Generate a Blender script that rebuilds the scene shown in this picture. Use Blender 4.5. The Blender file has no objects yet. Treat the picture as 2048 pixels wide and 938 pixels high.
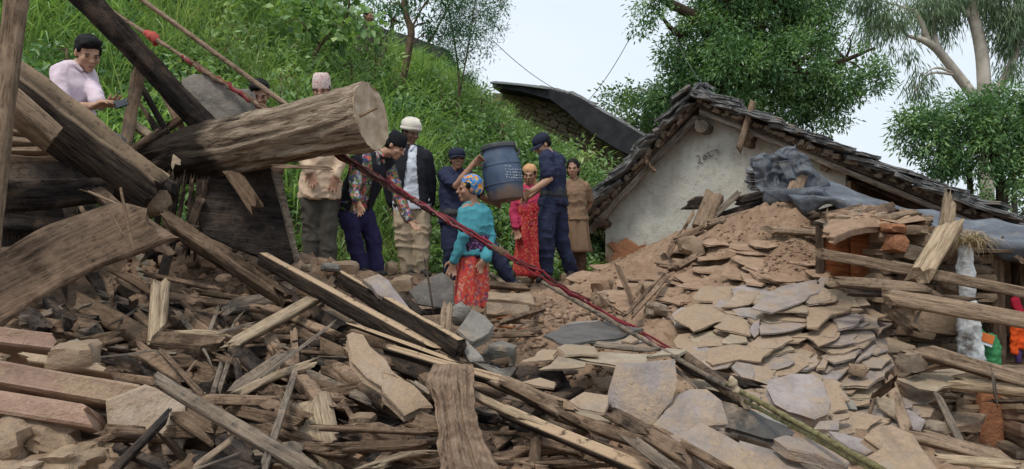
import bpy, math, random
import numpy as np
from mathutils import Vector, Matrix, Quaternion

SC = bpy.context.scene
COL = SC.collection
random.seed(7); RNG = np.random.default_rng(7)
R = math.radians
F = 1577.0            # focal length in photo pixels (photo 2048 wide)
CAM = Vector((0, 0, 1.5))

# ---------------------------------------------------------------- camera
cd = bpy.data.cameras.new("camera"); cam = bpy.data.objects.new("camera", cd); COL.objects.link(cam)
cam.location = CAM; cam.rotation_euler = (R(90), 0, 0)
cd.sensor_width = 36; cd.lens = 36 * F / 2048; cd.clip_start = .05; cd.clip_end = 2000
SC.camera = cam
# ---------------------------------------------------------------- world, sun, exposure
SUN_EL, SUN_AZ = R(62), R(215)      # overcast: a broad soft sun, high, from behind the camera on the left
w = bpy.data.worlds.new("World"); SC.world = w; w.use_nodes = True
nt = w.node_tree; nt.nodes.clear()
sky = nt.nodes.new('ShaderNodeTexSky'); sky.sky_type = 'NISHITA'; sky.sun_disc = False
sky.sun_elevation = SUN_EL; sky.sun_rotation = SUN_AZ; sky.dust_density = 3; sky.air_density = 1.2
tc = nt.nodes.new('ShaderNodeTexCoord')
cn = nt.nodes.new('ShaderNodeTexNoise'); cn.inputs['Scale'].default_value = 1.6; cn.inputs['Detail'].default_value = 5
cn.inputs['Roughness'].default_value = .5
mp = nt.nodes.new('ShaderNodeMapping'); mp.inputs['Scale'].default_value = (1, 1, 2.2)
cr = nt.nodes.new('ShaderNodeValToRGB')
cr.color_ramp.elements[0].position = .3; cr.color_ramp.elements[0].color = (5.3, 6.05, 6.8, 1)
cr.color_ramp.elements[1].position = .72; cr.color_ramp.elements[1].color = (6.2, 6.75, 7.25, 1)
mx = nt.nodes.new('ShaderNodeMixRGB'); mx.inputs['Fac'].default_value = .88
bg = nt.nodes.new('ShaderNodeBackground'); bg.inputs['Strength'].default_value = .1
ow = nt.nodes.new('ShaderNodeOutputWorld')
L_ = nt.links.new
L_(tc.outputs['Generated'], mp.inputs['Vector']); L_(mp.outputs['Vector'], cn.inputs['Vector'])
L_(cn.outputs['Fac'], cr.inputs['Fac'])
L_(sky.outputs['Color'], mx.inputs['Color1']); L_(cr.outputs['Color'], mx.inputs['Color2'])
L_(mx.outputs['Color'], bg.inputs['Color']); L_(bg.outputs['Background'], ow.inputs['Surface'])
sd = bpy.data.lights.new("sun", 'SUN'); sd.energy = 1.5; sd.angle = R(14); sd.color = (1, .93, .84)
so = bpy.data.objects.new("sun", sd); COL.objects.link(so)
dirv = Vector((math.sin(SUN_AZ) * math.cos(SUN_EL), math.cos(SUN_AZ) * math.cos(SUN_EL), math.sin(SUN_EL)))
so.rotation_euler = dirv.to_track_quat('Z', 'Y').to_euler(); so.location = (0, 0, 30)
SC.view_settings.view_transform = 'Standard'; SC.view_settings.look = 'None'
SC.view_settings.exposure = 0.58; SC.view_settings.gamma = 1
SC.view_settings.use_curve_mapping = False

# ---------------------------------------------------------------- helpers
def P(px, py, d):
    """photo pixel + distance along the view axis -> world point"""
    return Vector(((px - 1024) / F * d, d, 1.5 - (py - 469) / F * d))

def vnoise(p):
    p = np.asarray(p, float); i = np.floor(p).astype(np.int64); f = p - i; u = f * f * (3 - 2 * f)
    def h(a, b, c):
        n = (a * 374761393 + b * 668265263 + c * 2147483647) & 0xFFFFFFFF
        n = ((n ^ (n >> 13)) * 1274126177) & 0xFFFFFFFF
        return ((n ^ (n >> 16)) & 0xFFFF) / 32767.5 - 1
    r = 0
    for dx in (0, 1):
        for dy in (0, 1):
            for dz in (0, 1):
                wgt = (u[:, 0] if dx else 1 - u[:, 0]) * (u[:, 1] if dy else 1 - u[:, 1]) * (u[:, 2] if dz else 1 - u[:, 2])
                r = r + wgt * h(i[:, 0] + dx, i[:, 1] + dy, i[:, 2] + dz)
    return r
def fbm(p, o=3, g=.5):
    p = np.asarray(p, float); a = 1; r = 0
    for k in range(o):
        r = r + a * vnoise(p * (2.03 ** k) + 17.3 * k); a *= g
    return r

def tag(o, label=None, cat=None, group=None, kind=None):
    if label: o['label'] = label
    if cat: o['category'] = cat
    if group: o['group'] = group
    if kind or cat: o['kind'] = kind or 'thing'
    return o
def empty(name, loc=(0, 0, 0), parent=None):
    o = bpy.data.objects.new(name, None); COL.objects.link(o); o.location = loc; o.empty_display_size = .1
    if parent: o.parent = parent
    return o
def mesh_np(name, V, Fc, smooth=False):
    V = np.asarray(V, np.float32); me = bpy.data.meshes.new(name)
    if isinstance(Fc, np.ndarray):
        k = Fc.shape[1]; m = len(Fc)
        me.vertices.add(len(V)); me.vertices.foreach_set('co', V.ravel())
        me.loops.add(m * k); me.loops.foreach_set('vertex_index', Fc.astype(np.int32).ravel())
        me.polygons.add(m); me.polygons.foreach_set('loop_start', np.arange(0, m * k, k, dtype=np.int32))
        me.update(calc_edges=True)
    else:
        me.from_pydata([tuple(map(float, v)) for v in V], [], Fc); me.update()
    if smooth: me.polygons.foreach_set('use_smooth', np.ones(len(me.polygons), bool))
    if smooth == 'angle': me.set_sharp_from_angle(angle=R(38))
    return me
def mk(name, V, Fc, mat=None, parent=None, smooth=False, M=None):
    me = V if isinstance(V, bpy.types.Mesh) else mesh_np(name, V, Fc, smooth)
    o = bpy.data.objects.new(name, me); COL.objects.link(o)
    if mat is not None and not me.materials: me.materials.append(mat)
    if M is not None: o.matrix_world = M
    if parent is not None: o.parent = parent
    return o

# ---------------------------------------------------------------- materials
MATS = {}
class NT:
    def __init__(s, name, rough=.9, spec=.25):
        m = bpy.data.materials.new(name); m.use_nodes = True; s.m = m; s.t = m.node_tree
        s.b = s.t.nodes['Principled BSDF']; s.b.inputs['Roughness'].default_value = rough
        s.b.inputs['Specular IOR Level'].default_value = spec; MATS[name] = m
        s.tc = s.t.nodes.new('ShaderNodeTexCoord')
    def n(s, ty, **kw):
        nd = s.t.nodes.new('ShaderNode' + ty)
        for k, v in kw.items():
            if k in nd.inputs: nd.inputs[k].default_value = v
            else: setattr(nd, k, v)
        return nd
    def l(s, a, b): s.t.links.new(a, b)
    def noise(s, scale, detail=4, rough=.6, stretch=None, coord='Object', off=None, dist=0):
        v = s.tc.outputs[coord]
        mp = s.n('Mapping')
        if stretch: mp.inputs['Scale'].default_value = stretch
        s.l(v, mp.inputs['Vector'])
        oi = s.n('ObjectInfo'); ml = s.n('Math', operation='MULTIPLY'); ml.inputs[1].default_value = 37.0
        s.l(oi.outputs['Random'], ml.inputs[0]); s.l(ml.outputs[0], mp.inputs['Location'])
        nz = s.n('TexNoise'); nz.inputs['Scale'].default_value = scale; nz.inputs['Detail'].default_value = detail
        nz.inputs['Roughness'].default_value = rough; nz.inputs['Distortion'].default_value = dist
        s.l(mp.outputs['Vector'], nz.inputs['Vector']); return nz.outputs['Fac']
    def ramp(s, fac, stops):
        r = s.n('ValToRGB'); e = r.color_ramp.elements
        while len(e) < len(stops): e.new(.5)
        for el, (p, c) in zip(e, stops): el.position = p; el.color = (*c, 1) if len(c) == 3 else c
        s.l(fac, r.inputs['Fac']); return r.outputs['Color']
    def mix(s, fac, a, b, bt='MIX'):
        m = s.n('MixRGB', blend_type=bt)
        for i, x in ((0, fac), (1, a), (2, b)):
            if isinstance(x, (int, float)): m.inputs[i].default_value = x
            elif isinstance(x, tuple): m.inputs[i].default_value = (*x, 1)
            else: s.l(x, m.inputs[i])
        return m.outputs['Color']
    def math(s, op, a, b=0.0):
        m = s.n('Math', operation=op)
        for i, x in ((0, a), (1, b)):
            if isinstance(x, (int, float)): m.inputs[i].default_value = x
            else: s.l(x, m.inputs[i])
        return m.outputs[0]
    def mr(s, v, a, b, c=0, d=1):
        m = s.n('MapRange'); m.inputs[1].default_value = a; m.inputs[2].default_value = b
        m.inputs[3].default_value = c; m.inputs[4].default_value = d; s.l(v, m.inputs[0]); return m.outputs[0]
    def upness(s):
        g = s.n('NewGeometry'); x = s.n('SeparateXYZ'); s.l(g.outputs['Normal'], x.inputs[0]); return x.outputs['Z']
    def rnd(s): return s.n('ObjectInfo').outputs['Random']
    def bump(s, h, strength=.4, dist=.01):
        b = s.n('Bump'); b.inputs['Strength'].default_value = strength; b.inputs['Distance'].default_value = dist
        s.l(h, b.inputs['Height']); s.l(b.outputs['Normal'], s.b.inputs['Normal'])
    def col(s, c):
        if isinstance(c, tuple): s.b.inputs['Base Color'].default_value = (*c, 1)
        else: s.l(c, s.b.inputs['Base Color'])
        return s.m

def wood(name, c1, c2, dust, damt=.5, bs=.5):
    t = NT(name, .92, .15)
    a = t.noise(9, 6, .62, (.55, 5, 5), dist=.3); b = t.noise(2.6, 4, .65); g = t.noise(34, 4, .7, (.22, 4, 4), dist=.5)
    c = t.ramp(a, [(.34, c1), (.62, c2)])
    c = t.mix(t.mr(g, .5, .34, 0, .75), c, tuple(x * .35 for x in c1)); c = t.mix(t.mr(g, .54, .7, 0, .45), c, tuple(min(1, x * 1.35) for x in c2))
    v = t.mr(t.rnd(), 0, 1, .66, 1.2); vv = t.n('CombineColor'); [t.l(v, vv.inputs[i]) for i in range(3)]
    c = t.mix(1, c, vv.outputs[0], 'MULTIPLY')
    d = t.math('MULTIPLY', t.mr(t.upness(), -.1, .85), t.mr(b, .38, .6))
    fine = t.noise(26, 4, .75); fr = t.mr(fine, .38, .5)
    f = t.math('MULTIPLY', t.math('MULTIPLY', d, fr), damt)
    blot = t.math('MULTIPLY', t.mr(t.noise(5.5, 5, .7), .5, .62), damt * .6)
    c = t.mix(t.math('MAXIMUM', f, blot), c, dust)
    t.bump(t.math('ADD', t.math('ADD', a, t.math('MULTIPLY', g, .8)), t.math('MULTIPLY', fine, .4)), bs * 1.5, .022)
    return t.col(c)
MUDC = (.37, .255, .17)
wood('wood_tan', (.1, .068, .045), (.33, .238, .16), (.39, .285, .2), .85)
wood('wood_brown', (.055, .037, .026), (.215, .142, .094), (.36, .25, .168), .9)
wood('wood_dark', (.02, .0155, .013), (.12, .084, .062), (.3, .208, .14), .75)
wood('wood_char', (.006, .0055, .006), (.046, .039, .036), (.2, .14, .098), .5)
wood('wood_grey', (.06, .05, .042), (.27, .225, .18), (.36, .27, .19), .6)
wood('wood_pale', (.2, .142, .088), (.5, .39, .265), (.5, .385, .27), .5)
wood('wood_orange', (.17, .05, .018), (.36, .125, .045), (.36, .2, .12), .3, .25)
wood('bamboo', (.11, .1, .04), (.27, .25, .12), (.3, .24, .15), .3, .2)

def slate(name, c1, c2, mud, lo, hi):
    t = NT(name, .62, .35)
    a = t.noise(7, 6, .68); b = t.noise(4.2, 6, .68, dist=.4); fn = t.noise(38, 4, .75); ly = t.noise(9, 5, .75, (1, 1, 6), dist=1.2)
    c = t.ramp(a, [(.3, tuple(x * .85 for x in c1)), (.52, c2), (.7, tuple(x * 1.2 for x in c2))])
    v = t.mr(t.rnd(), 0, 1, .72, 1.15); vv = t.n('CombineColor'); [t.l(v, vv.inputs[i]) for i in range(3)]
    c = t.mix(1, c, vv.outputs[0], 'MULTIPLY')
    thr = t.mr(t.rnd(), 0, 1, lo, hi)
    m = t.math('SUBTRACT', b, thr); m = t.mr(m, -.04, .1)
    m = t.math('MULTIPLY', m, t.mr(fn, .3, .55, .3, 1))
    c = t.mix(m, c, mud)
    sp = t.mr(t.noise(70, 3, .65), .6, .7); c = t.mix(t.math('MULTIPLY', sp, .6), c, tuple(x * .45 for x in mud))
    st = t.mr(t.noise(12, 5, .7, (1, .3, 1), dist=1.5), .6, .72, 0, .4); c = t.mix(st, c, tuple(x * .5 for x in c1))
    t.l(t.mr(m, 0, 1, .5, .95), t.b.inputs['Roughness'])
    t.bump(t.math('ADD', t.math('ADD', ly, t.math('MULTIPLY', fn, .45)), t.math('MULTIPLY', m, .6)), .6, .018)
    return t.col(c)
slate('slate_mixed', (.19, .157, .142), (.285, .235, .205), (.34, .25, .17), .34, .62)
slate('slate_muddy', (.225, .17, .125), (.32, .245, .178), (.345, .247, .165), .22, .52)
slate('slate_purple', (.19, .162, .152), (.29, .25, .235), (.36, .27, .19), .42, .58)
slate('slate_grey', (.125, .115, .1), (.215, .198, .172), (.33, .26, .19), .5, .68)
slate('slate_dark', (.036, .032, .029), (.095, .085, .075), (.3, .23, .165), .5, .72)
slate('slate_pale', (.24, .195, .14), (.34, .275, .195), (.33, .25, .17), .35, .6)
slate('stone_red', (.225, .135, .095), (.31, .195, .138), (.33, .235, .155), .44, .58)
slate('stone_tan', (.19, .132, .085), (.29, .21, .138), (.29, .205, .135), .36, .6)
slate('stone_wall', (.1, .08, .06), (.24, .19, .14), (.3, .215, .145), .4, .62)
slate('roof_slate', (.05, .053, .056), (.15, .15, .15), (.26, .215, .165), .52, .7)
slate('cement', (.1, .09, .076), (.185, .163, .136), (.3, .24, .18), .5, .7)

def earth(name, c1, c2, c3):
    t = NT(name, .97, .1)
    a = t.noise(1.3, 5, .6, coord='Generated' if 0 else 'Object'); b = t.noise(14, 5, .65); e = t.noise(60, 3, .7)
    c = t.ramp(a, [(.35, c1), (.62, c2)]); c = t.mix(t.mr(b, .42, .62, 0, .6), c, c3)
    t.bump(t.math('ADD', b, t.math('MULTIPLY', e, .45)), .7, .03)
    return t.col(c)
earth('mud', (.28, .185, .12), (.38, .265, .185), (.2, .13, .087))
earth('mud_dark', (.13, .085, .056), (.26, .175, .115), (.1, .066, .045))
earth('mud_red', (.3, .135, .07), (.4, .2, .115), (.24, .11, .062))
earth('soil', (.06, .05, .03), (.12, .09, .055), (.05, .06, .025))

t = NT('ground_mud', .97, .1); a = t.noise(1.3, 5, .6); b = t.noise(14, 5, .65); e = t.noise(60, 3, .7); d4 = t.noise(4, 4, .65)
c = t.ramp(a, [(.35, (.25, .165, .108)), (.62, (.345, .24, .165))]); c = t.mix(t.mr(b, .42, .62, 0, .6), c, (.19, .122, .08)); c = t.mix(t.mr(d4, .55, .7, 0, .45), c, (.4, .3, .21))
xz = t.n('SeparateXYZ'); t.l(t.tc.outputs['Object'], xz.inputs[0]); k_ = t.math('ADD', t.mr(xz.outputs['X'], -.1, 1.0, 1, 0), t.mr(d4, .35, .65, -.5, .3))  # heap side: browner earth, darkened further as painted shade for the gaps
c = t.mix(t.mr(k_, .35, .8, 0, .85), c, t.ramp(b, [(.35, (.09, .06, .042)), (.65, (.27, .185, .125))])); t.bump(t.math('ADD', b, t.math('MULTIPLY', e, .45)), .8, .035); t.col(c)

def plain(name, c, rough=.8, spec=.25, var=.25, sc=8, bump=.15, c2=None):
    t = NT(name, rough, spec); a = t.noise(sc, 4, .6)
    c2 = c2 or tuple(x * (1 - var) for x in c)
    cc = t.ramp(a, [(.35, c2), (.65, c)])
    t.bump(a, bump, .01); return t.col(cc)

def leafmat(name, stops, tr=.35, rough=.5, spec=.3):
    t = NT(name, rough, spec); at = t.n('Attribute', attribute_name='rnd')
    c = t.ramp(at.outputs['Fac'], stops); t.col(c)
    tl = t.n('BsdfTranslucent'); tcx = t.mix(1, c, (1.15, 1.25, .55), 'MULTIPLY'); t.l(tcx, tl.inputs['Color'])
    ms = t.n('MixShader'); ms.inputs[0].default_value = tr
    t.l(t.b.outputs[0], ms.inputs[1]); t.l(tl.outputs[0], ms.inputs[2])
    t.l(ms.outputs[0], t.t.nodes['Material Output'].inputs['Surface']); return t.m
leafmat('leaf_grass', [(0, (.075, .14, .055)), (.4, (.2, .31, .12)), (.75, (.33, .45, .185)), (1, (.52, .52, .28))])
leafmat('leaf_weed', [(0, (.07, .14, .06)), (.45, (.205, .335, .135)), (.8, (.34, .48, .2)), (1, (.46, .56, .26))])
leafmat('leaf_mango', [(0, (.05, .12, .055)), (.5, (.13, .25, .095)), (.85, (.25, .39, .15)), (1, (.38, .47, .22))], .3, .4, .4)
leafmat('leaf_light', [(0, (.06, .12, .05)), (.5, (.13, .23, .08)), (1, (.27, .36, .16))])
leafmat('leaf_euc', [(0, (.07, .12, .075)), (.5, (.14, .21, .12)), (1, (.26, .33, .2))], .3)
leafmat('leaf_feather', [(0, (.035, .1, .055)), (.5, (.07, .17, .08)), (1, (.14, .26, .12))], .3)
# ================================================================ terrain
CTRL = [(0,938,2.8),(400,938,2.9),(800,938,3.0),(1200,938,3.0),(1600,938,3.0),(2048,938,4.1),
 (0,800,3.6),(400,800,3.8),(800,800,3.9),(1200,800,3.9),(1550,800,3.95),(1700,850,3.9),(1800,870,4.4),(1950,900,4.6),
 (200,700,4.5),(500,700,4.5),(800,700,4.7),(1100,700,4.8),(1400,700,4.8),(1650,700,4.9),(1790,740,4.95),
 (300,600,5.3),(600,600,5.4),(900,640,6.0),(1000,620,6.9),(1200,600,6.6),(1350,600,6.1),(1500,600,5.7),(1650,600,5.45),
 (400,500,5.9),(500,490,6.2),(640,525,7.0),(760,545,7.8),(850,552,8.4),(1040,585,8.0),(1120,567,8.7),(1250,520,8.6),(1450,500,6.9),(1600,480,6.4),
 (150,510,6.3),(1400,452,8.2),(1560,438,7.4),(1300,490,9.6),(1160,552,9.8),(1640,440,7.0)]
CP = [tuple(P(*c)) for c in CTRL] + [(-3,1,.35),(0,.8,.3),(3,1,.2),(-8,4,.8),(-6,6.2,1.35),(-4.4,6.4,1.45),(-3.1,7.4,1.4),(-1.8,8.6,1.2),
 (-.6,9.6,1.0),(.5,10.3,.95),(1.3,10.6,1.1),(8,5,.3),(8,9,.6),(3,12.5,1.3),(6,12,1.),(5,6.2,.5),(4.6,5.4,.45),(2.6,8.6,1.5),(2.0,9.0,1.5),tuple(P(1710,592,5.9)),(2.95,5.6,.42),(3.5,5.6,.35),(3,7,.6),(2.75,7.3,1.1),(4,8,.9),(2.6,5.15,.55),(4,6.5,.4)]
CP = np.array(CP)
def _tps(r): return np.where(r > 1e-9, r * r * np.log(np.maximum(r, 1e-9)), 0)
_n = len(CP); _A = np.zeros((_n + 3, _n + 3))
_A[:_n, :_n] = _tps(np.hypot(CP[:, None, 0] - CP[None, :, 0], CP[:, None, 1] - CP[None, :, 1])) + np.eye(_n) * .02
_A[:_n, _n] = 1; _A[:_n, _n + 1:] = CP[:, :2]; _A[_n:, :_n] = _A[:_n, _n:].T
_W = np.linalg.solve(_A, np.concatenate([CP[:, 2], np.zeros(3)]))
def foot(x): return np.clip(10.2 + .75 * (np.asarray(x) - .5), 6.7, 11.5)
_cx = [-60, -9, -4.5, -3.5, -2.7, -1.2, -.23, .72, 1.67, 2.15, 3.5, 6, 60]; _cz = [9.5, 9.2, 6.9, 5.6, 4.95, 4.4, 3.65, 2.95, 2.4, 2.1, 1.9, 1.8, 1.7]
def hill(x, y):
    x = np.asarray(x, float); y = np.asarray(y, float)
    yf = foot(x); zf = np.interp(x, [-5, -2, 0, 2], [1.45, 1.2, .98, 1.15]); zc = np.interp(x, _cx, _cz)
    t = np.clip((y - yf) / (15 - yf), 0, 1)
    z = zf + (zc - zf) * (t ** .92)
    z = np.where(y < yf, zf - .5 * (yf - y), z)
    return z + .12 * vnoise(np.stack([x * .8, y * .8, x * 0], -1).reshape(-1, 3)).reshape(z.shape) * np.clip((y - yf), 0, 1)
def terr(x, y):
    x = np.asarray(x, float); y = np.asarray(y, float); sh = x.shape; xf = x.ravel(); yf = y.ravel(); out = np.empty(len(xf))
    for i in range(0, len(xf), 20000):
        a = xf[i:i + 20000]; b = yf[i:i + 20000]
        out[i:i + 20000] = _tps(np.hypot(a[:, None] - CP[None, :, 0], b[:, None] - CP[None, :, 1])) @ _W[:_n] + _W[_n] + _W[_n + 1] * a + _W[_n + 2] * b
    out = np.clip(out, 0, 2.2)
    h = hill(xf, yf); k = np.clip((yf - foot(xf) - .1) / .6, 0, 1); k = np.where(xf > 1.9, 0, k)
    return (out * (1 - k) + (np.minimum(out, h - .2)) * k).reshape(sh)
_gx = np.arange(-8.6, 8.6, .04); _gy = np.arange(.2, 13.4, .04); _TZ = terr(*np.meshgrid(_gx, _gy))
def terr(x, y, _T0=terr):
    x = np.asarray(x, float); y = np.asarray(y, float); u = np.clip((x - _gx[0]) / .04, 0, len(_gx) - 1.001); v = np.clip((y - _gy[0]) / .04, 0, len(_gy) - 1.001)
    i = u.astype(int); j = v.astype(int); a = u - i; b = v - j
    return (_TZ[j, i] * (1 - a) + _TZ[j, i + 1] * a) * (1 - b) + (_TZ[j + 1, i] * (1 - a) + _TZ[j + 1, i + 1] * a) * b
_T = np.linspace(1.6, 12, 700)
def hit(px, py, lift=0.0):
    """where the view ray through a pixel meets the rubble surface raised by lift -> depth"""
    x = (px - 1024) / F * _T; z = 1.5 - (py - 469) / F * _T
    b = z - terr(x, _T) - lift; s = np.where(b < 0)[0]
    if not len(s): return 9.0
    i = s[0]
    if i == 0: return float(_T[0])
    return float(_T[i - 1] + (_T[i] - _T[i - 1]) * b[i - 1] / (b[i - 1] - b[i]))
def PG(px, py, lift=0.0): return P(px, py, hit(px, py, lift))

def grid_obj(name, xs, ys, zf, mat):
    X, Y = np.meshgrid(xs, ys); Z = zf(X, Y); V = np.stack([X, Y, Z], -1).reshape(-1, 3)
    nx, ny = len(xs), len(ys); I = np.arange(nx * ny).reshape(ny, nx)
    Fq = np.stack([I[:-1, :-1], I[:-1, 1:], I[1:, 1:], I[1:, :-1]], -1).reshape(-1, 4)
    return mk(name, V, Fq, mat, smooth=True)
def rubble_z(X, Y):
    Z = terr(X, Y); p = np.stack([X, Y, X * 0], -1).reshape(-1, 3)
    right = np.clip((X - .2 + (Y - 6) * .08) / .8, 0, 1)
    a = fbm(p * 3.1, 3).reshape(X.shape); b = np.abs(fbm(p * 9, 3)).reshape(X.shape); c = fbm(p * 24, 2).reshape(X.shape)
    uu = X * .8 + Y * .6; vv = -X * .6 + Y * .8; wv = .25 * vnoise(p * 1.3 + 7).reshape(X.shape)
    fur = np.abs(vnoise(np.stack([(vv + wv) * 4.2, uu * .8, X * 0 + 2], -1).reshape(-1, 3))).reshape(X.shape)
    st = np.abs(vnoise(np.stack([vv * 1.3, (uu + wv) * 3.0, X * 0 + 8], -1).reshape(-1, 3))).reshape(X.shape)
    crk = -.05 * np.clip(1 - fur * 5, 0, 1) - .03 * np.clip(1 - st * 6, 0, 1)
    return Z + (1 - right) * (.05 * a + .05 * (b - .3) + .018 * c) + right * (.03 * a + .02 * (b - .3) + crk + .012 * c * (1 + 2 * np.clip(1 - fur * 3, 0, 1))) - .02 - (1 - right) * .11 * np.clip((6.1 - Y) / .6, 0, 1)
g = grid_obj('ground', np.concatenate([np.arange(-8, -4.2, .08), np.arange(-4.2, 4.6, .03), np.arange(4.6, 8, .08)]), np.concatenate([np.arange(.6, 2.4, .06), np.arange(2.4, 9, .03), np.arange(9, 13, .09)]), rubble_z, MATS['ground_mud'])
tag(g, kind='structure')
xs = np.concatenate([np.linspace(-500, -14, 12), np.linspace(-12, 12, 110), np.linspace(14, 500, 12)])
ys = np.concatenate([np.linspace(5.5, 18, 70), np.geomspace(19, 700, 16)])
hs = grid_obj('hillside', xs, ys, hill, MATS['soil']); tag(hs, kind='structure')
xs = np.array([-500, -12, -8.1, 8.1, 12, 500]); ys = np.array([-200, -20, 0, .6, 3, 5, 6])
fg = grid_obj('near_ground', np.linspace(-300, 300, 61), np.linspace(-300, .9, 40), lambda X, Y: X * 0 + .1, MATS['mud']); tag(fg, kind='structure')

# ================================================================ foliage
def leaf_obj(name, base, d, nrm, L, W, rnd, mat, parent=None, fold=.16, droop=0.0):
    base, d, nrm = (np.asarray(a, float) for a in (base, d, nrm)); N = len(base)
    d = d / np.linalg.norm(d, axis=1, keepdims=True); s = np.cross(d, nrm); s /= np.linalg.norm(s, axis=1, keepdims=True) + 1e-9
    u = np.cross(s, d); L = L[:, None]; W = W[:, None]
    mid = base + d * L * .42
    tip = base + d * L + np.array([0, 0, -1]) * L * droop
    V = np.stack([base, mid + s * W / 2 + u * W * fold, tip, mid - s * W / 2 + u * W * fold], 1).reshape(-1, 3)
    i = np.arange(N)[:, None] * 4
    Fc = np.concatenate([i + np.array([[0, 1, 2]]), i + np.array([[0, 2, 3]])], 1).reshape(-1, 3)
    o = mk(name, V, Fc, mat, parent)
    at = o.data.attributes.new('rnd', 'FLOAT', 'FACE'); at.data.foreach_set('value', np.repeat(np.clip(rnd, 0, 1), 2).astype(np.float32))
    return o
def rdir(n, zb=0.0):
    v = RNG.normal(size=(n, 3)); v /= np.linalg.norm(v, axis=1, keepdims=True); v[:, 2] += zb
    return v / np.linalg.norm(v, axis=1, keepdims=True)
def blades(name, B, L, Wd, az, lean, arch, rnd, mat, nseg=4):
    N = len(B); t = np.linspace(0, 1, nseg + 1)
    th = lean[:, None] + arch[:, None] * t[None, :]            # angle from vertical
    ds = L[:, None] / nseg
    hx = np.cumsum(np.sin(th) * ds, 1) - np.sin(th[:, :1]) * ds; hz = np.cumsum(np.cos(th) * ds, 1) - np.cos(th[:, :1]) * ds
    c = np.stack([B[:, None, 0] + hx * np.cos(az)[:, None], B[:, None, 1] + hx * np.sin(az)[:, None], B[:, None, 2] + hz], -1)
    wv = (Wd[:, None] * np.array([.6, 1, .85, .55, .06] if nseg == 4 else np.linspace(1, .1, nseg + 1))[None, :])[..., None] * .5
    tw = az + RNG.normal(0, .5, N)
    sd = np.stack([-np.sin(tw), np.cos(tw), tw * 0], -1)[:, None, :]
    V = np.stack([c - sd * wv, c + sd * wv], 2).reshape(-1, 3); k = 2 * (nseg + 1)
    q = np.array([[2 * j, 2 * j + 1, 2 * j + 3, 2 * j + 2] for j in range(nseg)])
    Fq = (np.arange(N)[:, None, None] * k + q[None]).reshape(-1, 4)
    o = mk(name, V, Fq, mat)
    at = o.data.attributes.new('rnd', 'FLOAT', 'FACE'); at.data.foreach_set('value', np.repeat(np.clip(rnd, 0, 1), nseg).astype(np.float32))
    return o
def hill_pts(n, x0=-9.5, x1=3.6, y1=16.5):
    x = RNG.uniform(x0, x1, n); y = RNG.uniform(6.3, y1, n)
    k = (y > foot(x) - .25) & (x > -.78 * y - .5) & ~((x > 1.25) & (y < 13.2)) & (x < .32 * y)
    x, y = x[k], y[k]; return x, y
# tall arching grass, in tufts
x, y = hill_pts(9000); m = vnoise(np.stack([x * .55, y * .55, x * 0 + 3], -1)); px = x / y * F + 1024
keep = (m + np.clip((700 - px) / 900, -.35, .5) + RNG.uniform(-.25, .25, len(x))) > -.05; x, y = x[keep], y[keep]
nb = 15; X = np.repeat(x, nb) + RNG.normal(0, .07, len(x) * nb); Y = np.repeat(y, nb) + RNG.normal(0, .07, len(x) * nb)
tone = np.repeat(RNG.uniform(.2, .75, len(x)) + .15 * vnoise(np.stack([x * .9, y * .9, x * 0], -1)), nb); N = len(X)
short = np.repeat(np.clip((y - foot(y * 0 + x)) / 1.2, .45, 1), nb)
o = blades('grass', np.stack([X, Y, hill(X, Y) - .03], -1), RNG.uniform(.32, .75, N) * short, RNG.uniform(.008, .02, N), RNG.uniform(0, 6.28, N),
           RNG.uniform(.02, .4, N), RNG.uniform(.4, 1.9, N), tone + RNG.normal(0, .13, N), MATS['leaf_grass'])
tag(o, 'tall arching green grass covering the steep hillside behind the people', 'grass', kind='stuff')
# broad reed-like grass on the upper bank
x, y = hill_pts(2600, -9.5, -1.2); px = x / y * F + 1024; keep = (y > foot(x) + .6) & (vnoise(np.stack([x * .7, y * .7, x * 0 + 21], -1)) > -.15); x, y = x[keep], y[keep]
nb = 9; X = np.repeat(x, nb) + RNG.normal(0, .06, len(x) * nb); Y = np.repeat(y, nb) + RNG.normal(0, .06, len(x) * nb); N = len(X); tone = np.repeat(RNG.uniform(.3, .8, len(x)), nb)
o = blades('reed_grass', np.stack([X, Y, hill(X, Y) - .03], -1), RNG.uniform(.55, 1.05, N), RNG.uniform(.018, .034, N), RNG.uniform(0, 6.28, N), RNG.uniform(.02, .3, N), RNG.uniform(.9, 2.3, N), tone + RNG.normal(0, .1, N), MATS['leaf_weed'])
tag(o, 'broad bladed reed grass arching on the upper bank', 'grass', kind='stuff')
# leafy weeds in mounds
x, y = hill_pts(17000); m = vnoise(np.stack([x * .55, y * .55, x * 0 + 3], -1)); px = x / y * F + 1024
keep = (m + np.clip((700 - px) / 900, -.5, .45) + RNG.uniform(-.25, .25, len(x))) < .22; x, y = x[keep], y[keep]
hh = .16 + .34 * np.clip(.5 + vnoise(np.stack([x * 1.6, y * 1.6, x * 0 + 9], -1)), 0, 1); hh *= np.clip((y - foot(x)) / 1.0, .35, 1)
nb = 9; hX = np.repeat(hh, nb) * RNG.uniform(.25, 1.05, len(x) * nb)
X = np.repeat(x, nb) + RNG.normal(0, .06, len(hX)); Y = np.repeat(y, nb) + RNG.normal(0, .06, len(hX))
N = len(X); d = rdir(N, .35); d[:, 2] *= .7
tone = np.repeat(.42 + .3 * vnoise(np.stack([x * 1.1, y * 1.1, x * 0 + 5], -1)) + RNG.normal(0, .1, len(x)), nb)
o = leaf_obj('leafy_weeds', np.stack([X, Y, hill(X, Y) + hX], -1), d, rdir(N, 1.2), RNG.uniform(.06, .15, N), RNG.uniform(.025, .06, N),
             tone + RNG.normal(0, .14, N), MATS['leaf_weed'], droop=.15)
tag(o, 'low leafy green weeds spread over the hillside among the grass', 'weeds', kind='stuff')

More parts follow.
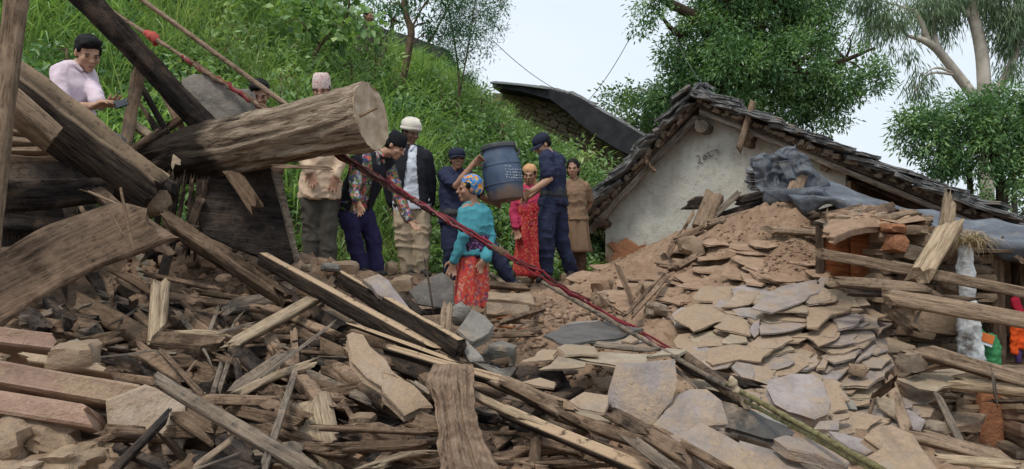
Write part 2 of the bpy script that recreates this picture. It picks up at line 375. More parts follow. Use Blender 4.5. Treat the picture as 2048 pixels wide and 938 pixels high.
def tube(pts, rad, n=10, jit=0.0, seed=0):
    pts = [Vector(p) for p in pts]; V = []; Fc = []; m = len(pts); up = Vector((.13, .31, .94)); prev = None
    for i, p in enumerate(pts):
        t = (pts[min(i + 1, m - 1)] - pts[max(i - 1, 0)]).normalized()
        a = prev if prev is not None else t.orthogonal(); a = (a - t * a.dot(t)).normalized(); prev = a; b = t.cross(a)
        for k in range(n):
            an = 2 * math.pi * k / n; r = rad[i]
            V.append(p + (a * math.cos(an) + b * math.sin(an)) * r)
    for i in range(m - 1):
        for k in range(n): Fc.append((i * n + k, i * n + (k + 1) % n, (i + 1) * n + (k + 1) % n, (i + 1) * n + k))
    Fc.append(tuple(range(n))[::-1]); Fc.append(tuple(range((m - 1) * n, m * n)))
    V = np.array(V)
    if jit: V = V + jit * fbm(V * 9 + seed, 2)[:, None] * RNG.normal(size=(1, 3))
    return V, Fc
def smooth_path(pts, n):
    """Catmull-Rom through points (tuples of any length)"""
    p = np.array(pts, float); p = np.concatenate([2 * p[:1] - p[1:2], p, 2 * p[-1:] - p[-2:-1]]); out = []
    for i in range(1, len(p) - 2):
        for k in range(n):
            t = k / n; a, b, c, d = p[i - 1], p[i], p[i + 1], p[i + 2]
            out.append(.5 * (2 * b + (c - a) * t + (2 * a - 5 * b + 4 * c - d) * t * t + (3 * b - a - 3 * c + d) * t ** 3))
    out.append(p[-2]); return np.array(out)
class Tubes:
    def __init__(s): s.V = []; s.F = []; s.n = 0
    def add(s, V, Fc):
        s.F += [tuple(i + s.n for i in f) for f in Fc]; s.V.append(np.asarray(V)); s.n += len(V)
    def path(s, pts, radii, n=8, sub=4):
        q = smooth_path([(*p, r) for p, r in zip(pts, radii)], sub); s.add(*tube(q[:, :3], q[:, 3], n))
    def build(s, name, mat, parent=None, smooth=True): return mk(name, np.concatenate(s.V), s.F, mat, parent, smooth)
plain('bark_dark', (.075, .058, .042), .95, .1, .5, 20, .6); plain('bark_brown', (.17, .125, .085), .95, .1, .5, 14, .6)
plain('bark_euc', (.55, .5, .43), .8, .2, .3, 3, .25, (.36, .31, .26))
plain('bark_grey', (.2, .18, .15), .9, .1, .4, 16, .5)

def tree(name, label, trunks, blobs, mat, bark, nclump=12, per=30, L=.15, W=.045, droop=.3, clump=.28, group=None, cat='tree', twigs=True, zb=-.1, limb_r=.05):
    """trunks: lists of ((px,py,d), radius); blobs: (px,py,d,radius px[,density])"""
    t0 = P(*trunks[0][0][0]); root = empty(name, t0)
    tag(root, label, cat, group)
    T = Tubes(); nodes = []
    for tr in trunks:
        pts = [P(*q[0]) for q in tr]; T.path(pts, [q[1] for q in tr], 9); nodes += [(p, q[1]) for p, q in zip(pts, tr)]
    B = []; D = []; Nn = []; LL = []; WW = []; RR = []
    for b in blobs:
        c = P(*b[:3]); r = b[3] / F * b[2]; dens = b[4] if len(b) > 4 else 1
        nd, nr = min(nodes, key=lambda q: (q[0] - c).length + max(0, q[0].z - c.z) * .8)
        m = nd.lerp(c, .5) + Vector((0, 0, .12 * (c - nd).length)) + Vector(RNG.normal(size=3)) * .06 * (c - nd).length
        lr = min(nr * .6, limb_r)
        T.path([nd, m, c], [lr, lr * .7, lr * .35], 6)
        n = max(3, int(nclump * dens * (r / .7) ** 2)); v = rdir(n); rr = r * RNG.uniform(.35, 1.0, n) ** .6
        cc = np.array(c) + v * rr[:, None] * np.array([1, 1, .85])
        if twigs:
            for q in cc[:max(3, n // 3)]: T.path([c, c.lerp(Vector(q), .5) + Vector((0, 0, .05)), Vector(q)], [lr * .35, lr * .22, .006], 4, 2)
        k = int(per); cl = np.repeat(cc, k, 0); dd = rdir(n * k, zb)
        B.append(cl + dd * RNG.uniform(0, clump, (n * k, 1)) * .6 + RNG.normal(0, clump * .3, (n * k, 3))); D.append(dd + np.repeat(v, k, 0) * .35 + np.array([0, 0, -droop]))
        Nn.append(rdir(n * k, 1.0)); LL.append(RNG.uniform(.65, 1.2, n * k) * L); WW.append(RNG.uniform(.7, 1.2, n * k) * W)
        RR.append(np.repeat(RNG.uniform(.08, .8, n), k) + RNG.normal(0, .08, n * k))
    tk = T.build('trunk', bark); lf = leaf_obj('crown', np.concatenate(B), np.concatenate(D), np.concatenate(Nn), np.concatenate(LL), np.concatenate(WW), np.concatenate(RR), mat)
    for o in (tk, lf): o.parent = root; o.matrix_parent_inverse = Matrix.Translation(-t0)
    return root
tree('mango_tree', 'large dense dark green tree rising behind the white gable house', [
    [((1440, 450, 16), .32), ((1440, 330, 16), .3), ((1445, 180, 16), .26), ((1440, 60, 16), .22), ((1450, -60, 16), .18)],
    [((1445, 190, 16), .16), ((1500, 100, 16), .14), ((1540, 0, 16), .12)], [((1445, 120, 16), .13), ((1395, 40, 15.8), .11), ((1330, 0, 15.6), .09), ((1300, -40, 15.5), .07)],
    [((1470, 160, 16), .12), ((1590, 150, 15.8), .09), ((1690, 120, 15.6), .05), ((1750, 95, 15.5), .02)], [((1395, 30, 15.8), .08), ((1360, 70, 15.8), .06), ((1320, 30, 15.6), .03)]],
    [(1420, 60, 16, 80), (1530, 30, 16, 100), (1470, 140, 15.5, 95), (1590, 130, 15.5, 85), (1680, 170, 15.5, 55), (1735, 150, 15.5, 42, .8), (1645, 225, 16, 50),
     (1560, 205, 16, 70), (1375, 165, 16, 55), (1300, 10, 15.4, 38, .7), (1610, -15, 16, 75), (1480, -60, 16, 110), (1360, 105, 16, 45), (1700, 75, 15.5, 50, .18), (1400, 230, 16, 60), (1480, 225, 16, 60), (1275, 50, 15.4, 22, .5), (1330, 200, 16.2, 50), (1420, 180, 16.3, 70), (1520, 130, 16.3, 80), (1620, 60, 16, 60)],
    MATS['leaf_mango'], MATS['bark_dark'], 75, 52, .11, .036, .35, .25)
tree('pale_bush_tree', 'pale green small leaved tree between dark stone house and gable house', [[((1290, 440, 17.5), .11), ((1290, 340, 17.5), .1), ((1290, 240, 17.5), .08), ((1300, 190, 17.5), .05)]],
    [(1238, 198, 18, 38), (1290, 225, 17, 52), (1330, 190, 18, 45), (1250, 245, 17, 40), (1345, 250, 17, 48), (1300, 275, 16.5, 40), (1370, 205, 17.5, 35)], MATS['leaf_light'], MATS['bark_grey'], 46, 36, .1, .05, .1, .25)
tree('bushy_mango_tree', 'rounded dense dark green tree past the low end of the slate roof', [[((2000, 470, 15), .12), ((2003, 380, 15), .1), ((1985, 300, 15), .08)], [((2003, 390, 15), .08), ((2040, 330, 15), .06)], [((1945, 470, 15.4), .07), ((1938, 330, 15.4), .05)]],
    [(1855, 262, 15, 62), (1930, 232, 15, 66), (2005, 228, 15, 66), (1965, 300, 15, 78), (2045, 285, 15, 70), (1880, 322, 15, 50), (2030, 345, 14.6, 42, .6), (1825, 240, 15, 34), (2100, 230, 15, 80), (2110, 330, 15, 60)],
    MATS['leaf_mango'], MATS['bark_dark'], 75, 50, .11, .034, .4, .24)
tree('eucalyptus_tree', 'tall pale barked tree with forked limbs and hanging narrow leaves', [
    [((1975, 430, 25), 0.211), ((1968, 170, 25), 0.205), ((1960, 90, 25), 0.186), ((1945, 20, 25), 0.167), ((1930, -110, 25), 0.124)],
    [((1965, 215, 25), 0.161), ((1915, 150, 25), 0.155), ((1875, 100, 24.8), 0.124), ((1845, 80, 24.6), 0.093), ((1815, 72, 24.5), 0.043)],
    [((1880, 108, 24.8), 0.093), ((1868, 60, 24.8), 0.068), ((1872, 10, 24.8), 0.056), ((1868, -60, 24.8), 0.043)],
    [((1975, 220, 25), 0.136), ((2005, 165, 25), 0.124), ((2030, 110, 25), 0.105), ((2050, 40, 25), 0.074)], [((1858, 88, 24.7), 0.093), ((1845, 50, 24.7), 0.087), ((1830, 20, 24.7), 0.050)], [((1950, 40, 25), 0.099), ((1915, 10, 25), 0.062), ((1890, -30, 25), 0.043)]],
    [(1765, 55, 24.5, 40, .8), (1790, 20, 24.5, 45), (1740, 10, 24.5, 30, .8), (1850, 15, 25, 45), (1895, 45, 25, 38, .6), (1830, 180, 24.5, 26, .7), (1845, 150, 24.5, 22, .5), (2010, 50, 25, 50), (2045, 90, 25, 42), (2000, 0, 25, 50), (2045, 10, 25, 55), (1950, -30, 25, 60),
     (1800, 100, 24.5, 24, .4), (1870, 60, 25, 28, .5), (1900, 5, 25, 40), (2030, 140, 25, 30, .7), (1720, -10, 24.5, 30)],
    MATS['leaf_euc'], MATS['bark_euc'], 16, 60, .32, .036, 1.6, .5, zb=-.6)
tree('far_tree', 'light green trees seen low behind the rounded tree trunks', [[((2030, 440, 21), .08), ((2028, 380, 21), .06)]], [(2000, 390, 21, 40), (2045, 375, 21, 45), (2030, 415, 21, 40), (2090, 400, 21, 50)], MATS['leaf_light'], MATS['bark_grey'], 18, 30, .14, .06, .1)
tree('slender_tree', 'slender bare stemmed tree with few leaves on the hillside crest', [
    [((790, 225, 13), .06), ((808, 150, 13), .055), ((818, 95, 13), .06), ((822, 60, 13), .062), ((810, 20, 13), .05), ((806, -60, 13), .045)],
    [((824, 55, 13), .02), ((845, 15, 13), .016), ((870, -20, 13), .012)], [((822, 60, 13), .02), ((838, 48, 13), .014), ((862, 46, 13), .008)]],
    [(836, 20, 13, 20, .7), (855, 52, 13, 16, .8), (870, 5, 13, 26), (840, -30, 13, 40), (780, 5, 13, 30), (860, 75, 13, 18, .6)], MATS['leaf_feather'], MATS['bark_brown'], 50, 26, .12, .03, .6, .16, limb_r=.015)
tree('feathery_tree', 'feathery fine leaved young tree standing against the pale sky', [
    [((912, 250, 13), .02), ((918, 160, 13), .018), ((905, 60, 13), .014), ((890, -20, 13), .01)], [((908, 250, 13.1), .016), ((930, 130, 13), .013), ((945, 40, 13), .01), ((955, -40, 13), .008)]],
    [(895, 45, 13, 34), (935, 22, 13, 34), (962, 85, 13, 34, .7), (920, 110, 13, 30, .8), (985, 55, 13, 24, .6), (905, -5, 13, 40), (970, 10, 13, 28, .8), (885, 95, 13, 26, .6), (945, 150, 13, 24, .5), (925, 70, 13, 30), (1012, 5, 13, 14, .4)],
    MATS['leaf_feather'], MATS['bark_brown'], 70, 90, .075, .016, .35, .2, limb_r=.012)
tree('broadleaf_tree', 'broad leaved bright green tree high on the grassy bank', [[((615, 150, 12), .03), ((640, 90, 12), .028), ((690, 40, 12), .022), ((700, -10, 12), .016)], [((640, 90, 12), .02), ((600, 40, 12), .016)]],
    [(600, 28, 12, 55), (665, 40, 12, 50), (715, 62, 12, 40), (640, 85, 12, 40, .7), (565, 50, 12, 40), (690, 5, 12, 45), (620, -20, 12, 50), (715, 35, 11.6, 15, .8)], MATS['leaf_weed'], MATS['bark_brown'], 26, 12, .17, .115, .3, .2)
tree('dark_leaf_tree', 'dark leaved tree behind the low dark roof on the crest', [[((780, 120, 19), .06), ((785, 40, 19), .05)]], [(775, 30, 19, 40), (800, 45, 19, 26, .7), (760, 0, 19, 50), (800, 10, 19, 30, .6)], MATS['leaf_mango'], MATS['bark_dark'], 16, 22, .16, .05, .3)
SH = [(700, 118, 12.3, 55, 'bright green leafy shrub in front of the dark roof edge'), (790, 150, 12.8, 46, 'leafy shrub at the foot of the slender tree'), (880, 165, 13.2, 50, 'leafy shrub below the feathery tree'),
      (1000, 240, 13, 50, 'leafy shrub above the lidded drum'), (1170, 300, 12.6, 42, 'pinnate leaved shrub under the dark stone house'), (1215, 330, 12.2, 45, 'leafy shrub beside the gable roof edge'),
      (560, 150, 10.5, 60, 'wide leafy shrub on the bank behind the felled log'), (450, 60, 10.5, 70, 'tall leafy shrub among the grass above the grey slab'), (130, 90, 9, 70, 'dark leafy shrub behind the man in the pink shirt'),
      (30, 120, 8.5, 60, 'leafy shrub behind the upright tree pole'), (1195, 400, 11.4, 45, 'leafy shrub between the girl and the gable wall'), (960, 190, 13.6, 45, 'low leafy shrub on the crest line'), (748, 88, 12.6, 42, 'leafy shrub hiding the bareheaded person on the crest')]
for i, (a, b, c, r, lab) in enumerate(SH):
    d0 = c; z = P(a, b, c)
    # root the shrub on the hill under its crown
    gz = float(hill(np.array([z.x]), np.array([z.y]))[0]); pyb = 469 + (1.5 - gz) / c * F
    rr = r * .62
    tree('shrub', lab, [[((a, max(pyb, b + 5), c), .02), ((a + 4, b + 8, c), .015)]],
         [(a, b, c, rr), (a - rr, b + rr * .7, c - .1, rr * .8), (a + rr, b + rr * .75, c - .1, rr * .8), (a, b + rr, c - .25, rr), (a - rr * .5, b + 1.7 * rr, c - .2, rr), (a + rr * .6, b + 1.7 * rr, c - .2, rr)],
         [MATS['leaf_weed'], MATS['leaf_grass'], MATS['leaf_weed']][i % 3] if i not in (8, 9) else MATS['leaf_mango'], MATS['bark_brown'], 26, 18, .12, .04, .2, .2, cat='shrub', group='shrubs on the bank')

rg = random.Random(21); nsh = 0
while nsh < 30:
    x = rg.uniform(-5.6, 1.6); y = rg.uniform(8.5, 14.6)
    if y < float(foot(np.array(x))) + .5 or abs(x) > .66 * y or (x > 1.0 and y < 13): continue
    nsh += 1; z = float(hill(np.array([x]), np.array([y]))[0]); a = 1024 + x / y * F; b = 469 - (z - 1.5) / y * F; k = F / y; r = rg.uniform(.22, .45) * k
    kind = rg.choice([0, 0, 1, 2, 2]); lab = ['bright leafy bush growing out of the grassy bank', 'dark leaved bush growing out of the grassy bank', 'fine leaved light green bush on the grassy bank'][kind]
    tree('bush', lab, [[((a, b + 3, y), .015), ((a, b - r * .8, y), .012)]], [(a, b - r * 1.1, y, r * .7), (a - r * .7, b - r * .5, y, r * .7), (a + r * .7, b - r * .5, y, r * .7), (a, b - r * .4, y - .2, r * .8)], [MATS['leaf_weed'], MATS['leaf_mango'], MATS['leaf_light']][kind], MATS['bark_brown'], 26, 16, [.13, .12, .08][kind], [.05, .04, .03][kind], .25, .2, cat='bush', group=lab, twigs=False)
# ================================================================ generic pieces
def slab_mesh(pts2, T, seed=0, warp=.006, chip=.012):
    """flat stone: outline (list of (x,y)) -> layered chipped slab, top at z=+T/2"""
    p = np.array(pts2, float); q = []
    for a, b in zip(p, np.roll(p, -1, 0)):
        n = max(1, int(np.linalg.norm(b - a) / .07)); n = min(n, 5)
        for k in range(n): q.append(a + (b - a) * k / n)
    q = np.array(q); n = len(q); rg = np.random.default_rng(seed)
    c = q.mean(0); out = (q - c) / (np.linalg.norm(q - c, axis=1, keepdims=True) + 1e-9)
    q = q + out * rg.normal(0, chip, (n, 1))
    rings = []
    for off, z in ((-.35, .5), (0, .36), (rg.uniform(-.6, .1), .02), (rg.uniform(-.2, .3), -.34), (-.5, -.5)):
        o = q + out * (off * min(T, .03) + rg.normal(0, chip * .3, (n, 1)))
        zz = z * T + warp * vnoise(np.c_[o * 5, np.full(n, seed * 1.7)]) + rg.normal(0, T * .04, n)
        rings.append(np.c_[o, zz])
    ins = c + (q - c) * .5; ri = np.c_[ins, T * .5 + warp * 1.3 * vnoise(np.c_[ins * 5, np.full(n, seed * 1.7)]) + rg.normal(0, T * .05, n)]
    V = np.concatenate([[[*c, T * .5]], ri] + rings + [[[*c, -T * .5]]]); Fc = []
    for k in range(n):
        j = (k + 1) % n; Fc.append((0, 1 + k, 1 + j))
        for r in range(5): Fc.append((1 + r * n + k, 1 + (r + 1) * n + k, 1 + (r + 1) * n + j, 1 + r * n + j))
        Fc.append((1 + 5 * n + k, len(V) - 1, 1 + 5 * n + j))
    return V, Fc
def rock_mesh(sx, sy, sz, seed, rough=.16, n=3, box=.5):
    """rounded-box rock"""
    V = []; idx = {}; Fc = []
    def vid(a):
        k = tuple(a)
        if k not in idx: idx[k] = len(V); V.append(k)
        return idx[k]
    rg = range(n)
    for ax in range(3):
        for s in (-1, 1):
            for i in rg:
                for j in rg:
                    f = []
                    for (u, v) in ((i, j), (i + 1, j), (i + 1, j + 1), (i, j + 1)):
                        c = [0, 0, 0]; c[ax] = s; c[(ax + 1) % 3] = 2 * u / n - 1; c[(ax + 2) % 3] = 2 * v / n - 1
                        f.append(vid([round(x, 4) for x in c]))
                    Fc.append(tuple(f if s > 0 else f[::-1]))
    V = np.array(V, float); Ln = np.linalg.norm(V, axis=1, keepdims=True); S = V / Ln
    V = V * box + S * (1 - box) * 1.15
    V = V * (1 + rough * fbm(S * 1.6 + seed * 3.1, 3)[:, None])
    return V * np.array([sx, sy, sz]) * .5, Fc
def frame_M(o, X, Z):
    X = X.normalized(); Z = (Z - X * Z.dot(X)).normalized(); Y = Z.cross(X)
    M = Matrix((X, Y, Z)).transposed().to_4x4(); M.translation = o; return M
def unproj(px, py, o, n):
    d = P(px, py, 1) - CAM; t = (o - CAM).dot(n) / d.dot(n); return CAM + d * t
def slab(name, pts, o, n, T, mat, seed=0, parent=None, warp=.006, chip=.01, **kw):
    """pixel outline thrown on the plane (o, n) -> thick slab; the outline is the slab's real shape there"""
    n = n.normalized(); X = Vector((1, 0, 0)); M = frame_M(o, X - n * X.dot(n), n); Mi = M.inverted()
    q = [Mi @ unproj(a, b, o, n) for a, b in pts]
    c = sum(q, Vector()) / len(q); M = M @ Matrix.Translation((c.x, c.y, 0))
    V, Fc = slab_mesh([(p.x - c.x, p.y - c.y) for p in q], T, seed, warp, chip)
    ob = mk(name, V, Fc, MATS[mat], None, 'angle', M @ Matrix.Translation((0, 0, -T / 2)))
    if parent: ob.parent = parent; ob.matrix_parent_inverse = parent.matrix_world.inverted()
    return ob
def wood_mesh(L, W, T, seed, rnd=False, jag=(.04, .04), bow=0, taper=1, rough=1.0, bowy=0):
    rg = np.random.default_rng(seed); ns = int(np.clip(L / .055, 5, 30))
    if rnd:
        k = 12; an = np.arange(k) * 2 * math.pi / k; prof = np.c_[np.cos(an) * W / 2, np.sin(an) * T / 2]
    else:
        c = min(W, T) * .12; a, b = W / 2, T / 2
        prof = [(-a, -b + c), (-a + c, -b), (-a * .35, -b), (a * .35, -b), (a - c, -b), (a, -b + c), (a, b - c), (a - c, b), (a * .45, b), (0, b), (-a * .45, b), (-a + c, b), (-a, b - c)]
        prof = np.array(prof)
    k = len(prof); t = np.linspace(0, 1, ns + 1); x = (t - .5) * L
    tp = 1 + (taper - 1) * t
    sm = min(W, T)
    gro = rg.normal(0, .055 * sm, k) * rough
    pn = prof / (np.linalg.norm(prof, axis=1, keepdims=True) + 1e-9)
    V = np.zeros((ns + 1, k, 3))
    V[:, :, 0] = x[:, None]; V[:, :, 1] = prof[None, :, 0] * tp[:, None]; V[:, :, 2] = prof[None, :, 1] * tp[:, None]
    q = np.stack([np.broadcast_to(x[:, None] * 3.2, (ns + 1, k)), np.broadcast_to(prof[None, :, 0] * 22, (ns + 1, k)), np.broadcast_to(prof[None, :, 1] * 22 + seed * 1.37, (ns + 1, k))], -1).reshape(-1, 3)
    dsp = (fbm(q, 3) * .1 * sm * rough).reshape(ns + 1, k) + gro[None]
    V[:, :, 1] += pn[None, :, 0] * dsp; V[:, :, 2] += pn[None, :, 1] * dsp
    lo = vnoise(np.c_[x * 1.5, x * 0, x * 0 + seed]) * sm * .12 * rough
    V[:, :, 2] += (bow * (1 - (2 * t - 1) ** 2) + lo)[:, None]; V[:, :, 1] += (bowy * (1 - (2 * t - 1) ** 2))[:, None]
    yn, zn = prof[:, 0] / (W / 2), prof[:, 1] / (T / 2)
    j0, j1 = (rg.uniform(-.9, .9) * yn + rg.uniform(-.4, .4) * zn + rg.normal(0, .38, k) for _ in (0, 1))
    V[0, :, 0] += j0 * jag[0]; V[-1, :, 0] += j1 * jag[1]; V[1, :, 0] += j0 * jag[0] * .5; V[-2, :, 0] += j1 * jag[1] * .5
    body = V.reshape(-1, 3); Fc = []
    for i in range(ns):
        for j in range(k): Fc.append((i * k + j, i * k + (j + 1) % k, (i + 1) * k + (j + 1) % k, (i + 1) * k + j))
    m = len(body); r0 = V[0]; r1 = V[-1]
    caps = np.concatenate([r0, [r0.mean(0) + [jag[0] * rg.uniform(-.5, .3), 0, 0]], r1, [r1.mean(0) - [jag[1] * rg.uniform(-.5, .3), 0, 0]]])
    for j in range(k):
        Fc.append((m + (j + 1) % k, m + j, m + k)); Fc.append((m + k + 1 + j, m + k + 1 + (j + 1) % k, m + 2 * k + 1))
    return np.concatenate([body, caps]), Fc
def wood_piece(name, p0, p1, W, T, roll, mat, seed=0, rnd=False, parent=None, nrm=None, sm=True, **kw):
    a = (p1 - p0).normalized(); m = (p0 + p1) / 2; v = (CAM - m); v = (v - a * v.dot(a)).normalized()
    if nrm is not None: n = nrm
    else:
        wv = a.cross(v); wv = -wv if wv.z < 0 else wv; n = v * math.cos(R(roll)) + wv * math.sin(R(roll))
    V, Fc = wood_mesh((p1 - p0).length, W, T, seed, rnd, **kw)
    ob = mk(name, V, Fc, MATS[mat], None, sm, frame_M(m, a, n))
    if parent: ob.parent = parent; ob.matrix_parent_inverse = parent.matrix_world.inverted()
    return ob
def poly_prism(name, pts, depth, mat, parent=None, sub=0):
    """pts: coplanar world points; extruded along vector depth"""
    n = len(pts); V = [tuple(p) for p in pts] + [tuple(p + depth) for p in pts]
    Fc = [tuple(range(n)), tuple(range(2 * n - 1, n - 1, -1))] + [(i, i + n, (i + 1) % n + n, (i + 1) % n) for i in range(n)]
    o = mk(name, V, Fc, mat, None)
    if parent: o.parent = parent; o.matrix_parent_inverse = parent.matrix_world.inverted()
    return o
ROCKS = [mesh_np('rock', *rock_mesh(1, 1, 1, s, .2, 2, .72)) for s in range(8)]      # unit wall stones, shared
for me in ROCKS: pass
def stones(parent, o, u, up, nrm, w, h, mat, course=.07, lmin=.1, lmax=.28, name='stone', depth=.16, seed=0, top=None, mats=None):
    """rubble masonry: each stone a child sharing one of a few meshes; top(s) gives the wall height at s"""
    rg = random.Random(seed); z = 0
    core_mat = MATS['mud_dark']
    while z < h:
        hh = course * rg.uniform(.6, 1.35); s = -rg.uniform(0, .1)
        while s < w:
            l = rg.uniform(lmin, lmax)
            if top is None or z + hh * .5 < top(s + l / 2):
                mt = rg.choice(mats) if mats else mat
                me = rg.choice(ROCKS)
                key = me.name + mt
                if key not in _RM: c = me.copy(); c.materials.append(MATS[mt]); _RM[key] = c
                ob = bpy.data.objects.new(name, _RM[key]); COL.objects.link(ob)
                M = frame_M(o + u * (s + l / 2) + up * (z + hh / 2) + nrm * rg.uniform(-.03, .02), u, up)
                M = M @ Matrix.Rotation(rg.uniform(-.06, .06), 4, 'Y') @ Matrix.Rotation(rg.choice((0, math.pi)) + rg.uniform(-.1, .1), 4, 'Z') @ Matrix.Diagonal((l * 1.02, depth, hh * 1.02, 1))
                ob.matrix_world = M; ob.parent = parent; ob.matrix_parent_inverse = parent.matrix_world.inverted()
            s += l
        z += hh
_RM = {}
def attach(o, parent):
    bpy.context.view_layer.update()
    o.parent = parent; o.matrix_parent_inverse = parent.matrix_world.inverted(); return o

# ================================================================ white gable house
t = NT('whitewash', .9, .15)
a = t.noise(1.6, 5, .65); b = t.noise(11, 5, .7); st = t.noise(3, 4, .6, (1, 1, .35)); e = t.noise(45, 3, .7)
c = t.ramp(a, [(.3, (.36, .34, .29)), (.5, (.49, .49, .44)), (.72, (.42, .38, .31))])
c = t.mix(t.mr(b, .5, .68, 0, .6), c, (.3, .27, .22)); c = t.mix(t.mr(st, .54, .7, 0, .65), c, (.33, .25, .175))
gz = t.n('SeparateXYZ'); t.l(t.tc.outputs['Object'], gz.inputs[0])
low = t.math('ADD', t.mr(gz.outputs['Z'], .25, .75, 1, 0), t.mr(a, .35, .65, -.35, .3)); c = t.mix(t.mr(low, .35, .95, 0, .95), c, (.36, .235, .15))
t.bump(t.math('ADD', b, t.math('MULTIPLY', e, .5)), .55, .03); t.col(c)
plain('plaster_dirty', (.34, .27, .19), .95, .1, .5, 3, .4, (.17, .125, .085))
HM = Vector((2.464, 10.2, 0)); HU = Vector((.866, -.5, 0)); HV = Vector((.5, .866, 0)); HN = -HV
ZR = 3.12; SL, SR = 1.0, .478           # ridge height of wall plane top, slopes left and right
house = empty('gable_house', HM + Vector((0, 0, .9)))
tag(house, 'whitewashed mud house with a slate roof, gable end above the mud slide', 'house'); bpy.context.view_layer.update()
def hp(s, z, v=0): return HM + HU * s + HV * v + Vector((0, 0, z))
def rz(s): return ZR + (SL * s if s < 0 else -SR * s)
# gable wall as a gridded, slightly wavy face with thickness
S0, S1 = -1.36, 1.72
ss = np.linspace(S0, S1, 64); vv = np.linspace(0, 1, 34); V = []; 
for s in ss:
    zt = rz(s) + .02
    for k in vv:
        z = .6 + (zt - .6) * k; off = .03 * fbm(np.array([[s * 1.3, z * 1.3, 2.]]), 3)[0]
        V.append(hp(s, z, off))
n = len(vv); Fc = [(i * n + j, (i + 1) * n + j, (i + 1) * n + j + 1, i * n + j + 1) for i in range(len(ss) - 1) for j in range(n - 1)]
m = len(V)
bd = [hp(S0, .6, .4), hp(S1, .6, .4), hp(S1, rz(S1) + .02, .4), hp(0, rz(0) + .02, .4), hp(S0, rz(S0) + .02, .4)]
V += bd; e0 = (len(ss) - 1) * n
Fc += [tuple(range(m + 4, m - 1, -1)), (0, n - 1, m + 4, m), (e0, m + 1, m + 2, e0 + n - 1)]
Vl = [(Matrix.Translation(-house.location) @ p) for p in V]
gw = mk('wall', Vl, Fc, MATS['whitewash'], None, True); gw.location = house.location
attach(gw, house)
# side walls, recess wall behind the porch
attach(poly_prism('wall', [hp(S1 + .003, .4, .002), hp(S1 + .003, .4, 1.5), hp(S1 + .003, rz(S1) - .16, 1.5), hp(S1 + .003, rz(S1) - .16, .002)], HU * .05, MATS['plaster_dirty']), house)
attach(poly_prism('wall', [hp(S1 - .2, .4, 1.5), hp(3.2, .4, 1.5), hp(3.2, rz(3.2) + .01, 1.5), hp(S1 - .2, rz(S1 - .2) + .01, 1.5)], HV * .3, MATS['plaster_dirty']), house)
attach(poly_prism('wall', [hp(S0 + .01, .4, .4), hp(S0 + .01, .4, 5), hp(S0 + .01, rz(S0) - .16, 5), hp(S0 + .01, rz(S0) - .16, .4)], HU * .3, MATS['plaster_dirty']), house)
# roof decks
roof = mk('roof', [(0, 0, 0)], [], None); me = roof.data
E0, E1 = -1.56, 3.45
def deck(sa, sb, th=.1):
    pts = [hp(sa, rz(sa) + .0, -.22), hp(sb, rz(sb), -.22), hp(sb, rz(sb) + th, -.22), hp(sa, rz(sa) + th, -.22)]
    return pts
VV = []; FF = []
for sa, sb in ((E0, 0), (0, E1)):
    k = len(VV); q = deck(sa, sb); VV += q + [p + HV * 5.4 for p in q]
    FF += [tuple(k + i for i in f) for f in ((0, 1, 2, 3), (7, 6, 5, 4), (0, 4, 5, 1), (1, 5, 6, 2), (2, 6, 7, 3), (3, 7, 4, 0))]
COL.objects.unlink(roof); roof = mk('roof', VV, FF, MATS['wood_dark']); attach(roof, house)
# rake poles, purlin ends, porch rafters
def hw(name, a, b, W, T, mat, seed, rnd=True, **kw): return wood_piece(name, a, b, W, T, 0, mat, seed, rnd, parent=house, **kw)
bpy.context.view_layer.update()
hw('rake_pole', hp(-1.52, rz(-1.52) - .06, -.16), hp(-.66, rz(-.66) - .07, -.18), .1, .1, 'wood_grey', 1, bow=.02)
hw('rake_pole', hp(-.74, rz(-.74) - .05, -.17), hp(-.02, rz(-.02) - .1, -.17), .1, .11, 'wood_grey', 2, bow=.015)
hw('rake_pole', hp(0.02, rz(0) - .06, -.2), hp(1.75, rz(1.75) - .06, -.2), .07, .08, 'wood_grey', 3, bow=.02)
hw('rake_pole', hp(1.6, rz(1.6) - .05, -.2), hp(3.4, rz(3.4) - .05, -.2), .07, .08, 'wood_grey', 4, bow=.01)
for s, z, L0, W, sd in ((.06, .22, .24, .17, 5), (.62, .17, .3, .14, 6), (1.52, .1, .2, .1, 8)):
    hw('purlin', hp(s, rz(s) - z, -L0), hp(s, rz(s) - z, .4), W, W, 'wood_grey' if s < .2 else 'wood_brown', sd, jag=(.01, .01))
hw('purlin', hp(-1.34, rz(-1.34) - .12, -.3), hp(-1.34, rz(-1.34) - .12, .6), .14, .13, 'wood_dark', 9, jag=(.02, .01))
for q in range(3): hw('purlin', hp(-.62 + .035 * q, rz(-.62) - .08 - .05 * q, -.33 + .03 * q), hp(-.72 - .05 * q, rz(-.66) + .12, -.2), .05, .05, 'wood_brown', 12 + q)
hw('prop_pole', hp(.55, rz(.6) - .3, -.34), hp(.72, rz(.7) + .32, -.34), .085, .09, 'wood_tan', 16, bow=.02)
for q in range(9):
    s = 1.85 + q * .2; hw('rafter', hp(s, rz(s) - .05, -.15), hp(s, rz(s) - .05, 1.5), .05, .06, 'wood_dark', 20 + q)
hw('rafter', hp(1.75, rz(1.75) - .1, .25), hp(3.4, rz(3.4) - .1, .25), .08, .08, 'wood_dark', 31)
hw('rafter', hp(1.75, rz(1.75) - .1, .9), hp(3.4, rz(3.4) - .1, .9), .08, .08, 'wood_dark', 32)
hw('post', hp(3.1, .4, .2), hp(3.1, rz(3.1) - .1, .2), .13, .13, 'wood_brown', 33)
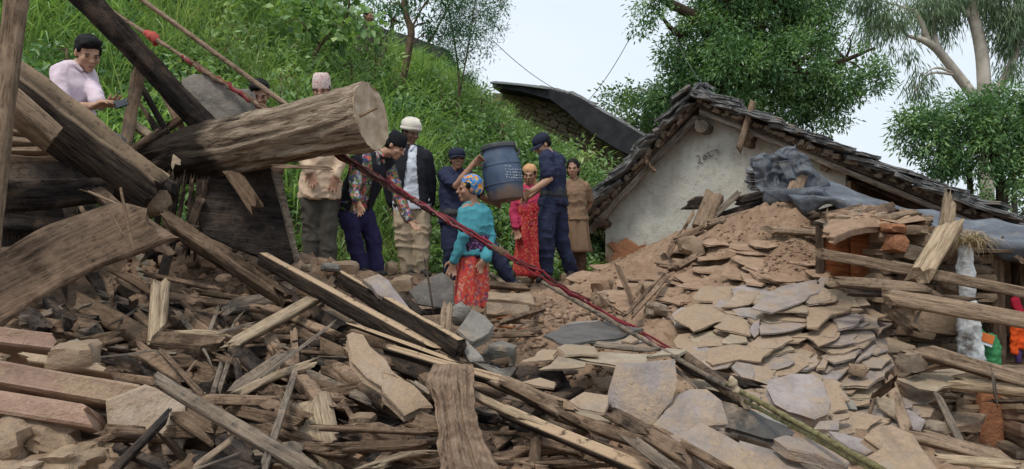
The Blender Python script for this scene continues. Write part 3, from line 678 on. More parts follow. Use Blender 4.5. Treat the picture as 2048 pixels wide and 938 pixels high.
# roof slates: individual pieces, sharing meshes, stacked along the rakes and up the slopes
RSL = []
for s in range(7):
    rg = random.Random(s); V, Fc = slab_mesh([(-.24 + rg.uniform(-.05, .05), -.2), (.2, -.22 + rg.uniform(-.04, .04)), (.25 + rg.uniform(-.04, .04), .02), (.17, .2 + rg.uniform(-.03, .03)), (-.15, .21), (-.27, .05)], .032, s, .012, .016)
    RSL.append(mesh_np('slate', V, Fc)); RSL[-1].materials.append(MATS['roof_slate'])
RST = [ROCKS[i].copy() for i in range(4)]
for me in RST: me.materials.append(MATS['stone_wall'])
rg = random.Random(3)
def rput(me, s, lift, v, rot, sc, tl=0, name='slate'):
    ob = bpy.data.objects.new(name, me); COL.objects.link(ob)
    sl = SL if s < 0 else -SR; X = (HU + Vector((0, 0, sl))).normalized(); Z = (-HV).cross(X); Z = -Z if Z.z < 0 else Z
    ob.matrix_world = frame_M(hp(s, rz(s), v) + Z * lift, X, Z) @ Matrix.Rotation(tl, 4, 'Y') @ Matrix.Rotation(rot, 4, 'Z') @ Matrix.Diagonal((*sc, 1))
    ob.parent = roof; ob.matrix_parent_inverse = roof.matrix_world.inverted()
bpy.context.view_layer.update()
for side in (-1, 1):
    s = E0 + .05 if side < 0 else E1 - .1; up = 1 if side < 0 else -1
    while (s < -.02 if side < 0 else s > .05):
        for row in range(3):
            v = -.2 + row * .36 + rg.uniform(-.05, .06)
            tl = (.17 if side < 0 else -.12) * rg.uniform(.3, 1.5)
            rput(rg.choice(RSL), s + rg.uniform(-.05, .05), .11 + rg.uniform(0, .06), v, rg.uniform(-.4, .4) + (0 if side < 0 else math.pi), (rg.uniform(.7, 1.15), rg.uniform(.8, 1.1), rg.uniform(.8, 1.9)), tl)
            if rg.random() < .6: rput(rg.choice(RSL), s + rg.uniform(-.06, .06), rg.uniform(.16, .21), v - .05, rg.uniform(-.6, .6), (rg.uniform(.5, .9), rg.uniform(.6, .9), 1.2), tl * 1.3)
        for q in range(2):
            rput(rg.choice(RST), s + rg.uniform(-.05, .05), .055 + rg.uniform(-.02, .03), -.2 + rg.uniform(-.04, .02), rg.uniform(-.3, .3), (rg.uniform(.05, .11), .09, rg.uniform(.03, .065)), rg.uniform(-.4, .4), 'packing_stone')
        s += up * (.105 if side < 0 else .125)
for q in range(12): rput(rg.choice(RSL), rg.uniform(-.2, .35), .13 + .014 * q * rg.uniform(.4, .9), -.2 + rg.uniform(-.06, .25), rg.uniform(-.5, .5), (rg.uniform(.55, .95), .9, 1.4), rg.uniform(-.12, .12) + (-.1 if q % 2 else .15))
rput(RSL[2], 0.02, .29, -.15, .3, (.35, .4, 1), .1)
for s_ in (2.3, 2.9): rput(RSL[1], s_, .2, -.1, .2, (1.5, .5, .8), -.05)
# the number scrawled on the wall: four digit-like strokes
STR = [[(1392, 313), (1397, 311), (1400, 318), (1399, 324), (1396, 327)], [(1399, 324), (1406, 327)], [(1395, 333), (1397, 332)], [(1408, 310), (1407, 318), (1411, 318), (1413, 313), (1409, 310)],
       [(1413, 307), (1417, 305), (1419, 311), (1422, 313), (1427, 310)], [(1421, 304), (1425, 301)], [(1428, 302), (1432, 299), (1436, 302), (1437, 308)], [(1431, 318), (1433, 318)]]
V = []; Fc = []
for st in STR:
    q = [unproj(a, b, hp(0, 2, -.035), HN) for a, b in st]
    for a, b in zip(q, q[1:]):
        d = (b - a).normalized(); s = d.cross(HN) * .006; k = len(V); a2, b2 = a - d * .004, b + d * .004
        V += [a2 - s, b2 - s, b2 + s, a2 + s]; V += [p + HN * .004 for p in V[-4:]]
        Fc += [(k, k + 1, k + 2, k + 3), (k + 4, k + 7, k + 6, k + 5), (k, k + 4, k + 5, k + 1), (k + 1, k + 5, k + 6, k + 2), (k + 2, k + 6, k + 7, k + 3), (k + 3, k + 7, k + 4, k)]
plain('pencil', (.16, .15, .14), .9); attach(mk('scrawled_number', V, Fc, MATS['pencil']), house)
# bare red earth patch at wall foot
attach(slab('bare_earth', [(1222, 482), (1236, 488), (1252, 484), (1270, 492), (1290, 488), (1300, 500), (1300, 520), (1225, 525)], hp(-1.0, 1.3, -.03), HN, .03, 'mud_red', 4, chip=.03), house)

# ================================================================ dark stone house up the slope, low dark roof on the crest
dh = empty('stone_house', P(1150, 300, 16.3)); tag(dh, 'dark dry-stone house with black slate roof behind the bank', 'house'); bpy.context.view_layer.update()
poly = [(985, 330), (985, 186), (1040, 188), (1090, 195), (1130, 198), (1180, 222), (1230, 250), (1285, 285), (1290, 345), (1200, 345)]
pn = Vector((-.25, -1, 0)).normalized(); po = P(1150, 250, 16.2)
q = [unproj(a, b, po, pn) for a, b in poly]; attach(poly_prism('wall', q, -pn * .5, MATS['stone_wall']), dh)
# stone courses running down with the bank
rg = random.Random(5)
for r_ in range(9):
    x = 1020 + r_ * 6
    while x < 1280:
        w_ = rg.uniform(12, 30); y = 186 + (x - 1020) * .43 + r_ * 8.5
        top = np.interp(x, [985, 1130, 1180, 1285], [190, 202, 226, 290])
        if y > top + 3 and y < 338:
            c = unproj(x + w_ / 2, y, po, pn) + pn * rg.uniform(.01, .05); k = 16.2 / F
            ob = bpy.data.objects.new('stone', rg.choice(RST)); COL.objects.link(ob); Xd = (unproj(x + 10, y + 4.3, po, pn) - unproj(x, y, po, pn))
            ob.matrix_world = frame_M(c, Xd, Xd.cross(pn) if Xd.cross(pn).z > 0 else -Xd.cross(pn)) @ Matrix.Diagonal((w_ * k * 1.05, .16, 8 * k * rg.uniform(.7, 1.1), 1)); attach_l = ob; ob.parent = dh; ob.matrix_parent_inverse = dh.matrix_world.inverted()
        x += w_
plain('slate_black', (.028, .03, .034), .75, .3, .5, 5, .3, (.012, .013, .016))
plain('tin', (.3, .32, .33), .5, .5, .4, 4, .1)  # second one: pale grey that paints the lit roof edge
def band(parent, name, top, thick_px, d, n, mat, th):
    q = [unproj(a, b, P(top[0][0], top[0][1], d), n) for a, b in top] + [unproj(a, b + h, P(top[0][0], top[0][1], d), n) for (a, b), h in zip(top[::-1], thick_px[::-1])]
    return attach(poly_prism(name, q, -n * th, mat), parent)
rf = band(dh, 'roof', [(985, 166), (1040, 172), (1100, 178), (1135, 188), (1160, 195), (1190, 215), (1240, 243), (1295, 276)], [9, 10, 20, 36, 52, 56, 58, 50], 15.9, pn, MATS['slate_black'], 1.6)
band(dh, 'roof_lit_edge', [(990, 162), (1045, 167), (1095, 173), (1100, 176), (1045, 171), (990, 166)][:3], [4, 4, 5], 15.8, pn, MATS['slate_dark' if 0 else 'tin'], .8)  # pale strip painting the lit top edge of the dark roof
bpy.context.view_layer.update()
for i in range(34):   # slates along the roof edge
    f = i / 33; x = 1000 + 290 * f; y = np.interp(x, [985, 1040, 1100, 1135, 1160, 1190, 1240, 1295], [166, 172, 178, 188, 195, 215, 243, 276])
    ob = bpy.data.objects.new('slate', RSL[i % 7]); COL.objects.link(ob); Xd = Vector((1, 0, -.1 - .45 * min(1, max(0, (x - 1090) / 80))))
    ob.matrix_world = frame_M(unproj(x, y - 1, P(1150, 200, 15.9), pn), Xd, Vector((0, -.3, 1))) @ Matrix.Rotation(rg.uniform(-.3, .3), 4, 'Z') @ Matrix.Diagonal((.8, .9, 1.1, 1)); attach_l = ob; ob.parent = dh; ob.matrix_parent_inverse = dh.matrix_world.inverted()
ch = attach(wood_piece('vent_post', P(1174, 222, 16.1), P(1173, 203, 16.1), .05, .05, 0, 'wood_dark', 3), dh)
attach(slab('vent_cap', [(1152, 204), (1172, 199), (1196, 206), (1175, 209)], P(1174, 203, 16.1), Vector((0, -.55, 1)), .03, 'slate_dark', 2), dh)
lr = empty('crest_house', P(820, 120, 17.5)); tag(lr, 'low dark roof line showing over shrubs on the hill crest', 'house'); bpy.context.view_layer.update()
pn2 = Vector((-.2, -1, .25)).normalized()
band(lr, 'roof', [(735, 42), (760, 55), (800, 66), (830, 75), (870, 90), (898, 100)], [26, 32, 32, 30, 24, 14], 17.5, pn2, MATS['slate_black'], 1.5)
pq = [P(740, 70, 17.7), P(895, 108, 17.7), P(895, 190, 17.7), P(740, 190, 17.7)]; attach(poly_prism('wall', pq, Vector((0, .5, 0)), MATS['stone_wall']), lr)
tag(wood_piece('pole', P(852, 96, 17), P(905, 0, 17), .05, .05, 0, 'wood_dark', 4, True), 'thin dark pole leaning up from the crest roof', 'pole')
tag(wood_piece('pole', P(874, 100, 17), P(892, 55, 17), .03, .03, 0, 'wood_dark', 5, True), 'short thin pole beside the leaning pole on the crest roof', 'pole')
# ================================================================ cables
plain('cable', (.1, .1, .11), .6)
def cable(a, b, sag, r, lab):
    q = [a.lerp(b, t) + Vector((0, 0, -sag * 4 * t * (1 - t))) for t in np.linspace(0, 1, 14)]; V, Fc = tube(q, [r] * 14, 6); tag(mk('cable', V, Fc, MATS['cable'], smooth=True), lab, 'cable')
cable(P(985, 80, 14), P(1135, 190, 15.9), .1, .006, 'thin cable running from the feathery tree down to the stone house')
cable(P(1175, 203, 16), P(1268, 60, 15.4), .1, .007, 'thin cable rising from the roof vent into the tall dark tree')
cable(P(1340, 45, 15.6), P(1478, 212, 10.2), .35, .005, 'thin cable hanging from the dark tree to the gable ridge')
# ================================================================ debris
ZF = {'o': (0, 0, 1), '5': (0, 468, 1.996), '6': (512, 468, 1.996), '7': (1024, 468, 1.996), '8': (1536, 468, 1.996), '5a': (170, 540, 3.608), '6a': (400, 640, 3.147), '6b': (640, 520, 3.607),
      '6c': (660, 740, 4.7375), '7a': (1340, 540, 3.608), '7b': (1000, 560, 2.482), '7c': (1180, 360, 3.35), '8a': (1660, 560, 3.907), '8b': (1500, 740, 3.737), '8c': (380, 400, 3.909), '4a': (1480, 280, 3.35), '6d': (1780, 430, 2.843)}
def zp(f, x, y): o = ZF[f]; return o[0] + x / o[2], o[1] + y / o[2]
def dep(px, py, d): return hit(px, py, d) if d < 1 else d
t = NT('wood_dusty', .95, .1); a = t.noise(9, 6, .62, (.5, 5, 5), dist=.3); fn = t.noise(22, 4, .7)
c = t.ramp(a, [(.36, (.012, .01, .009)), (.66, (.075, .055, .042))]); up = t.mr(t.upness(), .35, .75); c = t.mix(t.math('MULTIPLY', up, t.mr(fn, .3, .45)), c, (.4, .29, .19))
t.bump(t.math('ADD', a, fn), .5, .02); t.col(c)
wood('wood_rot', (.06, .04, .028), (.22, .148, .096), (.3, .208, .138), .85, .8)
GR = {  # look-alikes told apart only by their place
 'B': ('splintered dark brown timber lying in the tangled wreckage', 'beam', 'dark brown timbers in the wreckage'),
 'C': ('charred black timber lying in the tangled wreckage', 'beam', 'charred timbers in the wreckage'),
 'T': ('dusty tan broken plank lying in the tangled wreckage', 'plank', 'tan planks in the wreckage'),
 'G': ('weathered grey broken plank lying in the wreckage', 'plank', 'grey planks in the wreckage'),
 'S': ('thin broken stick poking out of the wreckage', 'stick', 'sticks in the wreckage'),
 'M': ('short broken stick of wood sunk in the mud slide', 'stick', 'sticks in the mud slide')}
GMAT = {'B': 'wood_brown', 'C': 'wood_char', 'T': 'wood_rot', 'G': 'wood_grey', 'S': 'wood_grey', 'M': 'wood_brown'}
SEED = [100]
def wd(fr, x1, y1, d1, x2, y2, d2, w, t, roll, mat, lab, name='beam', rnd=False, **kw):
    a = zp(fr, x1, y1); b = zp(fr, x2, y2); da, db = dep(*a, d1), dep(*b, d2); k = (da + db) / 2 / F / ZF[fr][2]
    SEED[0] += 1; kw.setdefault('jag', (.08, .08))
    o = wood_piece(name, P(*a, da), P(*b, db), w * k, t * k, roll, mat, SEED[0], rnd, **kw)
    if lab in GR: l, c, g = GR[lab]; tag(o, l, c, g); o.name = c
    else: tag(o, lab, name.split('_')[-1])
    return o
# ---- big timbers of the left heap
wd('o', 38, -30, 3.9, -45, 720, 3.8, 40, 40, 0, 'wood_tan', 'upright rough tree pole standing before the thick leaning beam', 'pole', True, bow=.05)
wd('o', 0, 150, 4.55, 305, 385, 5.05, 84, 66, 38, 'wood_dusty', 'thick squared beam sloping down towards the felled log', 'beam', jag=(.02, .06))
wd('o', -40, 158, 4.15, 108, 278, 4.3, 46, 60, 30, 'wood_tan', 'sawn beam end resting on the thick squared beam', 'beam', jag=(.01, .01))
wd('o', 150, -25, 5.25, 408, 252, 5.7, 36, 34, 20, 'wood_char', 'long charred black pole slanting past the man in the pink shirt', 'pole', rough=1.3)
wd('o', 277, 145, 5.6, 246, 315, 5.5, 26, 24, 0, 'wood_tan', 'short upright brown stake between the phone and the charred pole', 'stake', True)
wd('o', 282, 170, 5.7, 335, 268, 5.7, 12, 10, 0, 'wood_char', 'C', 'stick', True); wd('o', 300, 240, 5.7, 345, 300, 5.6, 14, 10, 0, 'wood_char', 'C')
wd('o', 285, 215, 5.75, 318, 275, 5.7, 8, 8, 0, 'wood_dark', 'S', 'stick', True); wd('o', 330, 190, 5.9, 365, 260, 5.8, 14, 10, 0, 'wood_brown', 'B')
wd('o', 338, 255, 5.8, 380, 225, 5.8, 14, 12, 30, 'wood_brown', 'B'); wd('o', 268, 250, 5.6, 300, 272, 5.6, 16, 12, 30, 'wood_pale', 'T'); wd('o', 255, 305, 5.35, 325, 262, 5.4, 16, 14, 20, 'wood_dark', 'B')
for i, (x0, y0, x1, y1) in enumerate([(-10, 258, 62, 268), (-10, 281, 86, 289), (-10, 303, 108, 304)]):
    wd('o', x0, y0, 5.0, x1, y1, 5.1, 13, 22, 35, 'wood_tan', 'split slat showing behind the upright tree pole', 'slat', jag=(.02, .03))['group'] = 'slats behind the pole'
wd('o', 172, 262, 5.2, 345, 385, 5.2, 32, 26, 20, 'wood_char', 'charred beam lying against the underside of the thick squared beam', 'beam')
wd('o', -60, 385, 4.5, 190, 372, 4.9, 78, 75, 20, 'wood_char', 'massive charred log bridging the black hollow', 'log', True, rough=1.5, taper=.9)
wd('o', -40, 335, 4.6, 130, 345, 5.0, 40, 60, 40, 'wood_rot', 'mud caked rotten timber on top of the massive charred log', 'beam', rough=1.6)
wd('5a', -40, -690, 4.9, 560, -130, 4.6, 95, 60, 20, 'wood_dark', 'long splintered beam crossing below the thick squared beam', 'beam', jag=(.12, .1), rough=1.6)
wd('o', 330, 440, 4.7, 560, 590, 4.6, 26, 30, 30, 'wood_rot', 'mud crusted rail running down from the splintered beam', 'rail', rough=1.8)
wd('o', 130, 395, 5.2, 158, 480, 5.0, 22, 20, 0, 'wood_dark', 'B'); wd('o', 160, 415, 5.2, 190, 460, 5.0, 10, 8, 0, 'wood_tan', 'T'); wd('o', 150, 400, 5.3, 152, 455, 5.1, 9, 7, 0, 'wood_grey', 'S', 'stick')
wd('o', 175, 382, 4.5, 245, 412, 4.5, 7, 6, 20, 'wood_tan', 'S', 'stick', True); wd('o', 222, 425, 4.1, 248, 475, 4.05, 4, 4, 0, 'wood_tan', 'S', 'stick', True); wd('o', 245, 395, 4.2, 262, 482, 4.1, 6, 5, 0, 'wood_brown', 'S', 'stick', True)
wd('o', 320, 575, 5.2, 350, 460, 5.4, 18, 14, 0, 'wood_char', 'C'); wd('o', 300, 505, 4.8, 385, 450, 4.9, 22, 20, 10, 'wood_char', 'C', rough=1.6); wd('o', 372, 480, 5.3, 400, 400, 5.4, 16, 12, 0, 'wood_dark', 'B')
for q in range(9):
    wd('o', 300 + q * 14, 360 + random.uniform(-5, 10), 5.45, 296 + q * 13 + random.uniform(-12, 12), 490 + random.uniform(-25, 30), 5.5, random.uniform(6, 16), 8, 0, random.choice(['wood_char', 'wood_dark', 'wood_dark']), 'C', 'beam', rough=1.5)
for q in range(8):  # black planks added behind the hollow to stand in for its deep shade
    wd('o', -40 + q * 24, 400, 5.5, -46 + q * 24 + random.uniform(-14, 14), 560, 5.3, 27, 14, 0, 'wood_char', 'C', 'beam')
wd('o', -60, 430, 5.35, 180, 440, 5.35, 50, 30, 0, 'wood_char', 'C'); wd('o', -60, 520, 5.1, 170, 500, 5.1, 36, 40, 30, 'wood_dark', 'B'); wd('o', 40, 500, 4.9, 140, 470, 5.0, 14, 20, 40, 'wood_rot', 'T')
# wide curved plank
wd('o', -40, 612, 3.75, 300, 446, 4.4, 112, 26, 12, 'wood_brown', 'wide dusty curved plank arching up under the charred log', 'plank', bowy=.055, rough=1.7, jag=(.02, .08))
# the felled log
t = NT('log_bark', .95, .1); a = t.noise(8, 7, .68, (.45, 4.5, 4.5), dist=.8); b = t.noise(1.6, 4, .6); fn = t.noise(30, 3, .7)
c = t.ramp(a, [(.34, (.06, .044, .032)), (.44, (.24, .182, .13)), (.6, (.44, .355, .265))]); sx = t.n('SeparateXYZ'); t.l(t.tc.outputs['Object'], sx.inputs[0])
ch = t.math('ADD', t.mr(sx.outputs['X'], -.55, .25, .42, -.25), t.mr(b, .4, .6, -.15, .3)); c = t.mix(t.mr(ch, -.02, .34, 0, .93), c, (.02, .015, .013))
t.bump(t.math('ADD', a, t.math('MULTIPLY', fn, .2)), .9, .05); t.col(c)
plain('log_end', (.46, .375, .28), .95, .1, .35, 9, .5, (.3, .225, .15))
pts = [P(270, 345, 5.75), P(330, 322, 5.68), P(430, 300, 5.55), P(540, 275, 5.38), P(640, 255, 5.25), P(742, 232, 5.12)]
rad = [.12, .165, .182, .182, .19, .226]
root = empty('felled_log', pts[2]); tag(root, 'huge sawn tree log jutting out over the men, pale cut end', 'log'); bpy.context.view_layer.update()
q = smooth_path([(*p, r) for p, r in zip(pts, rad)], 16); ax = (pts[-1] - pts[0]).normalized(); ctr = (pts[0] + pts[-1]) / 2
Mf = frame_M(ctr, ax, Vector((0, 0, 1))); Mi = Mf.inverted(); n = 72; V = []
for i in range(len(q)):
    c0 = Vector(q[i, :3]); r = q[i, 3]
    for k in range(n):
        an = 2 * math.pi * k / n; lc = Mi @ c0; V.append((lc.x, lc.y + math.cos(an) * r, lc.z + math.sin(an) * r))
V = np.array(V); N = len(q); A = np.tile(np.arange(n) * 2 * math.pi / n, N)
cen = np.repeat([list(Mi @ Vector(p[:3])) for p in q], n, 0); rd = V - cen; rd[:, 0] = 0; rd /= np.linalg.norm(rd, axis=1, keepdims=True) + 1e-9
gr = fbm(np.c_[V[:, 0] * 2.2, np.cos(A) * 6, np.sin(A) * 6], 4) * .032 + .012 * fbm(np.c_[V[:, 0] * 3, np.cos(A) * 1.5 + 7, np.sin(A) * 1.5], 2)
gr = gr * np.clip(.35 + (V[:, 0].max() - V[:, 0]) * 4, 0, 1); V += rd * gr[:, None]; Fc = [(i * n + k, i * n + (k + 1) % n, (i + 1) * n + (k + 1) % n, (i + 1) * n + k) for i in range(N - 1) for k in range(n)]
bark = mk('bark', V, Fc, MATS['log_bark'], None, True, Mf); attach(bark, root)
for e_, nm in ((N - 1, 'cut_end'), (0, 'broken_end')):
    rg0 = V[e_ * n:(e_ + 1) * n]; c0 = rg0.mean(0); W_ = [c0]; Fq = []
    for fr_ in (.4, .75, .985):
        ring = c0 + (rg0 - c0) * fr_; ring[:, 0] += (.012 * fbm(ring * 14, 2) - .02 * (1 - fr_)) * (1 if e_ else -1); W_ += list(ring)
    W_ += list(rg0)
    for k in range(n):
        j = (k + 1) % n; Fq.append((0, 1 + k, 1 + j))
        for r_ in range(3): Fq.append((1 + r_ * n + k, 1 + (r_ + 1) * n + k, 1 + (r_ + 1) * n + j, 1 + r_ * n + j))
    if not e_: Fq = [f[::-1] for f in Fq]
    attach(mk(nm, W_, Fq, MATS['log_end'], None, False, Mf), root)
attach(wood_piece('wooden_peg', P(672, 256, 5.02), P(752, 216, 4.98), .022, .02, 0, 'wood_tan', 5, True, jag=(.02, .02)), root)
wd('o', 548, 333, 5.3, 660, 336, 5.0, 8, 7, 10, 'wood_tan', 'thin splinter sticking out below the felled log', 'splinter', jag=(.05, .05))
wd('o', 468, 350, 5.35, 512, 415, 5.3, 30, 12, 0, 'wood_rot', 'rust brown board stub hanging under the felled log', 'board')
# grey slabs and dark board
VN = Vector((-.15, -1, .12))
def sl(fr, pts, d, n, T, mat, lab, name='slate', cat=None, group=None, lift=None, chip=.008, warp=.006):
    pp = [zp(fr, *p) for p in pts]; cx = sum(p[0] for p in pp) / len(pp); cy = sum(p[1] for p in pp) / len(pp); SEED[0] += 1
    o = slab(name, pp, P(cx, cy, dep(cx, cy, d)), n, T, mat, SEED[0], chip=chip, warp=warp); tag(o, lab, cat or name.split('_')[-1], group); return o
sl('o', [(362, 160), (385, 148), (428, 150), (452, 172), (497, 178), (507, 232), (470, 270), (400, 270), (365, 200)], 6.0, VN, .1, 'cement', 'thick grey cement slab standing on edge behind the log', 'slab')
sl('o', [(400, 340), (540, 330), (556, 360), (595, 520), (575, 535), (400, 470)], 5.5, Vector((.25, -1, .3)), .05, 'wood_char', 'tall blackened board propped upright under the log', 'board')
sl('o', [(545, 340), (562, 342), (600, 518), (594, 526)], 5.42, Vector((.75, -1, .2)), .04, 'wood_grey', 'pale edge board leaning against the blackened upright board', 'board')
sl('o', [(167, 238), (180, 234), (246, 270), (246, 296), (205, 292)], 5.3, Vector((.1, -1, .45)), .05, 'slate_dark', 'dark slab at the waist of the man in the pink shirt', 'slab')
sl('o', [(346, 308), (352, 312), (361, 320), (360, 330), (350, 328), (345, 340), (342, 330)], 5.25, Vector((-.2, -1, .3)), .004, 'slate_pale', 'scrap of white paper stuck to the burnt log', 'paper', chip=.001, warp=.002)
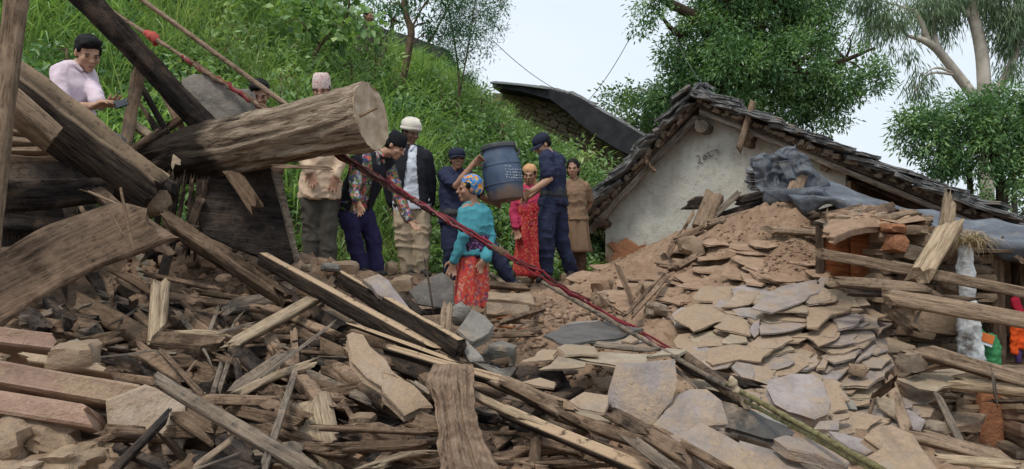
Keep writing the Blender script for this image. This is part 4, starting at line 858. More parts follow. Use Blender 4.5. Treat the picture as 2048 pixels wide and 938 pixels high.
# ---- timbers by zoom frame
D = [
 ('5a', -40, 250, .22, 580, 560, .1, 130, 90, 32, 'wood_rot', 'broad mud coated beam running under the wide curved plank', 'beam'),
 ('5a', 545, 105, 4.35, 515, 470, 4.2, 125, 90, 0, 'wood_pale', 'pale rotten upright stump standing in the wreckage', 'stump'),
 ('5a', 95, 165, .16, 460, 290, .12, 42, 36, 20, 0, 'G'), ('5a', 600, 200, .15, 1250, 290, .1, 50, 60, 35, 0, 'B'), ('5a', 610, 240, .1, 1400, 335, .08, 62, 60, 20, 0, 'C'),
 ('5a', 610, 350, .1, 1010, 440, .08, 55, 45, 30, 0, 'T'), ('5a', 640, 462, .16, 1085, 500, .14, 60, 40, 25, 'wood_pale', 'pale split pole bowed over the brown timbers', 'pole', dict(bow=.03)),
 ('5a', 1060, 540, .16, 1640, 215, .24, 92, 40, 35, 'wood_pale', 'pale dusty plank angled up beside the rotten stump', 'plank'),
 ('5a', 940, 455, .2, 1170, 398, .2, 26, 20, 0, 0, 'S'), ('5a', 600, 590, .06, 1407, 590, .06, 95, 80, 20, 0, 'B'), ('5a', 400, 590, .16, 700, 790, .12, 100, 70, 25, 0, 'B'),
 ('5a', 560, 590, .2, 855, 915, .16, 42, 36, 10, 0, 'T'), ('5a', 125, 628, .2, 440, 592, .2, 13, 12, 0, 0, 'S'), ('5a', 180, 650, .08, 600, 720, .06, 95, 70, 10, 0, 'C'),
 ('5a', 660, 700, .03, 1010, 820, .03, 170, 40, 10, 0, 'T'), ('5a', 990, 645, .1, 1270, 725, .08, 62, 30, 30, 0, 'T'), ('5a', 920, 895, .14, 985, 672, .14, 38, 34, 0, 0, 'S'), ('5a', 955, 890, .13, 1025, 690, .13, 36, 34, 0, 0, 'S'),
 ('5a', 450, 30, .25, 900, 125, .2, 34, 30, 30, 0, 'B'), ('5a', 965, 262, .2, 900, 440, .16, 26, 20, 0, 0, 'S'), ('5a', 665, 300, .16, 775, 445, .14, 40, 14, 0, 0, 'G'), ('5a', 1120, 325, .16, 1070, 395, .14, 20, 14, 0, 0, 'S'),
 ('5a', 150, 40, .3, 200, 190, .2, 50, 40, 0, 0, 'B'), ('5a', 240, 20, .3, 470, 150, .2, 50, 40, 20, 0, 'B'), ('5a', 0, 255, .24, 105, 240, .24, 22, 16, 0, 0, 'G'), ('5a', 215, 380, .2, 335, 310, .2, 22, 18, 0, 0, 'S'), ('5a', 210, 230, .14, 250, 360, .12, 60, 40, 0, 0, 'C'),
 ('5a', 830, 160, .2, 1200, 215, .14, 40, 30, 30, 0, 'T'), ('5a', 250, 90, .14, 470, 210, .12, 30, 24, 20, 0, 'B'), ('5a', 830, 535, .14, 905, 655, .14, 16, 12, 0, 0, 'S'), ('5a', 860, 540, .14, 890, 650, .14, 10, 10, 0, 0, 'S'),
 ('5a', 690, 800, .1, 790, 670, .1, 20, 18, 0, 0, 'B'), ('5a', 1150, 460, .06, 1500, 540, .06, 60, 40, 30, 0, 'T'),
 ('6a', 190, 465, .14, 545, 205, .22, 95, 40, 25, 'wood_grey', 'broad weathered grey plank leaning across thinner sticks', 'plank', dict(taper=.7)), ('6a', 400, 350, .22, 828, 30, .26, 22, 18, 0, 'wood_grey', 'long thin splinter lying along the broad grey plank', 'splinter'),
 ('6a', 250, 470, .14, 685, 290, .18, 52, 26, 30, 'wood_pale', 'fresh pale plank under the broad grey plank', 'plank', dict(bowy=.02)), ('6a', 595, 340, .22, 395, 950, .22, 46, 30, 0, 'wood_grey', 'straight grey batten propped steeply in the wreckage', 'batten'),
 ('6a', -20, 495, .16, 540, 520, .14, 66, 40, 20, 0, 'B'), ('6a', 500, 478, .16, 915, 512, .14, 32, 30, 25, 0, 'T'), ('6a', -260, 380, .34, 720, 960, .2, 88, 60, 25, 'wood_grey', 'long weathered grey beam slanting down past the mud block', 'beam'),
 ('6a', -30, 925, .34, 190, 758, .3, 42, 40, 0, 'wood_tan', 'T', 'plank'), ('6a', -20, 938, .36, 212, 853, .34, 16, 14, 0, 0, 'S'), ('6a', 640, 368, .12, 885, 442, .1, 40, 30, 30, 0, 'T'), ('6a', 600, 395, .08, 1010, 485, .06, 42, 30, 20, 0, 'B'),
 ('6a', 590, 70, .14, 602, 300, .12, 46, 30, 0, 0, 'B'), ('6a', 630, 200, .12, 755, 207, .12, 30, 26, 20, 0, 'T'), ('6a', 800, 682, .14, 1012, 694, .12, 42, 30, 25, 0, 'T'), ('6a', 885, 800, .16, 1012, 806, .14, 62, 50, 15, 0, 'T'), ('6a', 400, 920, .12, 705, 940, .12, 46, 40, 30, 0, 'B'),
 ('6a', 120, 245, .12, 385, 300, .1, 52, 36, 25, 0, 'T'), ('6a', -20, 300, .03, 140, 420, .03, 120, 30, 0, 0, 'T'), ('6a', 280, 120, .1, 560, 130, .08, 60, 50, 25, 0, 'B'), ('6a', 100, 210, .06, 560, 200, .06, 70, 60, 10, 0, 'C'),
 ('6a', 200, 600, .04, 420, 760, .06, 60, 50, 20, 0, 'C'), ('6a', 20, 640, .06, 300, 900, .08, 110, 60, 20, 0, 'C'), ('6a', 760, 560, .06, 960, 620, .06, 40, 40, 20, 0, 'B'),
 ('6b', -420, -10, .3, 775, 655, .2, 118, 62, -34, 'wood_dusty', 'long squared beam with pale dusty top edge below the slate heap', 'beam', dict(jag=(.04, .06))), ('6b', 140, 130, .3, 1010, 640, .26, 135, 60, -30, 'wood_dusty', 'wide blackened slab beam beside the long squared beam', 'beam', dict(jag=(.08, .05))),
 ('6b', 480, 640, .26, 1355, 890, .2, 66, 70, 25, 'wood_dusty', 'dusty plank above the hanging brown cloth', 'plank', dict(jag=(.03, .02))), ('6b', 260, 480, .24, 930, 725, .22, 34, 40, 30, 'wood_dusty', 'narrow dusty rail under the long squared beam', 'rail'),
 ('6b', 575, 245, .3, 720, 390, .26, 62, 40, 10, 0, 'C'), ('6b', 768, 55, .5, 812, 335, .3, 16, 16, 0, 'wood_char', 'slim black rod standing against the bent grey sheet', 'rod'), ('6b', 700, 380, .2, 880, 370, .2, 40, 40, 10, 0, 'C'),
 ('6b', 915, 345, .32, 900, 535, .2, 92, 70, 0, 'wood_tan', 'short brown stump set between grey stones and the long beam', 'stump'), ('6b', 1310, 425, .1, 1490, 388, .1, 28, 20, 30, 'wood_orange', 'bright orange splinter of fresh wood in the rubble', 'splinter'),
 ('6b', 1270, 548, .1, 1540, 538, .1, 34, 30, 20, 0, 'B'), ('6b', 1260, 440, .06, 1500, 450, .06, 30, 30, 20, 0, 'B'), ('6b', 1220, 175, .12, 1500, 200, .1, 40, 40, 30, 0, 'B'), ('6b', 1230, 95, .1, 1330, 170, .1, 26, 20, 20, 0, 'S'), ('6b', 1360, 520, .08, 1500, 450, .08, 14, 12, 0, 0, 'S'),
 ('6b', 1280, 480, .07, 1480, 500, .07, 16, 14, 0, 'wood_orange', 'dull orange lath lying below the fresh orange splinter', 'lath'),
 ('6c', -20, 545, .2, 985, 592, .16, 58, 60, 35, 0, 'B'), ('6c', 95, 735, .26, 900, 705, .22, 100, 70, 20, 'wood_rot', 'rotten timber with ragged end left of the hanging cloth', 'timber', dict(rough=1.7)), ('6c', 330, 950, .3, 1010, 795, .24, 54, 44, 20, 'wood_pale', 'long bent branch below the rotten timber', 'branch', dict(bowy=.02)),
 ('6c', 800, 925, .3, 1060, 900, .3, 44, 30, 20, 0, 'T'), ('6c', 1340, 225, .24, 1905, 500, .2, 74, 60, 25, 'wood_pale', 'splintered pale plank to the right of the hanging cloth', 'plank', dict(jag=(.03, .12))), ('6c', 1640, 125, .22, 2400, 520, .16, 74, 60, 25, 0, 'T'),
 ('6c', 1480, 610, .08, 1900, 630, .08, 50, 50, 30, 0, 'B'), ('6c', 1560, 890, .12, 1960, 850, .1, 46, 50, 30, 0, 'B'), ('6c', 500, 620, .06, 1000, 640, .06, 60, 50, 10, 0, 'C'),
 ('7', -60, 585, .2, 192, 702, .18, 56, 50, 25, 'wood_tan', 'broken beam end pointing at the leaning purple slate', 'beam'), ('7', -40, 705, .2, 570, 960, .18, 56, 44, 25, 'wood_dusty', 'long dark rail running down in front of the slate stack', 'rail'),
 ('7', 185, 722, .16, 690, 890, .16, 44, 34, 30, 'wood_brown', 'brown plank edging the mud and the leaning slates', 'plank'), ('7', 395, 715, .2, 560, 805, .18, 60, 24, 10, 'wood_dark', 'short dark board wedged under the leaning purple slate', 'board'),
 ('7', 540, 800, .18, 690, 890, .2, 60, 40, 20, 0, 'B'), ('7', 560, 770, .14, 850, 938, .16, 30, 26, 20, 0, 'B'), ('7', 478, 822, .26, 650, 950, .26, 42, 30, 10, 'wood_grey', 'greenish grey batten lying over the brown plank', 'batten'),
 ('7', 380, 850, .14, 560, 910, .14, 24, 20, 20, 0, 'T'), ('7', 60, 640, .12, 230, 690, .1, 40, 30, 30, 0, 'B'), ('7', -20, 880, .08, 240, 850, .08, 40, 40, 30, 0, 'B'), ('7', 100, 925, .12, 330, 915, .12, 30, 30, 30, 0, 'T'),
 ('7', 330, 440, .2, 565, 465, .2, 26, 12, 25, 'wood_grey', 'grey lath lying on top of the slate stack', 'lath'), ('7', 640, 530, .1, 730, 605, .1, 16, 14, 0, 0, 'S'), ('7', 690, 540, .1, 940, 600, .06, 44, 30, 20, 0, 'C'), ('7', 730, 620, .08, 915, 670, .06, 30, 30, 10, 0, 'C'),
 ('7', -40, 350, .1, 120, 300, .08, 20, 20, 20, 0, 'B'), ('7', 0, 400, .08, 120, 380, .06, 24, 20, 20, 0, 'B'), ('7', 60, 325, .06, 160, 285, .06, 16, 14, 20, 0, 'M'),
 ('7c', 745, 335, 7.6, 838, 105, 7.75, 112, 90, 10, 'wood_tan', 'thick tan post leaning up out of the mud below the scrawled number', 'post', dict(jag=(.02, .03))), ('7c', 655, 158, 8.0, 800, 150, 8.0, 82, 82, 0, 'wood_char', 'stub of a round black beam behind the thick tan post', 'beam'),
 ('7c', 810, 275, 7.7, 1310, 115, 7.7, 62, 60, 20, 'wood_char', 'burnt beam at the head of the mud slide', 'beam', dict(rough=1.5)), ('7c', 845, 225, 7.6, 985, 98, 7.7, 42, 16, 0, 'wood_grey', 'thin grey board standing against the burnt beam', 'board'), ('7c', 990, 145, 7.9, 1310, 75, 7.9, 60, 50, 20, 'wood_char', 'burnt timber stacked above the burnt beam', 'beam', dict(rough=1.5)),
 ('7c', 805, 305, 7.4, 1300, 165, 7.5, 46, 50, 30, 'wood_tan', 'tan rail lying under the burnt beam', 'rail'), ('7c', 1282, 310, 7.0, 1408, -30, 7.1, 82, 70, 0, 'wood_tan', 'rough tan post leaning in front of the grey tarpaulin', 'post', dict(jag=(.02, .02))),
 ('7c', 530, 490, .1, 585, 365, .16, 40, 30, 0, 0, 'M'), ('7c', 585, 405, .16, 755, 330, .16, 60, 40, 10, 0, 'M'), ('7c', 465, 570, .08, 565, 582, .08, 32, 30, 30, 0, 'M'), ('7c', 255, 672, .06, 385, 676, .06, 26, 22, 30, 0, 'M'), ('7c', 195, 600, .3, 282, 805, .06, 36, 24, 0, 'wood_brown', 'forked brown stick standing up in the mud slide', 'stick'),
 ('7c', 235, 910, .1, 495, 622, .14, 20, 16, 10, 0, 'M'), ('7c', 280, 910, .08, 530, 636, .1, 26, 20, 20, 0, 'M'), ('7c', 560, 600, .06, 720, 510, .06, 40, 30, 30, 0, 'M'), ('7c', 310, 770, .1, 350, 690, .1, 24, 20, 0, 0, 'M'), ('7c', 640, 310, .1, 690, 225, .16, 24, 20, 0, 0, 'M'), ('7c', 60, 770, .1, 150, 850, .06, 16, 14, 0, 0, 'M'),
 ('7c', 1195, 335, .06, 1540, 360, .06, 56, 30, 40, 'wood_tan', 'dusty board on the mud above the orange door', 'board'), ('7c', 1555, 392, 6.2, 1600, 250, 6.3, 56, 20, 0, 'wood_pale', 'short pale board standing at the corner of the shed roof', 'board'), ('7c', 1480, 240, 6.6, 1700, 180, 6.7, 52, 40, 20, 'wood_dark', 'dark timber at the edge of the tarpaulin', 'timber'),
 ('7c', 1330, 290, 6.8, 1470, 200, 6.9, 50, 20, 10, 'wood_grey', 'G', 'plank'), ('7c', 1340, 250, 6.9, 1480, 225, 6.9, 40, 30, 20, 'wood_char', 'C'),
 ('o', 1640, 507, 5.1, 2080, 592, 4.9, 21, 12, 12, 'wood_tan', 'uppermost long pole across the front of the shed', 'pole', dict(jag=(.05, .02), bow=.02)), ('o', 1775, 592, 4.9, 2080, 646, 4.75, 30, 14, 12, 'wood_tan', 'thick split rail in front of the white pillar', 'rail', dict(rough=1.5)),
 ('o', 1676, 563, 5.0, 1852, 578, 4.95, 20, 14, 30, 'wood_tan', 'short broad board under the uppermost long pole', 'board'), ('o', 1700, 585, 5.0, 1860, 590, 5.0, 12, 20, 10, 'wood_char', 'C'), ('o', 1850, 592, 5.1, 1940, 600, 5.1, 14, 14, 10, 'wood_dark', 'B'),
 ('o', 1835, 700, 4.75, 2080, 772, 4.5, 30, 16, 20, 'wood_tan', 'long rail crossing below the green sack', 'rail', dict(rough=1.4)), ('o', 1905, 765, 4.7, 2080, 784, 4.5, 26, 26, 10, 'wood_pale', 'pale rail above the red mud pillar', 'rail'),
 ('o', 1840, 552, 4.95, 1898, 455, 5.1, 38, 20, 0, 'wood_pale', 'flat pale plank leaning against the stone wall', 'plank'), ('o', 1890, 468, 5.25, 1898, 405, 5.3, 28, 22, 0, 'wood_pale', 'bleached post stub sticking up before the tarpaulin', 'post', dict(taper=.8)),
 ('o', 1780, 762, 4.75, 1816, 866, 4.2, 20, 14, 0, 'wood_tan', 'upright board jammed between two pale slates', 'board'), ('o', 1872, 783, 4.6, 1934, 908, 4.15, 13, 13, 0, 'wood_grey', 'thin grey stake leaning on the low stone wall', 'stake'),
 ('8b', 1210, 480, 4.1, 1980, 680, 3.95, 120, 50, 40, 'wood_tan', 'wide tan plank lying at the foot of the stone wall', 'plank'), ('8b', 1470, 670, 3.7, 1990, 715, 3.6, 80, 30, 40, 'wood_pale', 'short pale plank below the wide tan plank', 'plank'),
 ('8b', 850, 480, 4.25, 920, 250, 4.35, 30, 24, 0, 'wood_brown', 'S'), ('8b', 850, 450, 4.3, 780, 300, 4.4, 20, 16, 0, 'wood_brown', 'S'), ('8b', 960, 180, .3, 1080, 90, .4, 60, 30, 0, 0, 'T'), ('8b', 1820, 50, 4.5, 1835, 210, 4.5, 26, 18, 0, 'wood_grey', 'small vertical batten on the dry stone corner', 'batten'), ('8b', 1830, 235, 4.6, 2100, 228, 4.5, 26, 50, 20, 'wood_dark', 'B'),
 ('8a', 700, 720, 4.85, 950, 620, 4.8, 26, 22, 0, 'wood_brown', 'thin reddish branch lying on the pale tin sheet', 'branch'), ('8a', 510, 270, 5.0, 620, 370, 4.9, 90, 40, 0, 0, 'T'), ('8a', 640, 370, 4.9, 680, 285, 4.9, 22, 16, 0, 0, 'S'),
]
for e in D:
    kw = {}; e = list(e)
    if isinstance(e[-1], dict): kw = e.pop()
    fr, x1, y1, d1, x2, y2, d2, w_, t_, roll, mat, lab = e[:12]; nm = e[12] if len(e) > 12 else 'beam'
    wd(fr, x1, y1, d1, x2, y2, d2, w_, t_, roll, mat or GMAT[lab], lab, nm, **kw)

# ---- slates on the mud slide
SLG = ('muddy flat slate slid down on the mud slope', 'slates on the mud slope'); PUG = ('clean purplish slate lying among muddy slates on the slope', 'purplish slates on the slope')
def nrm(t, yaw=0): return Vector((math.sin(R(yaw)) * math.sin(R(t)), -math.cos(R(yaw)) * math.sin(R(t)), math.cos(R(t))))
S_ = [('7a', [(155, 200), (240, 110), (510, 115), (460, 200), (380, 230), (180, 218)], 'm', 12), ('7a', [(370, 265), (510, 130), (660, 150), (580, 255)], 'm', 12), ('7a', [(585, 275), (700, 170), (860, 100), (1060, 70), (1050, 170), (900, 250), (740, 305)], 'x', 13),
 ('7a', [(1060, 70), (1160, 0), (1145, 70), (1060, 180)], 'p', 14), ('7a', [(0, 330), (180, 240), (430, 250), (560, 275), (540, 340), (340, 380), (170, 440)], 'm', 13), ('7a', [(330, 410), (420, 320), (570, 360), (575, 470), (360, 430)], 'm', 13),
 ('7a', [(650, 460), (640, 340), (790, 300), (980, 300), (990, 400), (770, 450)], 'x', 12), ('7a', [(990, 410), (985, 270), (1090, 210), (1299, 200), (1299, 290), (1160, 320), (1070, 410)], 'm', 12), ('7a', [(580, 440), (600, 370), (650, 345), (640, 460), (610, 480)], 'p', 20),
 ('7a', [(185, 560), (230, 490), (360, 500), (540, 470), (560, 520), (360, 540)], 'm', 12), ('7a', [(265, 650), (280, 560), (450, 540), (760, 560), (650, 660), (500, 645), (300, 685)], 'm', 11), ('7a', [(540, 560), (640, 480), (850, 460), (885, 495), (760, 560)], 'm', 11),
 ('7a', [(740, 700), (770, 590), (880, 530), (1020, 600), (1000, 680), (890, 735), (760, 760)], 'm', 13), ('7a', [(870, 480), (1040, 430), (1130, 375), (1225, 440), (1190, 500), (1070, 545), (1000, 480)], 'm', 12), ('7a', [(440, 700), (480, 660), (590, 680), (595, 790), (560, 810), (500, 760)], 'x', 18),
 ('7a', [(590, 680), (720, 700), (755, 770), (690, 805), (600, 770)], 'm', 16), ('7a', [(360, 530), (440, 440), (540, 460), (560, 520), (440, 530)], 'pl', 11), ('7a', [(770, 300), (840, 250), (915, 240), (985, 260), (980, 300)], 'pl', 12),
 ('7a', [(590, 810), (610, 770), (670, 790), (680, 880), (650, 900)], 'x', 25), ('7a', [(930, 715), (1000, 640), (1070, 600), (1060, 690), (990, 720)], 'p', 13), ('7a', [(1060, 700), (1170, 540), (1160, 600), (1120, 700)], 'x', 13),
 ('8a', [(0, 270), (0, 150), (100, 130), (240, 230), (150, 250)], 'm', 12), ('8a', [(100, 130), (270, 90), (410, 75), (480, 170), (450, 230), (300, 290), (240, 280), (220, 210)], 'm', 12), ('8a', [(10, 300), (180, 240), (265, 290), (180, 360), (70, 380)], 'p', 12),
 ('8a', [(5, 495), (80, 390), (250, 365), (345, 410), (300, 470), (150, 500)], 'p', 12), ('8a', [(200, 360), (270, 300), (495, 320), (370, 430), (340, 400)], 'x', 12), ('8a', [(-60, 590), (90, 520), (255, 545), (180, 600), (40, 640)], 'p', 12), ('8a', [(190, 650), (260, 510), (385, 470), (330, 550)], 'x', 13),
 ('8a', [(245, 640), (320, 560), (440, 570), (485, 610), (400, 680), (290, 680)], 'p', 11), ('8a', [(90, 830), (180, 740), (300, 690), (490, 600), (510, 660), (380, 780), (300, 830)], 'x', 13), ('8a', [(-60, 640), (190, 620), (130, 710), (50, 780), (-80, 770)], 'p', 12), ('8a', [(400, 495), (460, 410), (575, 390), (615, 430), (540, 450)], 'm', 13),
 ('8a', [(380, 530), (600, 440), (700, 370), (820, 415), (640, 520), (480, 580)], 'x', 13), ('8a', [(-200, 800), (60, 830), (150, 938), (-40, 960)], 'm', 14), ('8a', [(470, 240), (480, 180), (520, 200), (510, 250)], 'm', 12),
 ('8b', [(550, 90), (680, 120), (720, 280), (590, 340)], 'm', 22), ('8b', [(690, 130), (800, 290), (720, 290)], 'g', 20), ('8b', [(480, 440), (500, 380), (670, 370), (670, 450)], 'p', 18), ('8b', [(590, 330), (740, 320), (740, 350), (680, 390), (600, 370)], 'm', 15),
 ('8b', [(580, 450), (700, 470), (1000, 560), (880, 640), (740, 580)], 'p', 16), ('8b', [(0, 300), (100, 330), (300, 400), (180, 480), (-100, 500)], 'g', 16), ('8b', [(-60, 540), (220, 600), (480, 760), (-60, 760)], 'x', 18), ('8b', [(220, 590), (500, 640), (830, 760), (480, 760)], 'm', 16),
 ('7b', [(220, 270), (350, 215), (560, 200), (700, 240), (560, 290), (330, 320)], 'd', 6), ('7b', [(275, 335), (320, 315), (480, 325), (480, 370), (330, 370)], 'pl', 5), ('7b', [(325, 375), (400, 350), (560, 360), (760, 370), (700, 430), (600, 430)], 'pl', 4), ('7b', [(200, 440), (290, 375), (420, 410), (420, 430)], 'pl', 6),
 ('7b', [(95, 410), (210, 340), (290, 345), (270, 390), (180, 400)], 'm', 8), ('7b', [(740, 380), (830, 335), (930, 345), (870, 365)], 'pl', 8), ('7b', [(330, 600), (420, 555), (540, 570), (520, 660), (400, 635)], 'm', 16), ('7b', [(110, 510), (200, 490), (280, 510), (270, 540)], 'm', 10), ('7b', [(300, 580), (350, 545), (410, 560), (330, 600)], 'm', 16),
 ('7b', [(220, 490), (270, 480), (300, 490), (240, 500)], 'x', 8), ('7b', [(300, 232), (380, 205), (500, 195), (420, 225)], 'g', 6), ('7b', [(440, 480), (600, 470), (590, 540), (480, 540)], 'm', 30), ('7b', [(270, 640), (540, 670), (540, 700), (300, 670)], 'pl', 12), ('7b', [(600, 300), (640, 260), (690, 290), (650, 315)], 'x', 10), ('7b', [(500, 300), (750, 280), (740, 300), (540, 330)], 'x', 6)]
MT = {'m': 'slate_muddy', 'x': 'slate_mixed', 'p': 'slate_purple', 'pl': 'slate_pale', 'g': 'slate_grey', 'd': 'slate_dark'}
for i, (fr, pts, k, tl) in enumerate(S_):
    g = PUG if k in 'p' else SLG
    if k == 'pl': g = ('pale tan slate lying in the slate heap', 'pale slates in the heap')
    if k in 'gd': g = ('dark grey slate lying in the slate heap', 'dark slates in the heap')
    lf = .045 + .012 * (i % 3) + (.16 if fr == '7b' and i < 51 else 0)
    sl(fr, pts, lf, nrm(tl + random.uniform(-2, 2), random.uniform(-8, 8)), random.uniform(.011, .018), MT[k], g[0], 'slate', 'slate', g[1], chip=.009)
sl('7b', [(590, 420), (860, 400), (875, 510), (850, 600), (750, 735), (620, 680), (525, 600)], .22, nrm(58, -10), .03, 'slate_purple', 'big purplish slate leaning against the slate stack', 'slate')
sl('7b', [(760, 720), (850, 600), (940, 530), (1030, 535), (1090, 600), (1125, 710), (1000, 720), (850, 780)], .16, nrm(42, 0), .03, 'slate_purple', 'round topped purplish slate beside the dark pole', 'slate')
sl('7b', [(850, 775), (1000, 700), (1150, 770), (1290, 860), (1380, 960), (1050, 960)], .14, nrm(26, 5), .03, 'slate_mixed', 'large pale slate lying below the round topped slate', 'slate')
sl('7b', [(1100, 610), (1250, 640), (1489, 760), (1400, 800), (1130, 730)], .1, nrm(20, 10), .03, 'slate_dark', 'dark streaked slate under the bamboo poles', 'slate')
sl('8b', [(130, 130), (160, 70), (330, 30), (480, 10), (560, 90), (590, 330), (480, 370), (350, 330), (280, 310), (180, 250)], .12, nrm(32, 0), .07, 'slate_purple', 'thick purple slab bulging above the bamboo poles', 'slab', warp=.02)
sl('8b', [(840, 490), (950, 410), (1050, 400), (1220, 480), (1420, 760), (1100, 760), (880, 640), (1000, 580)], .12, nrm(20, 0), .035, 'slate_muddy', 'largest tan slate at the foot of the slope', 'slate')
sl('8b', [(175, 500), (230, 470), (430, 500), (740, 690), (700, 715), (500, 640), (250, 585)], .14, nrm(14, 0), .05, 'slate_mixed', 'lens shaped slate with dark broken edge beside the bamboo', 'slate')
sl('8b', [(920, 710), (1020, 665), (1130, 750), (930, 755)], .16, nrm(20), .02, 'slate_pale', 'small pale greenish slate under the bamboo tip', 'slate')
sl('8b', [(920, 160), (1060, 230), (1100, 380), (960, 290)], 4.4, Vector((-.2, -1, .35)), .03, 'slate_pale', 'pale pointed slate standing on edge by the jammed board', 'slate')
sl('8b', [(1150, 300), (1200, 310), (1285, 370), (1280, 455), (1190, 430)], 4.35, Vector((0, -1, .5)), .03, 'slate_purple', 'pale lilac slate standing right of the jammed board', 'slate')
sl('8a', [(490, 765), (600, 770), (830, 700), (1010, 680), (1060, 725), (940, 750), (1000, 795), (830, 855), (700, 850), (600, 800)], 4.75, nrm(14), .012, 'slate_pale', 'torn pale sheet of stone projecting over the low wall', 'slate')
rg = random.Random(44)
for i in range(120):
    px = rg.uniform(1385, 1860); py = rg.uniform(585, 860)
    if py < 560 + max(0, 1560 - px) * .45 or px + (py - 700) * .3 > 1860: continue
    w_, h_ = rg.uniform(36, 62), rg.uniform(13, 24); pts = []
    for q in range(9):
        an = 2 * math.pi * q / 9 + rg.uniform(-.2, .2); rr = rg.uniform(.75, 1.08); pts.append((px + math.cos(an) * w_ * rr + math.sin(an) * 8, py + math.sin(an) * h_ * rr))
    k = rg.choice(['m', 'm', 'm', 'x', 'x', 'p', 'pl']); g = PUG if k == 'p' else ('pale tan slate lying in the slate heap', 'pale slates in the heap') if k == 'pl' else SLG
    sl('o', pts, rg.uniform(.0, .035), nrm(rg.uniform(9, 17), rg.uniform(-14, 14)), rg.uniform(.008, .015), MT[k], g[0], 'slate', 'slate', g[1], chip=.012)
for i in range(62):
    px = rg.uniform(1180, 1660); py = rg.uniform(430, 640)
    if py < 520 - (px - 1200) * .2 + 6 or py > 600 + (1400 - px) * .12: continue
    w_, h_ = rg.uniform(26, 60), rg.uniform(7, 16); pts = []
    for q in range(8):
        an = 2 * math.pi * q / 8 + rg.uniform(-.25, .25); rr = rg.uniform(.7, 1.1); pts.append((px + math.cos(an) * w_ * rr + math.sin(an) * 10, py + math.sin(an) * h_ * rr))
    o = sl('o', pts, rg.uniform(-.012, .012), nrm(rg.uniform(11, 20), rg.uniform(-16, 16)), rg.uniform(.01, .02), 'mud', 'mud caked slate half buried in the slide', 'slate', 'slate', 'mud caked slates in the slide', chip=.02, warp=.012)
# middle heap stones
sl('6', [(360, 405), (385, 392), (430, 408), (445, 440), (520, 500), (600, 590), (640, 610), (705, 690), (650, 695), (590, 722), (560, 690), (505, 645), (500, 620), (440, 570), (375, 500)], .26, nrm(34, 12), .05, 'slate_muddy', 'long pale stone slab sliding down in the middle of the rubble', 'slab', warp=.012)
sl('6b', [(300, 130), (430, 100), (500, 150), (650, 350), (560, 310), (430, 240)], .38, nrm(30, 20), .04, 'slate_purple', 'lilac slate lying on the wide blackened beam', 'slate')
sl('6b', [(640, 215), (760, 130), (880, 85), (960, 150), (965, 315), (880, 335), (690, 320)], .34, nrm(62, -10), .02, 'slate_dark', 'bent dark grey sheet beside the woman in the orange skirt', 'sheet', warp=.03)
sl('6b', [(985, 505), (1100, 350), (1190, 390), (1250, 470), (1240, 540), (1100, 610), (1060, 570)], .28, nrm(45, 20), .06, 'slate_grey', 'smooth grey slab below the orange skirt', 'slab')
sl('6b', [(1000, 580), (1060, 575), (1190, 690), (1180, 720), (1080, 745)], .24, nrm(50, 0), .05, 'slate_grey', 'angular grey slab next to the blackened beam end', 'slab')
sl('6b', [(1090, 730), (1430, 770), (1430, 850), (1360, 870), (1200, 800)], .16, Vector((.1, -1, .5)), .12, 'slate_grey', 'dark green grey stone block behind the dusty plank', 'block')
sl('6b', [(1210, 228), (1515, 240), (1560, 320), (1350, 285), (1210, 275)], .14, nrm(15), .05, 'stone_tan', 'flat earth covered slab where the policeman steps', 'slab')
sl('6b', [(1190, 300), (1515, 320), (1530, 380), (1400, 400), (1200, 390)], .1, Vector((0, -1, .6)), .1, 'mud_dark' if 0 else 'stone_wall', 'brown earth bank slab under the policeman boot', 'slab')
wd('o', 612, 800, 3.3, 648, 985, 2.95, 88, 34, 8, 'wood_pale', 'pale split board standing upright in the wreckage', 'board', rough=1.7, jag=(.08, .03))
sl('5a', [(355, -40), (400, -20), (468, 70), (450, 85), (390, 40)], .2, nrm(50), .008, 'slate_pale', 'torn white sheet scrap in the charred wood', 'scrap', chip=.004)
sl('5', [(530, 65), (590, 85), (600, 125), (560, 120)], .3, nrm(40), .008, 'slate_pale', 'crumpled pale sheet above the torn white scrap', 'scrap', chip=.004)
# bottom-left dressed stones
ST = [(-60, 682, 3.55, 122, 704, 3.65, 34, 150, 14, 'stone_red', 'reddish slab on the top of the stone pile'), (-70, 752, 3.2, 300, 816, 3.3, 46, 170, 12, 'stone_red', 'long dressed red stone lying across the stone pile'),
      (-70, 808, 3.08, 206, 852, 3.12, 42, 170, 10, 'stone_red', 'second long red stone under the first'), (70, 738, 3.35, 225, 760, 3.4, 18, 120, 20, 'stone_tan', 'thin flaky stone wedged above the long red stone')]
for x1, y1, d1, x2, y2, d2, w_, t_, roll, m, lab in ST: wd('o', x1, y1, d1, x2, y2, d2, w_, t_, roll, m, lab, 'stone', rough=.42, jag=(.05, .035), sm='angle')
sl('o', [(215, 800), (290, 768), (320, 775), (385, 805), (390, 830), (362, 908), (270, 895), (215, 860)], 3.1, Vector((.25, -1, .5)), .05, 'slate_muddy', 'broad greenish tan slab leaning out of the stone pile', 'slab')
sl('o', [(138, 682), (155, 676), (222, 745), (180, 745)], 3.45, Vector((.4, -1, .6)), .02, 'slate_grey', 'pointed blue grey slate behind the tan boulder', 'slate')
